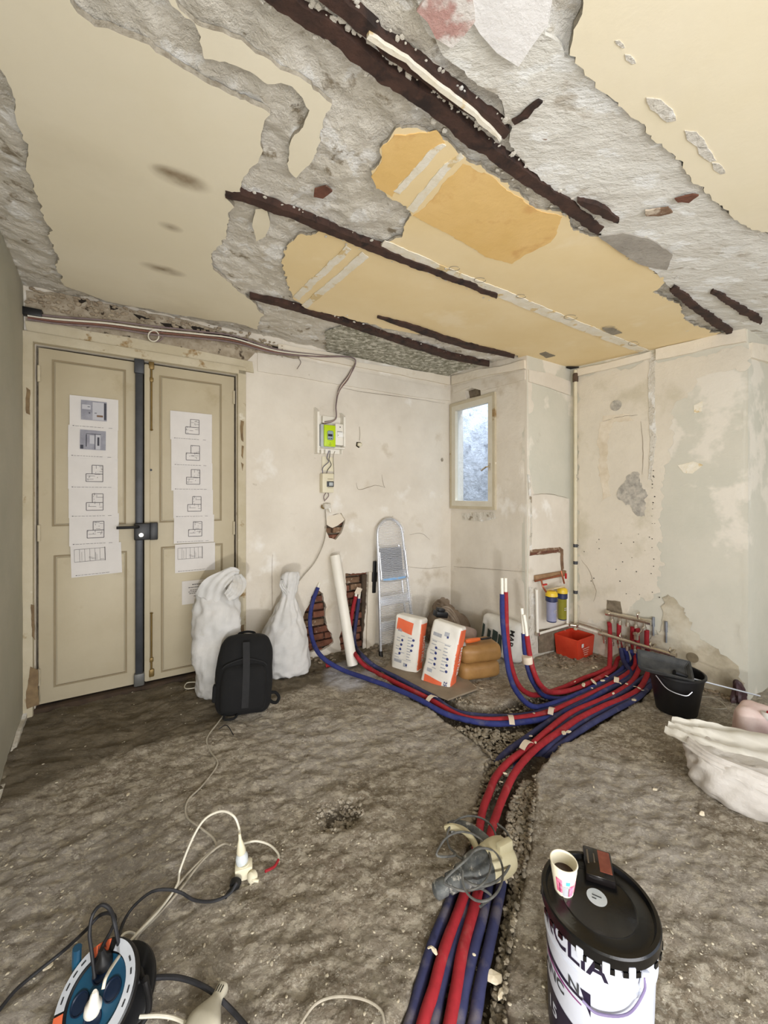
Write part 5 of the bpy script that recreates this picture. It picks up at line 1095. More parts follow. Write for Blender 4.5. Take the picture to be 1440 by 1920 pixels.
# second pair
pipe([D(988, 1192, 2.62), D(993, 1227, 2.61), D(1000, 1257, 2.585), D(1012, 1283, 2.55), FL(1030, 1297, .015, False), (1056, 1297, .0), (1086, 1289, .0), (1120, 1273, .005), (1150, 1254, .01), (1158, 1236, .03), up(.28)+Vector((.0, -.04, -.32)), up(.28)+Vector((0, 0, -.2)), up(.28)+Vector((0, 0, -.07))], M_red, 'red riser bound with pale tape beside its blue twin', caps=(.14, .011))
pipe([D(982, 1188, 2.64), D(985, 1227, 2.63), D(991, 1257, 2.61), D(1001, 1281, 2.58), FL(1018, 1303, -.01, False), (1050, 1311, -.02), (1092, 1300, -.02), (1130, 1282, -.02), (1164, 1262, -.01), (1188, 1240, .03), lo(.46)+Vector((0, 0, -.07))], M_blue, 'shorter blue riser bound with pale tape beside its red twin', caps=(.17, .011))
bm = B(); a_ = D(990, 1232, 2.605); tube(bm, [D(989.5, 1243, 2.6), D(988, 1230, 2.6)], .034, 14, 0); o = obj('tape_band', bm, M_tape, base=tuple(a_)); tag(o, 'pale tape wrapped round the short red and blue riser pair', 'tape')
# from the left hole: long blue
b0 = WA.hit(596, 1102, .02); b1 = WA.hit(586, 1130, .05); b2 = WA.hit(581, 1165, .10)
pipe([b0, b1, b2, D(587, 1203, 3.12), D(604, 1232, 3.02), FL(640, 1255, .022), FL(690, 1273, .022), FL(740, 1291, .018), FL(785, 1311, .01), (830, 1336, -.005), (866, 1348, -.015), (910, 1356, -.02), (957, 1356, -.02), (1029, 1346, -.02), (1083, 1326, -.01), (1123, 1302, .0), (1160, 1280, .0), (1196, 1255, .02), lo(.55)+Vector((0, 0, -.07))], M_blue, 'long blue pipe leaving the left brick hole and crossing the floor', caps=(.045, .010))
# pair from the slot
def slotp(u, v, off): return WA.hit(u, v, off)
pipe([slotp(667, 1118, .02), slotp(661, 1145, .02), slotp(656, 1180, .03), slotp(657, 1205, .06), D(668, 1230, 3.12), FL(690, 1252, .02), FL(740, 1279, .015), FL(775, 1296, .01), (809, 1313, .0), (860, 1341, -.015), (900, 1349, -.015), (957, 1348, -.01), (1022, 1337, -.01), (1075, 1316, -.005), (1110, 1300, .0), (1150, 1280, .01), (1185, 1256, .02), up(.62)+Vector((0, -.04, -.32)), up(.62)+Vector((0, 0, -.2)), up(.62)+Vector((0, 0, -.07))], M_red, 'red pipe coming out of the brick slot beside the white tube', caps=(.06, .012))
pipe([slotp(673, 1122, .01), slotp(668, 1160, .01), slotp(664, 1195, .03), slotp(668, 1215, .06), D(682, 1232, 3.10), FL(704, 1250, .02), FL(745, 1271, .015), (790, 1295, .005), (815, 1308, -.005), (860, 1336, -.02), (942, 1344, -.02), (1007, 1337, -.02), (1065, 1318, -.015), (1110, 1296, -.01), (1150, 1272, .0), (1190, 1250, .02), lo(.62)+Vector((0, 0, -.07))], M_blueD, 'dark blue pipe behind the red one from the brick slot', caps=(.05, .012))
bm = B(); box(bm, (.06, .006, .06), bevel=.002); bumpy(bm, .004, 30); o = obj('tape_flag', bm, M_tape); o.location = slotp(672, 1108, .04); o.rotation_euler = (.2, .4, WA.ang()); tag(o, 'torn pale tape on the pipe ends in the brick slot', 'tape')
for (u, v, z, rz, sx, lab) in ((809, 1311, .012, .75, .05, 'tape band round the red and blue pair near the mortar bags'), (958, 1350, .012, 1.4, .055, 'crumpled tape round the three pipes in the middle of the trench'), (1034, 1334, .012, 1.0, .045, 'tape band right of the crumpled one in the trench'), (987, 1398, .025, .7, .05, 'tape band round the two upper red pipes where they bend'), (1156, 1276, .03, 1.0, .04, 'dusty tape piece on the pipes near the manifold')):
    p = FL(u, v, z, False); bm = B(); rows = [[bm.verts.new(((i-3)*sx/3.2, (j-1)*.016, .020*(1-((i-3)/3)**2)+.003*mnoise(Vector((i*1.3, j*2.1, u))))) for j in range(3)] for i in range(7)]
    for a_, b_ in zip(rows, rows[1:]):
        for j in range(2): bm.faces.new((a_[j], b_[j], b_[j+1], a_[j+1]))
    e = bmesh.ops.extrude_face_region(bm, geom=bm.faces[:]); bmesh.ops.translate(bm, verts=[q for q in e['geom'] if isinstance(q, bmesh.types.BMVert)], vec=(0, 0, .003)); bmesh.ops.recalc_face_normals(bm, faces=bm.faces)
    o = obj('tape_band', bm, M_tape); o.location = p; o.rotation_euler = (0, 0, rz); tag(o, lab, 'tape')
# the run that leaves toward the viewer
runs = [
 ('red', [(776+21, 1905, -.005), (812, 1860, -.005), (834, 1778, -.005), (864, 1698, -.005), (884, 1630, -.002), (898, 1560, .0), (905, 1520, .0), (917, 1487, .0), (931, 1455, .0), (957, 1426, .0), (993, 1400, .0), (1029, 1368, .0), (1072, 1336, .0), (1123, 1314, .005), (1159, 1296, .01), (1188, 1274, .02)], .74, 'up', 'left of the two bright red pipes running to the foreground'),
 ('red', [(846, 1905, -.005), (856, 1850, -.005), (868, 1778, -.005), (890, 1698, -.005), (906, 1630, -.002), (921, 1560, .0), (930, 1530, .0), (942, 1498, .0), (964, 1451, .0), (993, 1415, .0), (1022, 1390, .0), (1054, 1368, .0), (1087, 1346, .0), (1130, 1325, .005), (1173, 1307, .01), (1203, 1286, .02)], .96, 'up', 'right of the two bright red pipes running to the foreground'),
 ('blue', [(770, 1915, -.02), (788, 1850, -.02), (809, 1778, -.02), (841, 1698, -.02), (866, 1630, -.025), (884, 1560, -.035), (898, 1500, -.035), (915, 1455, -.03), (945, 1415, -.028), (985, 1385, -.025), (1020, 1360, -.02), (1062, 1332, -.015), (1110, 1308, -.01), (1152, 1288, .0), (1184, 1268, .01)], .30, 'lo', 'leftmost blue pipe of the foreground run'),
 ('blue', [(815, 1915, -.02), (828, 1850, -.02), (850, 1778, -.02), (877, 1698, -.02), (895, 1630, -.025), (910, 1560, -.035), (924, 1505, -.035), (942, 1460, -.03), (970, 1425, -.028), (1003, 1399, -.025), (1040, 1372, -.02), (1080, 1342, -.015), (1128, 1318, -.005), (1166, 1300, .0), (1196, 1278, .01)], .70, 'lo', 'blue pipe between the two red ones in the foreground'),
 ('blue', [(860, 1915, -.02), (872, 1850, -.02), (889, 1778, -.02), (910, 1698, -.02), (922, 1630, -.03), (936, 1560, -.045), (948, 1510, -.045), (966, 1465, -.04), (996, 1430, -.035), (1028, 1402, -.03), (1062, 1374, -.025), (1100, 1350, -.02), (1142, 1328, -.01), (1186, 1305, .0), (1212, 1282, .01)], .80, 'lo', 'blue pipe just right of both red ones in the foreground'),
 ('blue', [(890, 1915, -.02), (900, 1850, -.02), (916, 1778, -.02), (933, 1698, -.02), (944, 1640, -.035), (958, 1570, -.05), (970, 1510, -.05), (986, 1460, -.04), (1008, 1430, -.035), (1040, 1405, -.03), (1074, 1380, -.025), (1110, 1356, -.015), (1152, 1332, -.005), (1196, 1308, .0), (1220, 1286, .01)], .90, 'lo', 'rightmost blue pipe of the foreground run beside the gravel'),
]
for col, pts, t, bar, lab in runs:
    P = lo(t) if bar == 'lo' else up(t)
    e_ = [P+Vector((0, -.04, -.32)), P+Vector((0, 0, -.2)), P+Vector((0, 0, -.07))] if bar == 'up' else [P+Vector((0, -.03, -.16)), P+Vector((0, 0, -.07))]
    pts = [(pts[0][0]-(pts[1][0]-pts[0][0])*2.4, 2040, pts[0][2])]+pts
    if bar == 'lo': pts = [(u, v, z-(.06 if 1425 < v < 1605 else .02 if 1605 <= v < 1640 else 0)) for u, v, z in pts]
    pipe(pts+e_, M_red if bar == 'up' else M_blueD, lab, group=gA)
# ================================================================== MANIFOLD
dC = Vector((WC.d.x, WC.d.y, 0)); nC = Vector((WC.n.x, WC.n.y, 0))
mf = empty('upper_manifold', tuple(up0), math.atan2(dC.y, dC.x)); tag(mf, 'upper nickel plated manifold bar with red pipes, on the right wall', 'manifold')
def bar(root, p0, p1, n, r, caps=True):
    bm = B(); cyl(bm, p0, p1, r, seg=18); obj('bar', bm, M_chrome, root, True)
    for i in range(n):
        t = (i+.5)/n; p = p0.lerp(p1, t)
        bm = B(); cyl(bm, p, p+Vector((0, 0, -.045)), r*.55, seg=12); cyl(bm, p+Vector((0, 0, -.045)), p+Vector((0, 0, -.075)), r*.85, seg=6); obj('port', bm, M_chrome, root, True)
    for t in (-.01, 1.01):
        p = p0.lerp(p1, t); d = (p1-p0).normalized(); bm = B(); cyl(bm, p-d*.016, p+d*.016, r*1.3, seg=8); obj('end_nut', bm, M_chrome, root, True)
bar(mf, up0, up1, 5, .019)
bm = B(); p = up(.78); tube(bm, [p+nC*-.05, p, p+nC*.03+Vector((0, 0, .05)), p+Vector((0, 0, .06))], .008, 8); obj('bracket', bm, M_chrome, mf, True)
ml = empty('lower_manifold', tuple(lo0), math.atan2(dC.y, dC.x)); tag(ml, 'lower nickel plated manifold bar with blue pipes, ending over the black bucket', 'manifold')
bar(ml, lo0, lo1, 9, .016)
for t in (.30, .72, .97):
    bm = B(); p = lo(t); tube(bm, [p+nC*-.09+Vector((0, 0, .01)), p+nC*-.02, p+nC*.02+Vector((0, 0, .03)), p+Vector((0, 0, .05))], .007, 8); obj('bracket', bm, M_chrome, ml, True)
for k, (u, v) in enumerate([(1142, 1262-90), (0, 0)][:1]):
    pass
for k, (p, c, lab) in enumerate([(up(.98)+nC*.0, 0, 'silver ball valve between the two manifold bars')]):
    r_ = empty('valve', tuple(lo(.52)+Vector((0, 0, .06)))); tag(r_, lab, 'valve'); bm = B(); lathe(bm, [(.010, -.03), (.018, -.025), (.018, .01), (.024, .015), (.024, .03), (.010, .035)], (0, 0, 0), 14); obj('body', bm, M_chrome, r_); bm = B(); tube(bm, [(0, 0, .02), (.02, -.02, .04), (.035, -.03, .08)], .006, 8); obj('lever', bm, M_chrome, r_)
# wall anchors
for k, (u, v0, v1, lab) in enumerate([(1225, 1157, 1192, 'left one of the two grey rods standing in the right wall'), (1249, 1165, 1205, 'right one of the two grey rods standing in the right wall')]):
    bm = B(); cyl(bm, WC.hit(u, v0, .02), WC.hit(u, (v0+v1)/2, .02), .011, seg=10); cyl(bm, WC.hit(u, (v0+v1)/2, .02), WC.hit(u, v1, .02), .007, seg=10)
    o = obj('threaded_rod', bm, mat('grey_zinc', (120, 124, 130), (142, 146, 152), .5, .4), base=tuple(WC.hit(u, v1, .02))); tag(o, lab, 'rod', 'grey threaded rods')
# ---- vertical pipe in the corner and the white run
vp = empty('corner_pipe', tuple(WC.hit(1078, 1185, .03)), 0); tag(vp, 'tall peeling cream pipe in the corner of the chimney breast, from ceiling to floor', 'pipe')
a_, b_ = WC.hit(1079, 700, .028), WC.hit(1077, 1180, .028); b_.x, b_.y = a_.x, a_.y
bm = B(); cyl(bm, a_+Vector((0, 0, .03)), b_, .016, seg=16); obj('pipe_body', bm, mat('peeling_cream_pipe', (206, 196, 168), (216, 208, 184), .5, nscale=8, spots=[((84, 76, 66), 6, .70, .73), ((120, 116, 112), 5, .66, .70)]), vp, True)
bm = B(); lathe(bm, [(.018, -.08), (.024, -.078), (.024, -.01), (.018, 0)], tuple(a_), 16); obj('collar', bm, mat('dark_brown_collar', (74, 58, 46), (94, 76, 60), .8, nscale=20), vp, True)
for v in (1023, 1055, 1110): p = WC.hit(1078, v, .03); bm = B(); lathe(bm, [(.017, -.015), (.020, -.013), (.020, .013), (.017, .015)], (a_.x, a_.y, p.z), 16); obj('dark_joint', bm, M_iron, vp, True)
bm = B(); q_ = WC.hit(1086, 690, .03); 
o = plate('painted_hole_shade', ceil_frame, jag(cpoly([(1062, 684), (1085, 684), (1102, 686), (1095, 697), (1075, 702), (1062, 698)]), .02, .004, 6), thick=.01, off=.026, m=M_dark, parent=ceiling)  # flat dark plate, shade of the pipe's ceiling hole painted in
wp = empty('white_water_pipe', tuple(WS.hit(1008, 1186, .05))); tag(wp, 'white plastic water pipe run, down from the filters and along to the manifold', 'pipe')
wpts = {k: v for k, v in dict(a=WS.hit(1006, 1105, .05), b=WS.hit(1008, 1185, .05), c=WS.hit(1066, 1172, .05), d=WC.hit(1084, 1173, .07), e=lo0, f=WS.hit(1064, 1110, .04), g=WS.hit(1063, 1165, .04)).items()}
wpts['b'].z = wpts['c'].z = wpts['d'].z = lo0.z
bm = B(); cyl(bm, wpts['a'], wpts['b'], .012, seg=14); obj('down_pipe', bm, M_white, wp, True)
bm = B(); cyl(bm, wpts['b'], wpts['c'], .011, seg=14); obj('short_run', bm, M_white, wp, True)
bm = B(); cyl(bm, wpts['d'], wpts['e'], .013, seg=14); obj('long_run', bm, M_white, wp, True)
bm = B(); cyl(bm, wpts['f'], Vector((wpts['f'].x, wpts['f'].y, lo0.z)), .011, seg=14); obj('down_pipe', bm, M_white, wp, True)
for k in ('b', 'c', 'd'):
    bm = B(); lathe(bm, [(.012, -.016), (.018, -.014), (.018, .014), (.012, .016)], tuple(wpts[k]), 14); obj('elbow', bm, M_chrome, wp, True)
bm = B(); cyl(bm, wpts['d'], wpts['c'], .010, seg=10); cyl(bm, wpts['d']+Vector((0, 0, .03)), wpts['e']+Vector((0, 0, .03)), .006, seg=10); obj('steel_link', bm, M_chrome, wp, True)
# ---- water filters
def wsz(u, v, off): return WS.hit(u, v, off)
M_cop = mat('copper_pipe', (150, 84, 60), (176, 108, 80), .4, .7, nscale=14)
fb = wroot('filter_bracket', WS, WS.sz(1034, 1080)[0], WS.sz(1034, 1080)[1], .0); tag(fb, 'brown wooden batten with copper pipes and red taps above the water filters', 'bracket')
A0 = WS.hit(1003, 1084, .02); A1 = WS.hit(1060, 1075, .02); bm = B()
mid = (A0+A1)/2; box(bm, ((A1-A0).length, .022, .05), bevel=.003); o = obj('batten', bm, mat('raw_brown_wood', (134, 104, 74), (160, 128, 94), .8, nscale=12), fb); o.location = mw(fb).inverted() @ mid
bm = B(); tube(bm, [WS.hit(1003, 1090, .045), WS.hit(1030, 1084, .045), WS.hit(1050, 1079, .05)], .007, 8); obj('copper_pipe', bm, M_cop, fb, True)
bm = B(); tube(bm, [WS.hit(1015, 1088, .06), WS.hit(1018, 1100, .08), WS.hit(1024, 1110, .09)], .008, 8); tube(bm, [WS.hit(1052, 1070, .05), WS.hit(1055, 1082, .06), WS.hit(1058, 1094, .06)], .008, 8); obj('tail', bm, M_cop, fb, True)
bm = B(); p = WS.hit(1022, 1096, .10); box(bm, (.045, .016, .014), tuple(mw(fb).inverted() @ p), bevel=.003); box(bm, (.014, .016, .05), tuple(mw(fb).inverted() @ WS.hit(1061, 1080, .07)), bevel=.003); obj('red_lever', bm, mat('red_tap', (176, 34, 34), (190, 44, 40), .5), fb)
def cartridge(u, v0, v1, off, rr_, body, lab):
    p0 = WS.hit(u, v1, off); p1 = WS.hit(u, v0, off); h = p1.z-p0.z; r = empty('water_filter', tuple(Vector((p0.x, p0.y, p0.z))), WS.ang()); tag(r, lab, 'water filter', 'cartridge water filters')
    bm = B(); lathe(bm, [(rr_*.7, 0), (rr_*.86, .006), (rr_*.88, h*.66), (rr_*.9, h*.68)], (0, 0, 0), 24); obj('bowl', bm, body, r)
    bm = B(); lathe(bm, [(rr_*.65, -.004), (rr_*.85, 0), (rr_*.87, .008)], (0, 0, 0), 24); obj('bowl_foot', bm, mat('navy_plastic', (34, 42, 78), (42, 50, 88), .4), r)
    bm = B(); lathe(bm, [(rr_*.92, h*.66), (rr_*1.05, h*.68), (rr_*1.05, h*.82), (rr_*.95, h*.83)], (0, 0, 0), 24); obj('collar', bm, MATS['navy_plastic'], r)
    bm = B(); lathe(bm, [(rr_*.95, h*.83), (rr_*1.08, h*.84), (rr_*1.02, h*.95), (rr_*.7, h)], (0, 0, 0), 24); obj('head', bm, mat('yellow_plastic', (222, 186, 40), (230, 198, 56), .4), r)
    for z in (.31, .37):
        bm = B(); vs = []
        for i in range(7):
            t_ = -math.pi/2-.5+i/6*.9; vs.append((rr_*.885*math.cos(t_), rr_*.885*math.sin(t_)))
        a_ = [bm.verts.new((x, y, h*z)) for x, y in vs]; b_ = [bm.verts.new((x, y, h*z+.007)) for x, y in vs]
        for i in range(6): bm.faces.new((a_[i], a_[i+1], b_[i+1], b_[i]))
        e = bmesh.ops.solidify(bm, geom=bm.faces[:], thickness=-.0012); obj('label_line', bm, M_sheet, r)
cartridge(1034, 1108, 1165, .115, .047, mat('clear_grey_bowl', (140, 142, 168), (152, 154, 180), .25, nscale=6), 'left water filter with a grey translucent bowl under the wooden batten')
cartridge(1054, 1102, 1161, .085, .043, mat('olive_bowl', (126, 122, 36), (142, 136, 48), .3, nscale=6), 'right water filter with an olive yellow bowl beside the corner pipe')
bm = B(); p = WS.hit(1041, 1103, .10); box(bm, (.16, .10, .012), bevel=.003); o = obj('cover_plate', bm, mat('buff_plate', (196, 178, 142), (206, 188, 152), .7), fb); o.location = mw(fb).inverted() @ p; o.rotation_euler = (-.35, 0, 0)
# red crate
pc2 = at(1090, 1224); cr = empty('red_crate', (pc2.x-.055, pc2.y+.015, pc2.z), WS.ang()+math.radians(2)); tag(cr, 'open red plastic tub smeared with white plaster in the corner under the filters', 'tub')
M_rc = mat('plaster_smeared_red_plastic', (202, 58, 34), (216, 74, 46), .5, nscale=7, spots=[((232, 196, 184), 5, .60, .68)])
def tub(root, w, d, h, t, m, name='shell', fl=.03):
    bm = B(); o0 = [(-w/2+fl, -d/2+fl), (w/2-fl, -d/2+fl), (w/2-fl, d/2-fl), (-w/2+fl, d/2-fl)]; o1 = [(-w/2, -d/2), (w/2, -d/2), (w/2, d/2), (-w/2, d/2)]
    i1 = [(x*(1-2*t/w), y*(1-2*t/d)) for x, y in o1]; i0 = [(x*(1-2*t/w), y*(1-2*t/d)) for x, y in o0]
    V = [[bm.verts.new((x, y, z)) for x, y in L_] for L_, z in ((o0, 0), (o1, h), (i1, h), (i0, t))]
    for a_, b_ in zip(V, V[1:]):
        for i in range(4): bm.faces.new((a_[i], a_[(i+1) % 4], b_[(i+1) % 4], b_[i]))
    bm.faces.new(V[0][::-1]); bm.faces.new(V[-1]); bmesh.ops.bevel(bm, geom=bm.edges[:], offset=.004, segments=2, affect='EDGES'); return obj(name, bm, m, root, smooth=40)
tub(cr, .275, .22, .185, .006, M_rc, fl=.012)
bm = B(); box(bm, (.03, .003, .03), (-.07, -.116, .13)); obj('white_mark', bm, M_sheet, cr); bm = B()
for k in range(4): box(bm, (.10-.015*k, .003, .006), (-.02, -.116, .10-.018*k), Matrix.Rotation(.02*k, 3, 'Y'))
o = obj('plaster_smear', bm, mat('pink_smear', (226, 164, 150)), cr); o['kind'] = 'stuff'
# ================================================================== BLACK BUCKET AND WHAT LIES ON IT
pk = at(1272, 1330); bk = empty('black_bucket', (pk.x, pk.y+.02, pk.z+.002)); tag(bk, 'black mixing bucket with a wire handle standing below the manifold', 'bucket')
bm = B(); lathe(bm, [(.100, 0), (.112, .004), (.150, .245), (.160, .250), (.160, .262), (.152, .266), (.147, .262), (.108, .012), (.0, .012)], (0, 0, 0), 40, cap=False); bmesh.ops.holes_fill(bm, edges=bm.edges[:], sides=60); obj('bucket_body', bm, M_black, bk)
bm = B(); tube(bm, [(-.155, -.03, .245), (-.13, -.10, .19), (-.06, -.155, .175), (-.02, -.16, .20)], .003, 6); obj('wire_handle', bm, M_alu, bk)
tr_ = empty('mortar_trough', (pk.x-.10, pk.y+.0, pk.z+.285), math.radians(-28), .42, .10); tag(tr_, 'dusty dark grey plastic trough lying across the black bucket', 'trough')
tub(tr_, .30, .17, .045, .01, mat('dusty_dark_plastic', (44, 46, 48), (76, 76, 74), .8, nscale=9, bump=.002), fl=.02)
rp0 = D(1281, 1268, 2.48); rp1 = D(1425, 1305, 2.42)
bm = B(); cyl(bm, rp0, rp1, .005, seg=8); tag(obj('mixing_rod', bm, M_alu, base=tuple(rp0)), 'long thin metal rod sticking out of the black bucket to the right', 'rod')
bm = B(); cyl(bm, rp0+(rp0-rp1)*.12+Vector((0, 0, .01)), rp0+(rp1-rp0)*.10, .018, .012, 12); o = obj('rod_handle', bm, M_black, base=tuple(rp0)); tag(o, 'black grip of the thin metal rod over the bucket rim', 'tool handle')
pl = at(1332, 1318, .006); bm = B(); tube(bm, [(.075*math.cos(t)*(1 if math.cos(t) > 0 else 1.2), .085*math.sin(t), .004*math.sin(3*t)) for t in np.linspace(0, 2*math.pi, 16)[:-1]], .004, 8, closed=True); o = obj('wire_loop', bm, M_gcable); o.location = (pl.x, pl.y, pl.z+.012); tag(o, 'loop of grey wire lying on the floor right of the black bucket', 'wire')
pw_ = WC.hit(1384, 1312, .07); r = empty('crumpled_bag', (pw_.x, pw_.y, gz(pw_.x, pw_.y)), .4); tag(r, 'small dark maroon crumpled bag against the right wall', 'bag')
bm = B(); loft(bm, [(0, 0, 0, .03, .03), (.01, 0, 0, .05, .04), (.08, .01, 0, .045, .03), (.14, -.01, 0, .018, .015), (.155, -.015, 0, .005, .005)], 24, 4, lambda t, z: 1+.2*math.sin(5*t+z*30)); bumpy(bm, .012, 18); obj('bag_body', bm, mat('maroon_film', (58, 38, 42), (78, 54, 58), .5, nscale=9), r, smooth=30)
# ================================================================== RUBBLE BAG AND ROLL AT THE RIGHT EDGE
pr = D(1425, 1470, 1.86); rbag = empty('big_rubble_bag', (1.79, 1.79, gz(1.79, 1.79)), math.atan2(pr.y, pr.x)-math.pi/2+.1); tag(rbag, 'large off-white rubble bag with open floppy top at the right edge', 'bag')
M_rb = mat('off_white_bag', (196, 190, 182), (210, 205, 198), .75, nscale=5, bump=.003, bscale=60)
def fr_(t, z): return 1+.02*math.sin(9*t+z*30)+.015*math.sin(17*t-z*50)+.03*math.sin(3*t+1)
bm = B(); loft(bm, [(0, 0, 0, .24, .15), (.01, 0, 0, .285, .18), (.05, 0, 0, .315, .20), (.10, 0, 0, .325, .20), (.155, 0, 0, .325, .19), (.19, 0, 0, .30, .17), (.20, 0, 0, .24, .12)], 80, 6, fr_, .8)
bumpy(bm, .008, 9, 3); bumpy(bm, .007, 18, 4, True); obj('bag_body', bm, M_rb, rbag, smooth=60)
flap([(-.39, .05, .205), (-.27, .01, .21), (-.08, -.01, .205), (.10, -.02, .205), (.30, -.02, .215)], [.12, .22, .34, .38, .38], (-.05, -.22, 1), mat('off_white_bag_inside', (206, 202, 190), (218, 214, 204), .6, nscale=5), rbag, 'open_top_flap', seed=2, bump_=.012)
flap([(-.32, -.06, .195), (-.22, -.155, .19), (-.04, -.19, .175), (.12, -.19, .16), (.28, -.16, .16)], [.05, .05, .07, .05, .06], (0, -1, .4), M_rb, rbag, 'rolled_rim', seed=6, bump_=.004)
pn = D(1428, 1345, 2.10); ro = empty('pink_white_sack', (pn.x+.02, pn.y+.05, gz(pn.x, pn.y)), .3); tag(ro, 'white and pink sack slumped behind the big rubble bag at the right edge', 'sack')
bm = B(); loft(bm, [(0, 0, 0, .07, .07), (.01, 0, 0, .10, .09), (.10, 0, 0, .115, .10), (.18, 0, 0, .11, .09), (.235, .0, 0, .08, .07), (.25, 0, 0, .03, .03)], 40, 5, lambda t, z: 1+.05*math.sin(4*t+z*15)); bumpy(bm, .010, 12); obj('sack_body', bm, mat('pinkish_sack', (206, 178, 172), (222, 204, 198), .7, nscale=7), ro, smooth=60)
bm = B(); cyl(bm, (-.045, -.09, .0), (-.035, -.06, .25), .026, .02, 12); bumpy(bm, .004, 20); obj('white_fold', bm, M_rb, ro)
bm = B(); cyl(bm, (-.035, -.075, .248), (-.035, -.07, .262), .012, .006, 8); obj('red_tip', bm, M_red, ro)
# ================================================================== FOREGROUND: PAINT BUCKET
pbk = Vector((.5576, 1.015)); zf = gz(*pbk); pu = empty('paint_bucket', (pbk.x, pbk.y, zf+.001), math.atan2(pbk.y, pbk.x)-math.pi/2); tag(pu, 'white paint bucket with purple and black print and a scuffed black lid, lower right', 'bucket')
HB = .352-zf; M_pw = mat('white_bucket_plastic', (194, 198, 209), (202, 206, 217), .35, nscale=4); M_pl = mat('black_lid_plastic', (5, 5, 6), (10, 10, 11), .22, nscale=7, bump=.001, bscale=18, spots=[((30, 30, 32), 9, .68, .76)])
def rb_at(z): return .118+(.128-.118)*z/HB
bm = B(); lathe(bm, [(.112, 0), (.118, .006), (rb_at(HB*.72), HB*.72), (rb_at(HB*.72)+.004, HB*.725), (rb_at(HB*.75)+.004, HB*.745), (rb_at(HB*.75), HB*.75), (rb_at(HB), HB-.02)], (0, 0, 0), 72); obj('bucket_body', bm, M_pw, pu)
bm = B(); lathe(bm, [(.134, HB-.030), (.137, HB-.026), (.137, HB-.004), (.134, HB), (.126, HB), (.123, HB-.006), (.121, HB-.010), (.090, HB-.010), (.087, HB-.008), (.084, HB-.010), (.0, HB-.010)], (0, 0, 0), 96, cap=False)
for i in range(30):
    t = i/30*6.283+.1; 
    if R.random() < .75: box(bm, (.012, .004, .012), (.1365*math.cos(t), .1365*math.sin(t), HB-.034), Matrix.Rotation(t+math.pi/2, 3, 'Z'))
lid = obj('lid', bm, M_pl, pu)
def onb(a, z, e=.0012): r_ = rb_at(z)+e+(.004 if HB*.715 < z < HB*.755 else 0); return (r_*math.sin(a), -r_*math.cos(a), z)
def bucket_patch(poly_az, m, name, e=.0012, kind=None):
    """poly in (angle, z): finely split so that it follows the round side"""
    me_ = plate(name, lambda a, z, o: Vector(onb(a, z, o)), poly_az, thick=.0006, off=e, m=m, step=.03 if False else 0, world=False); me_.parent = pu; return me_
def arc_rect(a0, a1, zf0, zf1, m, name, e=.001, n=24):
    bm = B(); A_ = [bm.verts.new(onb(a0+(a1-a0)*i/n, zf0(i/n), e)) for i in range(n+1)]; C_ = [bm.verts.new(onb(a0+(a1-a0)*i/n, zf1(i/n), e)) for i in range(n+1)]
    for i in range(n): bm.faces.new((A_[i], A_[i+1], C_[i+1], C_[i]))
    return obj(name, bm, m, pu, smooth=60)
M_pur = mat('dark_purple_print', (24, 17, 38), (32, 24, 48), .35); M_mag = mat('magenta_print', (120, 30, 104), (134, 40, 116), .35)
arc_rect(-1.75, -.18, lambda t: HB*.60-.012*t, lambda t: HB*.66-.028*t, M_pur, 'purple_band')
arc_rect(-1.2, -.28, lambda t: HB*.565-.012*t, lambda t: HB*.590-.018*t, M_mag, 'magenta_band')
arc_rect(-1.9, -.30, lambda t: 0.006, lambda t: HB*.42-.03*t, M_pur, 'lower_purple_field')
bm = B(); A_ = [onb(-.30, HB*.65), onb(-.12, HB*.655), onb(-.12, HB*.50), onb(-.20, HB*.56)]; bm.faces.new([bm.verts.new(p) for p in A_]); obj('purple_arrow', bm, M_pur, pu)
bm = B(); add_text(bm, 'ERCLIA', .066, lambda x, y: onb(-.66+x/.13, HB*.835+y*1.0+.004)); obj('lettering', bm, M_pur, pu, smooth=0)
bm = B(); add_text(bm, 'ANC', .040, lambda x, y: onb(-.95+x/.13, HB*.50+y*.9, .0016)); add_text(bm, 'N', .04, lambda x, y: onb(-.42+x/.13, HB*.625+y*.9, .0022)); obj('small_lettering', bm, M_iron, pu, smooth=0)
bm = B(); add_text(bm, '15', .045, lambda x, y: onb(-1.0+x/.13, HB*.24+y, .002)); obj('white_number', bm, M_pw, pu, smooth=0)
for a_ in (-.28, .12, .52):
    bm = B(); box(bm, (.016, .006, .026), (0, 0, 0), bevel=.002); o = obj('lid_tab', bm, M_pw, pu); o.location = onb(a_, HB-.030, .009); o.rotation_euler = (0, 0, a_)
bm = B(); tube(bm, [onb(.75, HB-.045, .008), onb(.72, HB-.075, .012), onb(.45, HB-.125, .010), onb(.0, HB-.150, .007), onb(-.25, HB-.145, .006)], .0028, 8); obj('handle_wire', bm, mat('purple_grey_wire', (112, 100, 136), (126, 114, 150), .4), pu)
bm = B(); box(bm, (.02, .008, .035), bevel=.003); o = obj('handle_lug', bm, M_pw, pu); o.location = onb(.78, HB-.055, .006); o.rotation_euler = (.0, .3, .78)
bm = B(); lathe(bm, [(.0, 0), (.024, 0), (.024, .0008), (.0, .0008)], (0, 0, 0), 32, cap=False); st = obj('round_sticker', bm, mat('grey_sticker', (176, 182, 184), (188, 194, 196), .5, nscale=9), pu)
ps = D(1118, 1682, 1.0); 
def onlid(u, v, z): return FL(u, v, z, False)
zl = zf+HB-.010
q = onlid(1119, 1683, zl); st.location = mw(pu).inverted() @ Vector((q.x, q.y, zl+.0005))
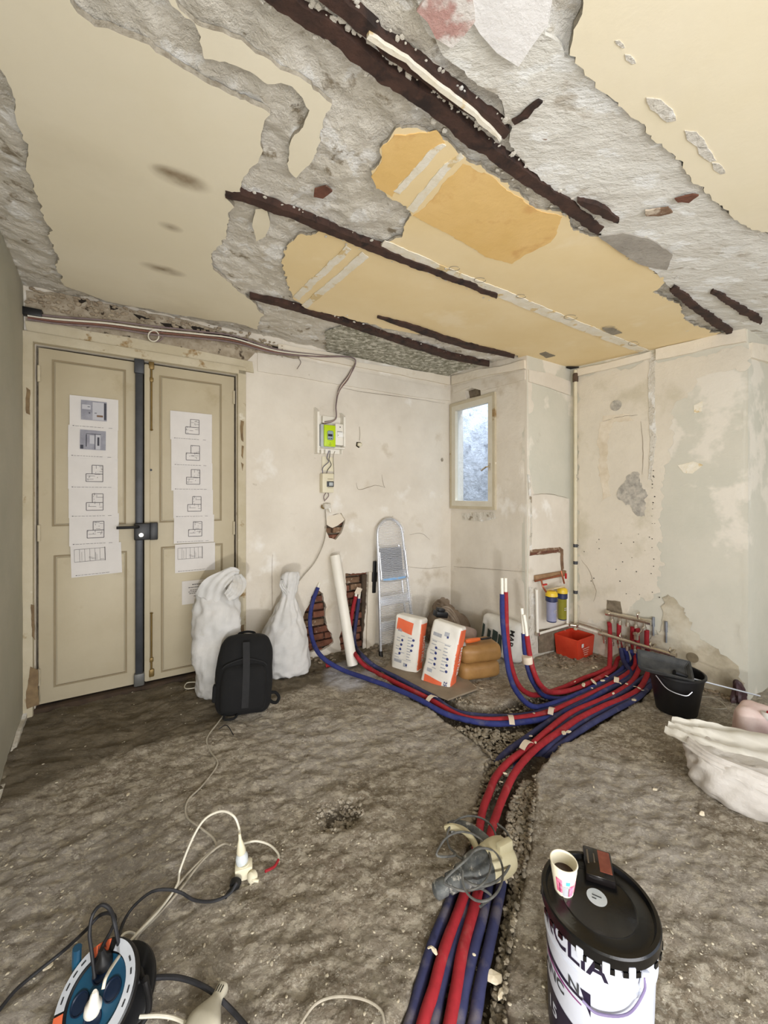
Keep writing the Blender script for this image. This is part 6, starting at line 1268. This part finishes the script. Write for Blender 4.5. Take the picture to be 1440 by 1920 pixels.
bm = B(); box(bm, (.022, .003, .0004), (0, .003, .0012)); box(bm, (.010, .003, .0004), (-.006, -.006, .0012)); o = obj('sticker_mark', bm, M_iron, pu); o.location = st.location
# cup of coffee
q = onlid(1057, 1668, zl); cu_ = empty('coffee_cup', (q.x, q.y, zl+.0005), .2); tag(cu_, 'small paper cup half full of coffee standing on the paint bucket lid', 'cup')
cr0, cr1, ch = .0235, .033, .078
bm = B(); lathe(bm, [(cr0, 0), (cr0, .002), (cr1*.985, ch-.018), (cr1, ch-.004), (cr1+.002, ch-.002), (cr1+.001, ch), (cr1-.001, ch), (cr1-.002, ch-.004), (cr0-.002, .003), (0, .003)], (0, 0, 0), 48, cap=False); obj('cup_body', bm, mat('cream_cup', (234, 226, 200), (240, 233, 210), .4), cu_)
bm = B(); lathe(bm, [(0, 0), (cr0+(cr1-cr0)*.62-.002, 0), (0, .0005)], (0, 0, ch*.60), 40, cap=False); obj('coffee', bm, mat('coffee', (44, 22, 14), (52, 27, 17), .12), cu_)
def oncup(a, z, e=.0006): r_ = cr0+(cr1*.985-cr0)*z/(ch-.018)+e; return (r_*math.sin(a), -r_*math.cos(a), z)
def cuprect(a0, a1, z0, z1, m, e=.0006, n=8):
    A_ = [cupbm.verts.new(oncup(a0+(a1-a0)*i/n, z0, e)) for i in range(n+1)]; C_ = [cupbm.verts.new(oncup(a0+(a1-a0)*i/n, z1, e)) for i in range(n+1)]
    for i in range(n): cupbm.faces.new((A_[i], A_[i+1], C_[i+1], C_[i]))
for nm, m, rects in (('pink_print', mat('pink_print', (206, 74, 112), (226, 150, 176), .5, nscale=120), [(-1.3, -.75, .012, .050), (-.15, .35, .004, .036), (.5, 1.1, .01, .04)]), ('grey_print_block', M_gp, [(-.72, -.22, .006, .034)]), ('blue_print_spot', mat('blue_spot', (80, 170, 206)), [(-.45, -.12, .038, .048)]), ('dark_print_stroke', mat('maroon_ink', (72, 20, 44)), [(-1.0, -.93, .012, .04), (-.2, -.15, .006, .03)])):
    cupbm = B()
    for k, r_ in enumerate(rects): cuprect(*r_, m, .0006+.0003*(nm[0] in 'bd'))
    o = obj(nm, cupbm, m, cu_); o['kind'] = 'stuff'
# dark packet
q = onlid(1122, 1632, zl); pk_ = empty('glossy_packet', (q.x, q.y, zl+.001), math.radians(-22)); tag(pk_, 'dark glossy packet with a reddish corner lying on the bucket lid behind the sticker', 'packet')
bm = B(); box(bm, (.072, .095, .022), (0, 0, .011), bevel=.004); obj('packet_body', bm, mat('glossy_black', (16, 13, 13), rough=.12), pk_)
bm = B(); box(bm, (.030, .070, .001), (.016, .006, .0226)); obj('red_panel', bm, mat('dull_red_print', (104, 50, 40), (124, 66, 52), .2, nscale=30), pk_)
bm = B(); box(bm, (.003, .03, .001), (-.010, .01, .0226)); box(bm, (.004, .045, .001), (-.026, .01, .0226)); o = obj('brown_print', bm, mat('bronze_print', (92, 80, 64)), pk_); o['kind'] = 'stuff'

# ================================================================== HAMMER DRILL
M_dg = mat('dusty_dark_grip', (62, 66, 68), (104, 106, 104), .7, nscale=30, bump=.002, bscale=60, spots=[((168, 166, 158), 40, .58, .66)]); M_cr = mat('dusty_cream_housing', (184, 174, 140), (198, 190, 158), .6, nscale=9, spots=[((150, 140, 112), 12, .62, .7)])
ca_, cb_ = FL(822, 1668, .07, False), FL(925, 1612, .085, False)
d_ = (cb_-ca_); L_ = d_.length; dr = empty('rotary_hammer_drill', tuple(ca_), math.atan2(d_.y, d_.x)); dr.scale = (1.18, 1.18, 1.18); dr.rotation_euler[1] = -.06; tag(dr, 'dusty hammer drill with cream housing lying across the red and blue pipes', 'drill')
RX = Matrix.Rotation(math.pi/2, 3, 'Y')
def tl(bm, prof, seg=24, yo=0, zo=0): lathe(bm, prof, (0, yo, zo), seg, Matrix.Rotation(math.pi/2, 3, 'Y'))
bm = B(); tl(bm, [(.010, -.015), (.019, -.01), (.022, -.004), (.022, .022), (.017, .028), (.017, .034)]); obj('chuck_nose', bm, M_dg, dr)
bm = B(); tl(bm, [(.018, .032), (.025, .036), (.025, .058), (.021, .064)]); obj('chuck_sleeve', bm, M_dg, dr)
bm = B(); tl(bm, [(.006, -.012), (.007, -.006), (.006, -.004)]); obj('chuck_mouth', bm, M_chrome, dr)
bm = B(); tl(bm, [(.020, .064), (.029, .070), (.032, .078), (.031, .10)]); obj('front_collar', bm, M_dg, dr)
bm = B(); tl(bm, [(.031, .10), (.040, .108), (.044, .13), (.044, .165), (.040, .172)]); bumpy(bm, .0015, 60); obj('gear_case', bm, M_dg, dr)
bm = B(); loft(bm, [(.17, 0, 0, .040, .042), (.18, 0, .0, .044, .046), (.22, 0, .0, .044, .050), (.25, .0, 0, .036, .044), (.26, 0, 0, .02, .03)], 28, 5, None, .8); bmesh.ops.rotate(bm, verts=bm.verts, cent=(0, 0, 0), matrix=RX); obj('motor_housing', bm, M_cr, dr)
# D handle pointing up and back
hp = [(.215, .03, .0), (.205, .075, .004), (.185, .12, .006), (.155, .145, .006), (.135, .15, .006)]
bm = B(); tube(bm, hp, lambda t: .021-.004*t, 14, 5); obj('grip', bm, M_dg, dr)
bm = B(); tube(bm, [(.165, .035, .012), (.168, .07, .022), (.160, .105, .024), (.138, .135, .02), (.120, .15, .01)], .010, 10, 5); obj('cream_handle_rim', bm, M_cr, dr)
bm = B(); box(bm, (.016, .04, .014), (.172, .075, .014), Matrix.Rotation(.2, 3, 'Z'), bevel=.005); obj('trigger', bm, M_black, dr)
bm = B(); box(bm, (.05, .02, .03), (.225, -.02, .048), bevel=.004); obj('top_panel', bm, M_cr, dr)
# its cord, coiled loosely over it
def ringpts(u, v, z, ru, rv, t0, t1, n, rot=0, dz=.01):
    out = []
    for t in np.linspace(t0, t1, n):
        x = ru*math.cos(t); y = rv*math.sin(t); out.append(FL(u+x*math.cos(rot)-y*math.sin(rot), v+x*math.sin(rot)+y*math.cos(rot), z+dz*math.sin(2*t), False))
    return out
M_dc = mat('dusty_rubber_cord', (72, 72, 70), (112, 112, 108), .7, nscale=22)
P = ringpts(884, 1572, .10, 46, 42, 2.2, 2.2-6.4, 16, .2)+ringpts(870, 1615, .13, 50, 56, 3.6, 3.6+5.4, 14, -.3)+ringpts(905, 1640, .14, 38, 50, -2.6, 3.2, 14, .1)
cable('drill_cord', P, .0037, M_dc, 'dusty black cord of the hammer drill, looped loosely over it', 'cord', n=5)
cable('drill_cord', ringpts(905, 1600, .10, 55, 62, -1.4, 1.9, 10, .3)+[FL(920, 1678, .02, False), FL(900, 1700, .03, False)], .0042, M_dc, 'outer loop of the drill cord hanging to the gravel side', 'cord', n=5)

# ================================================================== CABLES ON THE FLOOR
def fc(pts):
    out = []
    for u, v, z in pts:
        p = FL(u, v, z, False); g = gz(p.x, p.y)
        if z <= .02: p.z = max(p.z, g+z+.004)
        out.append(p)
    return out
cable('grey_flex', fc([(425, 1352, .006), (410, 1372, .006), (388, 1400, .006), (395, 1420, .006), (408, 1440, .006), (380, 1478, .006), (352, 1510, .006), (350, 1535, .006), (375, 1556, .006), (400, 1572, .006), (404, 1590, .008), (385, 1606, .006), (350, 1640, .006), (318, 1680, .006), (270, 1735, .006), (235, 1778, .012), (205, 1825, .03)]), .0042, M_gcable, 'long beige cable winding from the backpack to the cable reel')
cable('grey_flex', fc([(432, 1584, .03), (420, 1582, .02), (398, 1596, .008), (370, 1625, .006), (340, 1665, .006), (300, 1712, .006), (262, 1750, .006), (240, 1785, .006)]), .0040, M_gcable, 'second beige cable running beside the long one to the reel')
cable('black_cable', fc([(444, 1655, .03), (430, 1676, .010), (400, 1690, .006), (365, 1688, .012), (340, 1674, .03), (315, 1668, .05), (285, 1672, .06), (255, 1695, .06), (235, 1722, .05), (224, 1752, .05), (218, 1790, .06)]), .0048, M_black_cable, 'black cable arching from the adaptor block back to the reel')
cable('black_cable', fc([(-25, 1925, .006), (0, 1893, .006), (30, 1856, .006), (70, 1822, .006), (120, 1782, .02), (160, 1745, .09), (185, 1718, .12), (205, 1712, .14), (216, 1722, .15), (208, 1745, .15), (192, 1775, .14), (182, 1802, .12), (176, 1835, .10)]), .0048, M_black_cable, 'black cable entering at the left edge and looping into the reel')
cable('black_cable', fc([(224, 1800, .10), (222, 1770, .14), (215, 1730, .19), (206, 1705, .21), (190, 1697, .22), (174, 1715, .20), (168, 1750, .17), (172, 1785, .14), (178, 1835, .10)]), .0048, M_black_cable, 'tall black cable loop standing above the reel')
cable('black_cable', fc([(250, 1842, .05), (285, 1834, .03), (325, 1832, .03), (360, 1840, .03), (392, 1856, .03), (415, 1875, .02), (440, 1900, .006), (470, 1935, .006)]), .0062, M_black_cable, 'thick black cable leaving the reel to the right behind the white plug')
cable('white_cable', fc([(193, 1855, .16), (200, 1830, .17), (222, 1795, .13), (250, 1758, .05), (300, 1705, .02), (332, 1660, .01), (338, 1630, .03), (362, 1570, .12), (385, 1535, .17), (415, 1521, .19), (438, 1530, .18), (448, 1552, .14), (450, 1572, .10)]), .0040, M_wcable, 'white cable arching high from the reel plug to the upright plug')
cable('white_cable', fc([(456, 1582, .03), (480, 1577, .02), (505, 1584, .010), (521, 1600, .010), (522, 1612, .012)]), .0038, M_wcable, 'white cable curving round behind the adaptor block')
cable('red_sleeve', fc([(522, 1612, .012), (514, 1625, .015), (497, 1634, .02)]), .0048, M_red, 'short red sleeve on the white cable right of the adaptor block', 'sleeve')
cable('white_cable', fc([(256, 1752, .006), (240, 1748, .04), (226, 1758, .05), (212, 1790, .04), (205, 1812, .05)]), .0035, M_wcable, 'short pale cable loop just above the reel')
cable('white_cable', fc([(-0+262, 1906, .01), (300, 1905, .008), (330, 1910, .006), (360, 1925, .006)]), .0045, M_wcable, 'white cable between the reel and the big white plug at the bottom edge')
cable('white_cable', fc([(560, 1925, .006), (590, 1888, .008), (625, 1870, .010), (665, 1870, .010), (695, 1882, .008), (715, 1900, .006), (722, 1925, .006)]), .0035, M_gcable, 'pale cable arc at the bottom edge left of the blue pipes')
cable('thin_wire', fc([(438, 1392, .006), (425, 1378, .02), (410, 1384, .006)]), .0025, M_black_cable, 'small dark wire hook on the floor beside the beige cable')
cable('cable_loop', fc([(372, 1300, .006), (352, 1301, .006), (346, 1308, .006), (352, 1313, .006), (374, 1311, .006)]), .0035, M_wcable, 'small cream cable loop at the foot of the leaning sack')
# adaptor block with three plugs
q = FL(455, 1640, 0, False); g = gz(q.x, q.y)
ad = empty('adaptor_block', (q.x, q.y+.01, g+.002), math.radians(20)); tag(ad, 'cream three way adaptor block lying on the floor', 'adaptor')
bm = B(); box(bm, (.062, .045, .045), (0, 0, .0225), bevel=.006); obj('body', bm, M_ivory, ad)
bm = B(); cyl(bm, (0, 0, .045), (0, 0, .049), .020, seg=20); obj('socket_face', bm, M_ivory, ad)
ug = empty('white_plug', (q.x-.006, q.y+.012, g+.051), .2, -.05, -.1); tag(ug, 'large white plug standing upright in the adaptor block', 'plug')
bm = B(); lathe(bm, [(.020, 0), (.022, .004), (.022, .022), (.016, .034)], (0, 0, 0), 20); obj('plug_base', bm, mat('grey_white_plug', (200, 206, 208), (212, 218, 220), .4), ug)
bm = B(); lathe(bm, [(.015, .034), (.017, .04), (.012, .065), (.006, .085), (.0045, .105)], (0, 0, 0), 20); obj('plug_neck', bm, M_ivory, ug)
bm = B(); r = empty('black_plug', (q.x-.012, q.y-.030, g+.024), 0); tag(r, 'round black plug on the near side of the adaptor block', 'plug'); lathe(bm, [(.019, 0), (.020, .006), (.018, .018), (.008, .026)], (0, 0, 0), 20, Matrix.Rotation(math.pi/2+.25, 3, 'X')); obj('plug_body', bm, M_black, r)
bm = B(); tube(bm, [(0, -.022, 0), (-.012, -.036, -.004), (-.02, -.052, -.010)], .006, 8); obj('strain_relief', bm, M_black, r)
r = empty('cream_plug', (q.x+.045, q.y-.010, g+.022), -.5); tag(r, 'round cream plug with the red sleeved cable on the adaptor block', 'plug'); bm = B(); lathe(bm, [(.018, 0), (.019, .006), (.017, .016), (.008, .022)], (0, 0, 0), 20, Matrix.Rotation(math.pi/2-.3, 3, 'X')); obj('plug_body', bm, M_ivory, r)
bm = B(); tube(bm, [(0, -.012, .002), (.014, -.016, .004), (.030, -.006, .0)], .005, 8); obj('strain_relief', bm, M_ivory, r)

# ================================================================== CABLE REEL
qc = D(183, 1868, 1.03); rl = empty('cable_reel', tuple(qc)); tag(rl, 'blue and grey cable reel with orange warning stickers at the bottom left', 'cable reel')
RM = (Matrix.Rotation(math.radians(-18), 3, 'Z') @ Matrix.Rotation(math.radians(38), 3, 'X'))   # local z is the reel's axis
RR = .105
def rlathe(prof, m, name, seg=48): bm = B(); lathe(bm, prof, (0, 0, 0), seg, RM, cap=False); return obj(name, bm, m, rl)
M_teal = mat('petrol_blue_plastic', (18, 62, 88), (26, 76, 102), .35, nscale=7); M_ring = mat('light_grey_ring', (176, 180, 186), (190, 194, 200), .45, nscale=9)
rlathe([(0, .002), (.075, .002), (.078, .008), (RR-.004, .010), (RR, .006), (RR, -.006), (RR-.006, -.010), (.06, -.012), (.06, -.075), (RR-.006, -.077), (RR, -.080), (RR, -.090), (0, -.092)], M_black, 'spool')
rlathe([(0, .0035), (.074, .0035)], M_teal, 'socket_disc')
bm = B(); 
for k in range(7): bm_ = None
def ringseg(a0, a1, m, name, r0=.078, r1=RR-.003, z=.0115, n=20):
    bm = B(); A_ = []; C_ = []
    for i in range(n+1):
        t = a0+(a1-a0)*i/n; A_.append(bm.verts.new(RM @ Vector((r0*math.cos(t), r0*math.sin(t), z)))); C_.append(bm.verts.new(RM @ Vector((r1*math.cos(t), r1*math.sin(t), z))))
    for i in range(n): bm.faces.new((A_[i], C_[i], C_[i+1], A_[i+1]))
    return obj(name, bm, m, rl)
M_os = mat('orange_sticker', (210, 96, 58), (222, 112, 74), .5, nscale=8)
ringseg(-.6, 1.75, M_ring, 'printed_ring'); ringseg(1.95, 2.45, M_os, 'orange_sticker'); ringseg(2.5, 3.7, M_ring, 'printed_ring'); ringseg(3.75, 4.15, M_os, 'orange_sticker'); ringseg(4.2, 5.5, M_ring, 'printed_ring')
bm = B()
for t in (.1, .35, .7, 1.0, 2.7, 2.95, 3.2, 3.45):
    for w_ in (0, .05): p = RM @ Vector((.091*math.cos(t+w_), .091*math.sin(t+w_), .0122)); box(bm, (.008, .004, .0006), tuple(p), RM @ Matrix.Rotation(t+math.pi/2, 3, 'Z'))
add_text(bm, '16A', .016, lambda x, y: RM @ Vector((.091*math.cos(2.2-x/.09)-0, .091*math.sin(2.2-x/.09), .0125))+RM @ Vector((y*math.cos(2.2), y*math.sin(2.2), 0)))
o = obj('printed_marks', bm, M_iron, rl, smooth=0); o['kind'] = 'stuff'
for k, (a_, rr_) in enumerate([(.5, .042), (2.1, .042), (3.7, .042), (5.3, .042)]):
    c = RM @ Vector((rr_*math.cos(a_), rr_*math.sin(a_), .004)); bm = B(); lathe(bm, [(.0, .0012), (.019, .0012), (.021, .004), (.023, .004), (.023, 0)], tuple(c), 24, RM, cap=False); obj('socket', bm, mat('dark_blue_socket', (10, 26, 48), (14, 32, 56), .35), rl)
# plugs in the reel
c = RM @ Vector((.010, -.022, .004)); r = empty('white_plug', tuple(qc+c)); tag(r, 'white plug with the arching cable, plugged into the reel', 'plug')
bm = B(); lathe(bm, [(.018, 0), (.020, .004), (.019, .020), (.012, .032), (.009, .055), (.005, .066)], (0, 0, 0), 20, Matrix.Rotation(.25, 3, 'Y') @ RM.to_3x3() @ Matrix.Rotation(-.5, 3, 'X')); obj('plug_body', bm, M_white, r)
c = RM @ Vector((-.022, .048, .004)); r = empty('black_plug', tuple(qc+c)); tag(r, 'black plug pushed into the upper socket of the reel', 'plug')
bm = B(); lathe(bm, [(.019, 0), (.021, .004), (.019, .022), (.010, .034), (.006, .055)], (0, 0, 0), 20, RM @ Matrix.Rotation(-.5, 3, 'X')); obj('plug_body', bm, M_black, r)
# stand: handle left, feet right
st0 = RM @ Vector((0, 0, -.10))
bm = B(); tube(bm, [(-.085, .05, -.09), (-.098, .055, .00), (-.098, .055, .055), (-.097, .055, .065)], .011, 10); obj('blue_handle', bm, M_teal, rl)
gl_ = gz(qc.x, qc.y)-qc.z+.008
bm = B(); tube(bm, [(-.085, .05, -.08), (-.04, .11, -.04), (.04, .10, -.03), (.09, .05, -.02), (.115, .02, gl_+.09), (.118, .015, gl_), (.05, -.09, gl_), (-.05, -.10, gl_), (-.11, -.03, gl_), (-.10, .04, gl_), (-.095, .055, gl_+.05), (-.09, .05, -.08)], .008, 10, 5); obj('tube_stand', bm, M_black, rl)
# big white plug lying at the bottom edge
q = FL(392, 1898, .03, False); r = empty('cee_plug', (q.x, q.y, gz(q.x, q.y)+.032), math.radians(-12), 0, 0); tag(r, 'big off-white plug with three vent slots lying at the bottom edge', 'plug')
M_off = mat('off_white_plug', (176, 170, 152), (190, 184, 166), .5, nscale=9)
bm = B(); loft(bm, [(-.05, 0, 0, .045, .028), (-.02, 0, 0, .046, .030), (.0, 0, 0, .036, .026), (.022, 0, 0, .020, .020), (.035, 0, 0, .016, .016), (.060, 0, 0, .0155, .015), (.064, 0, 0, .012, .012)], 32, 5, None, .75); bmesh.ops.rotate(bm, verts=bm.verts, cent=(0, 0, 0), matrix=Matrix.Rotation(-math.pi/2, 3, 'X')); obj('plug_body', bm, M_off, r)
for k in (-1, 0, 1):
    bm = B(); box(bm, (.0022, .016, .003), (k*.0065, .046, .0145)); obj('vent_slot', bm, M_black, r)
# red pipe cap by the tube
q = FL(617, 1249, 0); r = empty('loose_red_stopper', (q.x, q.y, gz(q.x, q.y)+.012)); tag(r, 'small red plastic stopper on the floor between the sack and the white tube', 'stopper')
bm = B(); cyl(bm, (-.025, 0, .004), (.02, .005, .008), .020, .016, 12); bumpy(bm, .003, 40); obj('cap_body', bm, M_red, r)
# plywood scrap under the mortar bags
q = FL(800, 1283); pts = [FL(u, v, .0) for u, v in [(715, 1262), (840, 1316), (895, 1296), (860, 1262), (790, 1235), (740, 1235)]]; q0 = pts[0]
bm = B(); f = bm.faces.new([bm.verts.new((p.x-q.x, p.y-q.y, .004)) for p in pts]); e = bmesh.ops.extrude_face_region(bm, geom=[f]); bmesh.ops.translate(bm, verts=[v for v in e['geom'] if isinstance(v, bmesh.types.BMVert)], vec=(0, 0, .012)); bmesh.ops.recalc_face_normals(bm, faces=bm.faces)
o = obj('board_scrap', bm, mat('grey_brown_board', (124, 110, 92), (144, 130, 110), .9, nscale=6), smooth=0); o.location = (q.x, q.y, .004); tag(o, 'thin grey brown board under the mortar bags', 'board')

# ================================================================== GRAVEL, STONES, CHIPS
def rnd_in(poly):
    xs_ = [p[0] for p in poly]; ys_ = [p[1] for p in poly]
    while True:
        x, y = R.uniform(min(xs_), max(xs_)), R.uniform(min(ys_), max(ys_))
        if pip([x], [y], poly)[0]: return x, y
M_grav = mat('grey_brown_gravel', (104, 94, 78), (168, 158, 138), .95, nscale=42, bump=.002, bscale=80, spots=[((182, 172, 152), 12, .6, .66)])
# shared rock shapes
import itertools
ico = bmesh.new(); bmesh.ops.create_icosphere(ico, subdivisions=1, radius=1); IV = np.array([v.co[:] for v in ico.verts]); IF = np.array([[v.index for v in f.verts] for f in ico.faces]); ico.free()
def rocks_mesh(name, items, m, parent, kind='stuff', flat=.65):
    V = []; F = []; k = 0
    for (x, y, z, s, sd) in items:
        rr_ = np.random.RandomState(sd); v = IV*(1+.25*(rr_.rand(len(IV), 1)-.5)*2)*np.array([s*(.8+.5*rr_.rand()), s*(.6+.4*rr_.rand()), s*flat*(.6+.5*rr_.rand())])
        a = rr_.rand()*6.28; c_, s_ = math.cos(a), math.sin(a); v = np.stack([v[:, 0]*c_-v[:, 1]*s_, v[:, 0]*s_+v[:, 1]*c_, v[:, 2]], 1)+np.array([x, y, z])
        V.append(v); F.append(IF+k); k += len(IV)
    V = np.concatenate(V); F = np.concatenate(F); me_ = bpy.data.meshes.new(name); me_.from_pydata(V.tolist(), [], F.tolist()); me_.update()
    o = new_obj(name, me_, m, parent); o['kind'] = kind; return o
gp1 = [FL(u, v, it=False)[:2] for u, v in [(905, 1455), (917, 1415), (885, 1385), (850, 1358), (870, 1352), (960, 1362), (1010, 1355), (985, 1400), (945, 1440), (920, 1490), (903, 1540), (890, 1580), (880, 1570), (893, 1500)]]
gp2 = [FL(u, v, it=False)[:2] for u, v in [(960, 1480), (985, 1450), (1004, 1452), (1001, 1520), (990, 1600), (970, 1700), (952, 1800), (945, 1990), (905, 1990), (925, 1830), (940, 1740), (955, 1640), (945, 1560)]]
gp3 = [FL(u, v, it=False)[:2] for u, v in [(850, 1300), (920, 1325), (985, 1300), (1050, 1285), (1000, 1330), (900, 1340), (862, 1335)]]
items = []
for poly, n, s0, s1 in ((gp1, 900, .005, .016), (gp2, 1500, .005, .013), (gp3, 250, .005, .013), (TR, 900, .004, .010)):
    for i in range(n):
        x, y = rnd_in(poly); s = s0+(s1-s0)*R.random()**2; g_ = gz(x, y); items.append((x, y, (max(g_, -.052)+s*.5+R.random()*.016 if poly is not TR else g_+s*.3), s, R.randint(0, 9999)))
rocks_mesh('gravel', items, M_grav, floor)
items = []
for i in range(260):
    a = R.random()*6.28; r_ = R.random()**.7*.085; x, y = HOLE[0]+r_*1.2*math.cos(a), HOLE[1]+r_*math.sin(a); s = .004+.009*R.random()**2; items.append((x, y, gz(x, y)+s*.4, s, i))
rocks_mesh('hole_rubble', items, mat('pale_rubble', (132, 122, 106), (172, 164, 148), .95, nscale=40), floor)
items = []
for i in range(3200):                        # loose grit and chips over the whole slab
    v = V0+90+(R.random()**.8)*980; u = R.uniform(-30, 1470)
    p = FL(u, v, 0, False)
    if p.y > 3.6 or (Vector((p.x, p.y))-WC.o).dot(WC.n) < .03 or (Vector((p.x, p.y))-WA.o).dot(WA.n) < .02 or (Vector((p.x, p.y))-WB.o).dot(WB.n) < .02 and p.y > 3.3 or (Vector((p.x, p.y))-WE.o).dot(WE.n) < .02: continue
    s = .0016+.0045*R.random()**4; items.append((p.x, p.y, gz(p.x, p.y)+s*.2, s, i))
rocks_mesh('grit', items, mat('pale_grit', (176, 164, 142), (204, 196, 176), .95, nscale=60), floor, flat=.4)
items = []
for i in range(420):                         # rubble heaps under the filters and along the walls
    w_, (u0, u1), off = R.choice([(WS, (992, 1066), (.02, .30)), (WC, (1078, 1130), (.02, .18)), (WA, (560, 715), (.01, .14)), (WC, (1240, 1400), (.01, .08))])
    s_ = R.uniform(w_.sz(u0, 1150)[0], w_.sz(u1, 1150)[0]); p = w_.P(s_, 0, R.uniform(*off)); s = .006+.018*R.random()**2; items.append((p.x, p.y, gz(p.x, p.y)+s*.3, s, i))
rocks_mesh('wall_foot_rubble', items, mat('dusty_rubble', (122, 108, 90), (156, 142, 122), .95, nscale=24), floor)
# larger stones, each one a part of the floor
stones = []
for k in range(6):
    bm = B(); rock(bm, (0, 0, 0), 1, 100+k, .7, 2); me_ = bpy.data.meshes.new('stone'); bm.to_mesh(me_); bm.free(); me_.materials.append(M_grav); stones.append(me_)
def stone(u, v, s, z=0, m=None, name='stone', k=None):
    p = FL(u, v, z, False); me_ = stones[R.randrange(6) if k is None else k]; o = bpy.data.objects.new(name, me_); COL.objects.link(o); o.parent = floor
    o.location = (p.x, p.y, (gz(p.x, p.y) if z == 0 else p.z)+s*.3); o.scale = (s, s, s); o.rotation_euler = (R.uniform(-.3, .3), R.uniform(-.3, .3), R.random()*6.28); return o
for (u, v, s) in [(851, 1352, .020), (868, 1360, .018), (888, 1362, .024), (905, 1360, .020), (878, 1372, .014), (918, 1378, .012), (896, 1512, .028), (903, 1498, .018), (986, 1456, .022), (975, 1470, .016), (1003, 1445, .012), (948, 1425, .012), (985, 1560, .014), (975, 1620, .013), (967, 1665, .014), (985, 1500, .013), (962, 1700, .013), (1000, 1420, .010)]: stone(u, v, s)
for poly, n in ((gp1, 70), (gp2, 130)):
    for i in range(n):
        x, y = rnd_in(poly); s = .009+.009*R.random()**2; o = bpy.data.objects.new('stone', stones[R.randrange(6)]); COL.objects.link(o); o.parent = floor
        o.location = (x, y, max(gz(x, y), -.052)+.014+s*.35); o.scale = (s, s*.8, s*.9); o.rotation_euler = (R.uniform(-.5, .5), R.uniform(-.5, .5), R.random()*6.28)
# pale chips lying on the pipes
chip_me = []
for k in range(4):
    bm = B(); rock(bm, (0, 0, 0), 1, 300+k, .28, 1); me_ = bpy.data.meshes.new('plaster_chip'); bm.to_mesh(me_); bm.free(); me_.materials.append(mat('pale_chip', (206, 192, 164), (222, 211, 188), .9, nscale=2)); chip_me.append(me_)
for (u, v, s, z) in [(1057, 1250, .022, .0), (1112, 1252, .016, .03), (1118, 1250, .014, .03), (1094, 1284, .022, .03), (1113, 1278, .030, .03), (1130, 1276, .018, .03), (1163, 1281, .016, .035), (1175, 1282, .016, .035), (1190, 1287, .012, .035), (1205, 1294, .012, .03), (1198, 1290, .014, .035), (1186, 1312, .032, .01), (1057, 1374, .022, .02), (1066, 1372, .016, .02), (995, 1380, .014, .01), (1004, 1392, .010, .03), (1001, 1337, .012, .01), (1078, 1278, .010, .03), (947, 1450, .012, .02), (940, 1466, .010, .01), (806, 1776, .010, .02), (814, 1782, .015, .015), (889, 1790, .006, .02), (925, 1832, .028, -.02), (940, 1862, .016, -.02), (949, 1652, .012, -.02), (958, 1640, .014, -.01), (932, 1615, .016, .0), (887, 1286, .026, .0), (903, 1290, .016, .0), (1110, 1290, .010, .03), (1150, 1300, .012, .03), (1138, 1268, .012, .035), (240, 1500, .012, .0), (1316, 1522, .016, .0), (1228, 1476, .012, .0), (90, 1808, .014, .0), (548, 1555, .006, .0), (552, 1670, .006, .0), (1113, 1478, .006, .0)]:
    p = FL(u, v, z, False); o = bpy.data.objects.new('plaster_chip', R.choice(chip_me)); COL.objects.link(o); o.parent = floor
    o.location = (p.x, p.y, (p.z if z else gz(p.x, p.y)+.004)); o.scale = (s, s*.8, s); o.rotation_euler = (R.uniform(-.4, .4), R.uniform(-.4, .4), R.random()*6.28)
# prints made of many tiny marks cannot be picked apart: mark them so
for o in bpy.data.objects:
    if o.type == 'MESH' and o.parent and o.name.split('.')[0] in ('print', 'grey_text_print', 'navy_symbols', 'photo_detail_dark', 'photo_detail_light', 'photo_print', 'lettering', 'small_lettering', 'side_lettering', 'weight_print', 'platform_ribs', 'mark', 'label_strip', 'button', 'sticker_mark', 'white_number', 'printed_mark'): o['kind'] = 'stuff'
